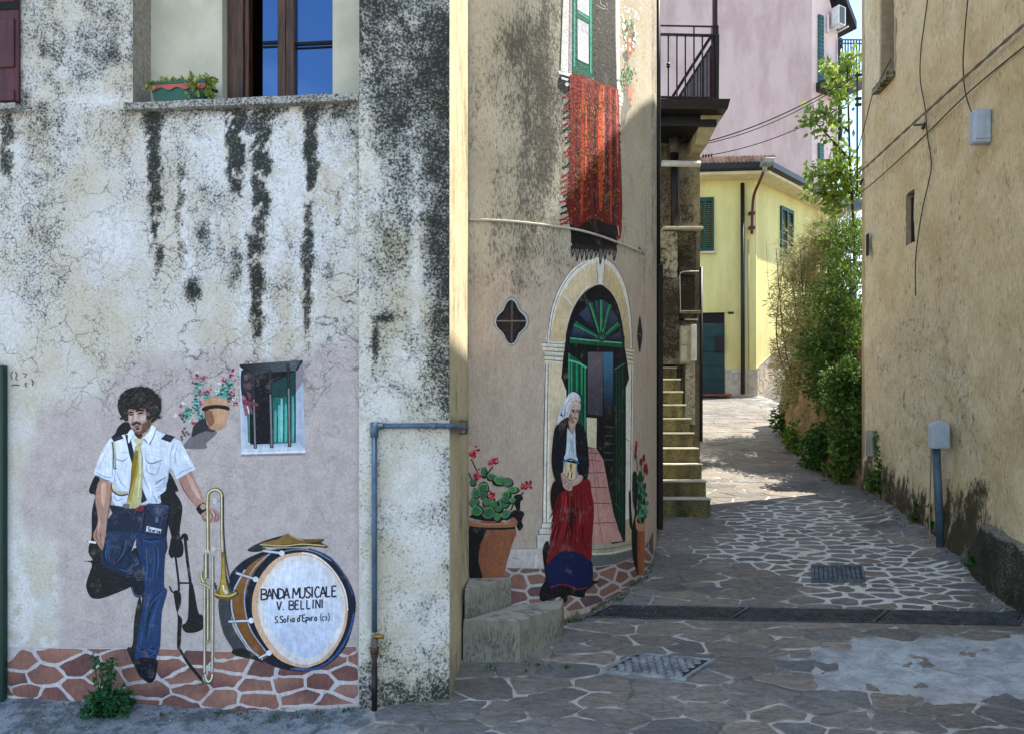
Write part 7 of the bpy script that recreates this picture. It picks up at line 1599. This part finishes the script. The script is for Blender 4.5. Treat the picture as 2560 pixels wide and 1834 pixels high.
# herbs at the wall feet
def herb(px, py, n, h, wd, lab, mat=L_wall, seed=0, lsz=.045, lift=0.):
    b = gnd(px, py); q = random.Random(seed); b.z += lift; t = thing('wall_herb', b, lab, 'plant', 'herbs growing at the wall feet'); mb = MB()
    for k in range(n):
        a = q.uniform(-1, 1); tip = b+Vector((a*wd, q.uniform(-.12, .04), h*(q.uniform(.2, .75) if k > 4 else q.uniform(1., 1.35))*(1-.45*abs(a)*(k > 4)))); st = catmull([tuple(b+Vector((a*.03, 0, 0))), tuple(b.lerp(tip, .5)+Vector((a*wd*.25, 0, h*.08))), tuple(tip)], False, 5)
        ms = MB(); ms.tube(st, .0035, 4); 
        if k < 12: ms.build('stem', simple('green_stem', '#4a5a2c', '#3a4a22', 8, .7), t)
        for p in st[2:]:
            for _ in range(5): leaf(mb, Vector(p)+rv(q)*.015, (rv(q)+Vector((0, -.3, .1))).normalized(), rv(q), lsz*q.uniform(.6, 1.2), lsz*.75*q.uniform(.6, 1.2))
    mb.build('foliage', mat, t)
herb(275, 1790, 60, .29, .15, 'leafy green wall herb growing in front of the painted stones', seed=1, lsz=.034)
herb(2352, 1328, 26, .26, .13, 'small green herb at the foot of the utility post', L_ivy, 2)
herb(2300, 1302, 14, .16, .10, 'little herb tuft at the tan wall left of the post', L_ivy, 3)
herb(2462, 1415, 36, .26, .20, 'bushy green weed where the mossy footing begins', L_ivy, 4)
herb(2215, 1245, 60, .55, .24, 'rounded green bush growing out of the tan wall foot', L_dark, 5, .05, .05)
# ------------------------------------------------------------------ planter on the window sill
zs_ = z_w0; pl = thing('planter', LW.p(LW.hit(440), zs_, -.05), 'green plastic planter with red scalloped trim and succulents on the window sill', 'planter')
M_pg = simple('planter_green', '#1f5a4c', '#194a3f', 5, .5); M_pr = simple('planter_red', '#b35a4c', '#9c4a3e', 5, .6)
u0, u1 = LW.hit(372), LW.hit(515); zt_ = LW.z(440, 206)
mb = MB(); mb.hexa([LW.p(u0+.03, zs_, -.02), LW.p(u1-.03, zs_, -.02), LW.p(u1-.03, zs_, -.12), LW.p(u0+.03, zs_, -.12), LW.p(u0+.008, zt_-.006, .0), LW.p(u1-.008, zt_-.006, .0), LW.p(u1-.008, zt_-.006, -.14), LW.p(u0+.008, zt_-.006, -.14)]); mb.build('box', M_pg, pl)
mb = MB(); LW.ubox(mb, u0-.005, u1+.005, zt_-.012, zt_+.006, -.15, .010); mb.build('rim', M_pg, pl, bevel=.003)
mb = MB(); n = 40; up_ = [LW.p(u0+(u1-u0)*i/n, zt_-.014, .004) for i in range(n+1)]; lo_ = [LW.p(u0+.004+(u1-u0-.008)*i/n, zt_-.040-.009*math.sin(i/n*math.pi*7), .0005) for i in range(n+1)]
mb.prism(up_+lo_[::-1], LW.n*.004); mb.build('scalloped_trim', M_pr, pl)
q = random.Random(12); mb = MB()
for k in range(70):
    u = u0+.02+(u1-u0-.02)*q.random(); b = LW.p(u, zt_, -.07+q.uniform(-.05, .05)); h = q.uniform(.01, .06)
    for j in range(7): leaf(mb, b+Vector((q.uniform(-.015, .015), q.uniform(-.015, .015), h*j/7)), (rv(q)+Vector((0, 0, .5))).normalized(), rv(q), .032, .022)
for (px, n_) in ((488, 26), (478, 18), (524, 50), (535, 30), (375, 18)):
    for k in range(n_): t = q.random(); b = LW.p(LW.hit(px+q.uniform(-7, 9)), zt_+.01-.12*t*(1 if px > 470 else .5), .012); leaf(mb, b, (rv(q)+Vector((0, -.6, 0))).normalized(), rv(q), .030, .026)
mb.build('succulents', L_succ, pl)
# ------------------------------------------------------------------ gas pipe on the pier
gp = thing('gas_pipe', PF.at(935, 1760, .03), 'blue-grey gas pipe rising up the pier and turning round its corner', 'pipe')
M_gas = simple('gas_pipe_paint', '#5a6f84', '#4a5c6e', 9, .5, .2, .15, 60); M_rust = simple('rusty_pipe', '#5f4233', '#41302a', 20, .8, .2, .4, 60)
r_ = .017; ZH = PF.z(1020, 1064)
mb = MB(); mb.tube([PF.at(936, 1575, .035), PF.p(PF.hit(936), ZH-.02, .035)], r_, 12); mb.build('riser', M_gas, gp, smooth=True)
pts = [PF.p(PF.hit(938), ZH, .035), PF.at(1040, 1064, .035), PF.at(1100, 1063, .035)]; cpt = PF.p(PF.len+.03, ZH, .035)
mb = MB(); mb.tube([pts[0], pts[2], PF.p(PF.len-.02, ZH, .036)], r_, 12); mb.build('cross_pipe', M_gas, gp, smooth=True)
mb = MB(); mb.tube(catmull([PF.p(PF.len-.03, ZH, .036), PF.p(PF.len+.015, ZH, .032), PS.p(.06, ZH-.004, .036), PS.p(.50, ZH-.01, .036)], False, 6), r_*1.05, 12); mb.build('corner_pipe', M_gas, gp, smooth=True)
mb = MB(); mb.tube([PF.p(PF.hit(936), ZH-.07, .035), PF.p(PF.hit(936), ZH+.02, .035)], r_*1.45, 12); mb.tube([PF.p(PF.hit(930), ZH, .035), PF.p(PF.hit(956), ZH, .035)], r_*1.4, 12); mb.build('elbow', M_gas, gp, smooth=True)
for px in (1085,): mb = MB(); mb.tube([PF.at(px-6, 1064, .035), PF.at(px+6, 1064, .035)], r_*1.25, 12); mb.build('coupling', M_gas, gp, smooth=True)
mb = MB(); mb.tube([PF.at(936, 1640, .035), PF.at(936, 1590, .035)], r_*1.25, 12); mb.build('valve_body', simple('dull_iron', '#6d6862', '#4d4944', 20, .7, .3), gp, smooth=True)
mb = MB(); mb.tube([PF.at(936, 1584, .035), PF.at(958, 1584, .06)], .013, 10); mb.build('brass_tap', simple('brass', '#a8823c', '#7d602c', 10, .4, .6), gp, smooth=True)
mb = MB(); mb.tube([PF.at(936, 1665, .035), PF.at(936, 1600, .035)], r_*.9, 12); mb.tube([PF.at(936, 1628, .035), PF.at(936, 1612, .035)], r_*1.5, 12); mb.build('rusty_section', M_rust, gp, smooth=True)
mb = MB(); mb.tube([PF.at(936, 1775, .035), PF.at(936, 1660, .035)], r_*1.02, 12); mb.build('black_sleeve', M_blackpipe, gp, smooth=True)
mb = MB(); PF.box(mb, 918, 1321, 953, 1331, .0, .022); mb.box; cl_ = mb.build('clip', simple('zinc_clip', '#b9b6a8', '#8f8c80', 20, .5, .3), gp, bevel=.002)
mb = MB(); mb.tube([PS.p(.40, ZH-.05, .0), PS.p(.40, ZH-.05, .05)], .006, 6); mb.tube([PS.p(.40, ZH+.035, .0), PS.p(.40, ZH+.035, .05)], .006, 6); mb.tube([PS.p(.40, ZH-.05, .05), PS.p(.40, ZH+.035, .05)], .008, 6); mb.build('pipe_hanger', M_iron, gp)
# cable across the curved wall
mb = MB(); pts = [curve_map(px, py, .022) for px, py in ((1172, 551), (1230, 553), (1290, 557), (1360, 565), (1432, 575), (1490, 590), (1550, 612), (1600, 632))]
mb.tube(catmull(pts, False, 6), .010, 8); cb = mb.build('wall_conduit', simple('cream_conduit', '#c9c3b4', '#b0aa9c', 8, .6), smooth=True); tag(cb, 'thin cream conduit crossing the curved wall over the shawl painting', 'conduit')
mb = MB(); mb.tube([curve_map(1596, 620, .0), curve_map(1598, 640, .05)], .012, 6); mb.build('anchor', M_iron, cb)
# small litter of grit by the footing and along the wall feet
mb = MB(); q = random.Random(4)
for k in range(700):
    px, py = (q.uniform(2440, 2560), q.uniform(1440, 1530)) if k < 260 else (q.uniform(20, 1000), q.uniform(1765, 1834)) if k < 480 else (q.uniform(2080, 2220), q.uniform(1190, 1260)) if k < 600 else (q.uniform(1420, 1640), q.uniform(1440, 1540))
    p = gnd(px, py, .016); r_ = q.uniform(.004, .013); n = len(mb.v)
    for v in ((1, 0, 0), (-.5, .8, 0), (-.5, -.8, 0), (0, 0, .8)): mb.v.append(tuple(p+Vector(v)*r_*q.uniform(.7, 1.3)))
    mb.f += [(n, n+1, n+3), (n+1, n+2, n+3), (n+2, n, n+3)]
tag(mb.build('grit', simple('grit_stone', '#8d8a84', '#5a564e', 30, .9, isl=.4)), 'loose grit and crumbs along the wall feet', kind='stuff')

# tufts of weed in the joints at the wall feet
mb = MB(); q = random.Random(8)
for k in range(110):
    r_ = q.random()
    if r_ < .4: sx = q.uniform(.62, 2.4); cc, nn = c_at(sx); p = Vector((cc.x, cc.y, 0))+nn*q.uniform(.01, .07)
    elif r_ < .7: u = q.uniform(1.2, LW.len); p = LW.p(u, 0, q.uniform(.02, .10))
    elif r_ < .9: y = q.uniform(5.6, 9.5); p = Vector((3.556+.0994*y-q.uniform(.08, .2), y, 0))
    else: p = Vector((q.uniform(-.2, .4), q.uniform(5.05, 5.15), 0))
    p.z = G(p.x, p.y)+.004
    for j in range(q.randint(4, 9)): leaf(mb, p+Vector((q.gauss(0, .02), q.gauss(0, .015), 0)), (rv(q)*.6+Vector((0, -.1, .9))).normalized(), rv(q), q.uniform(.012, .04), q.uniform(.006, .014))
tag(mb.build('joint_weeds', L_ivy), 'tiny weed tufts in the joints along the wall feet', kind='stuff')
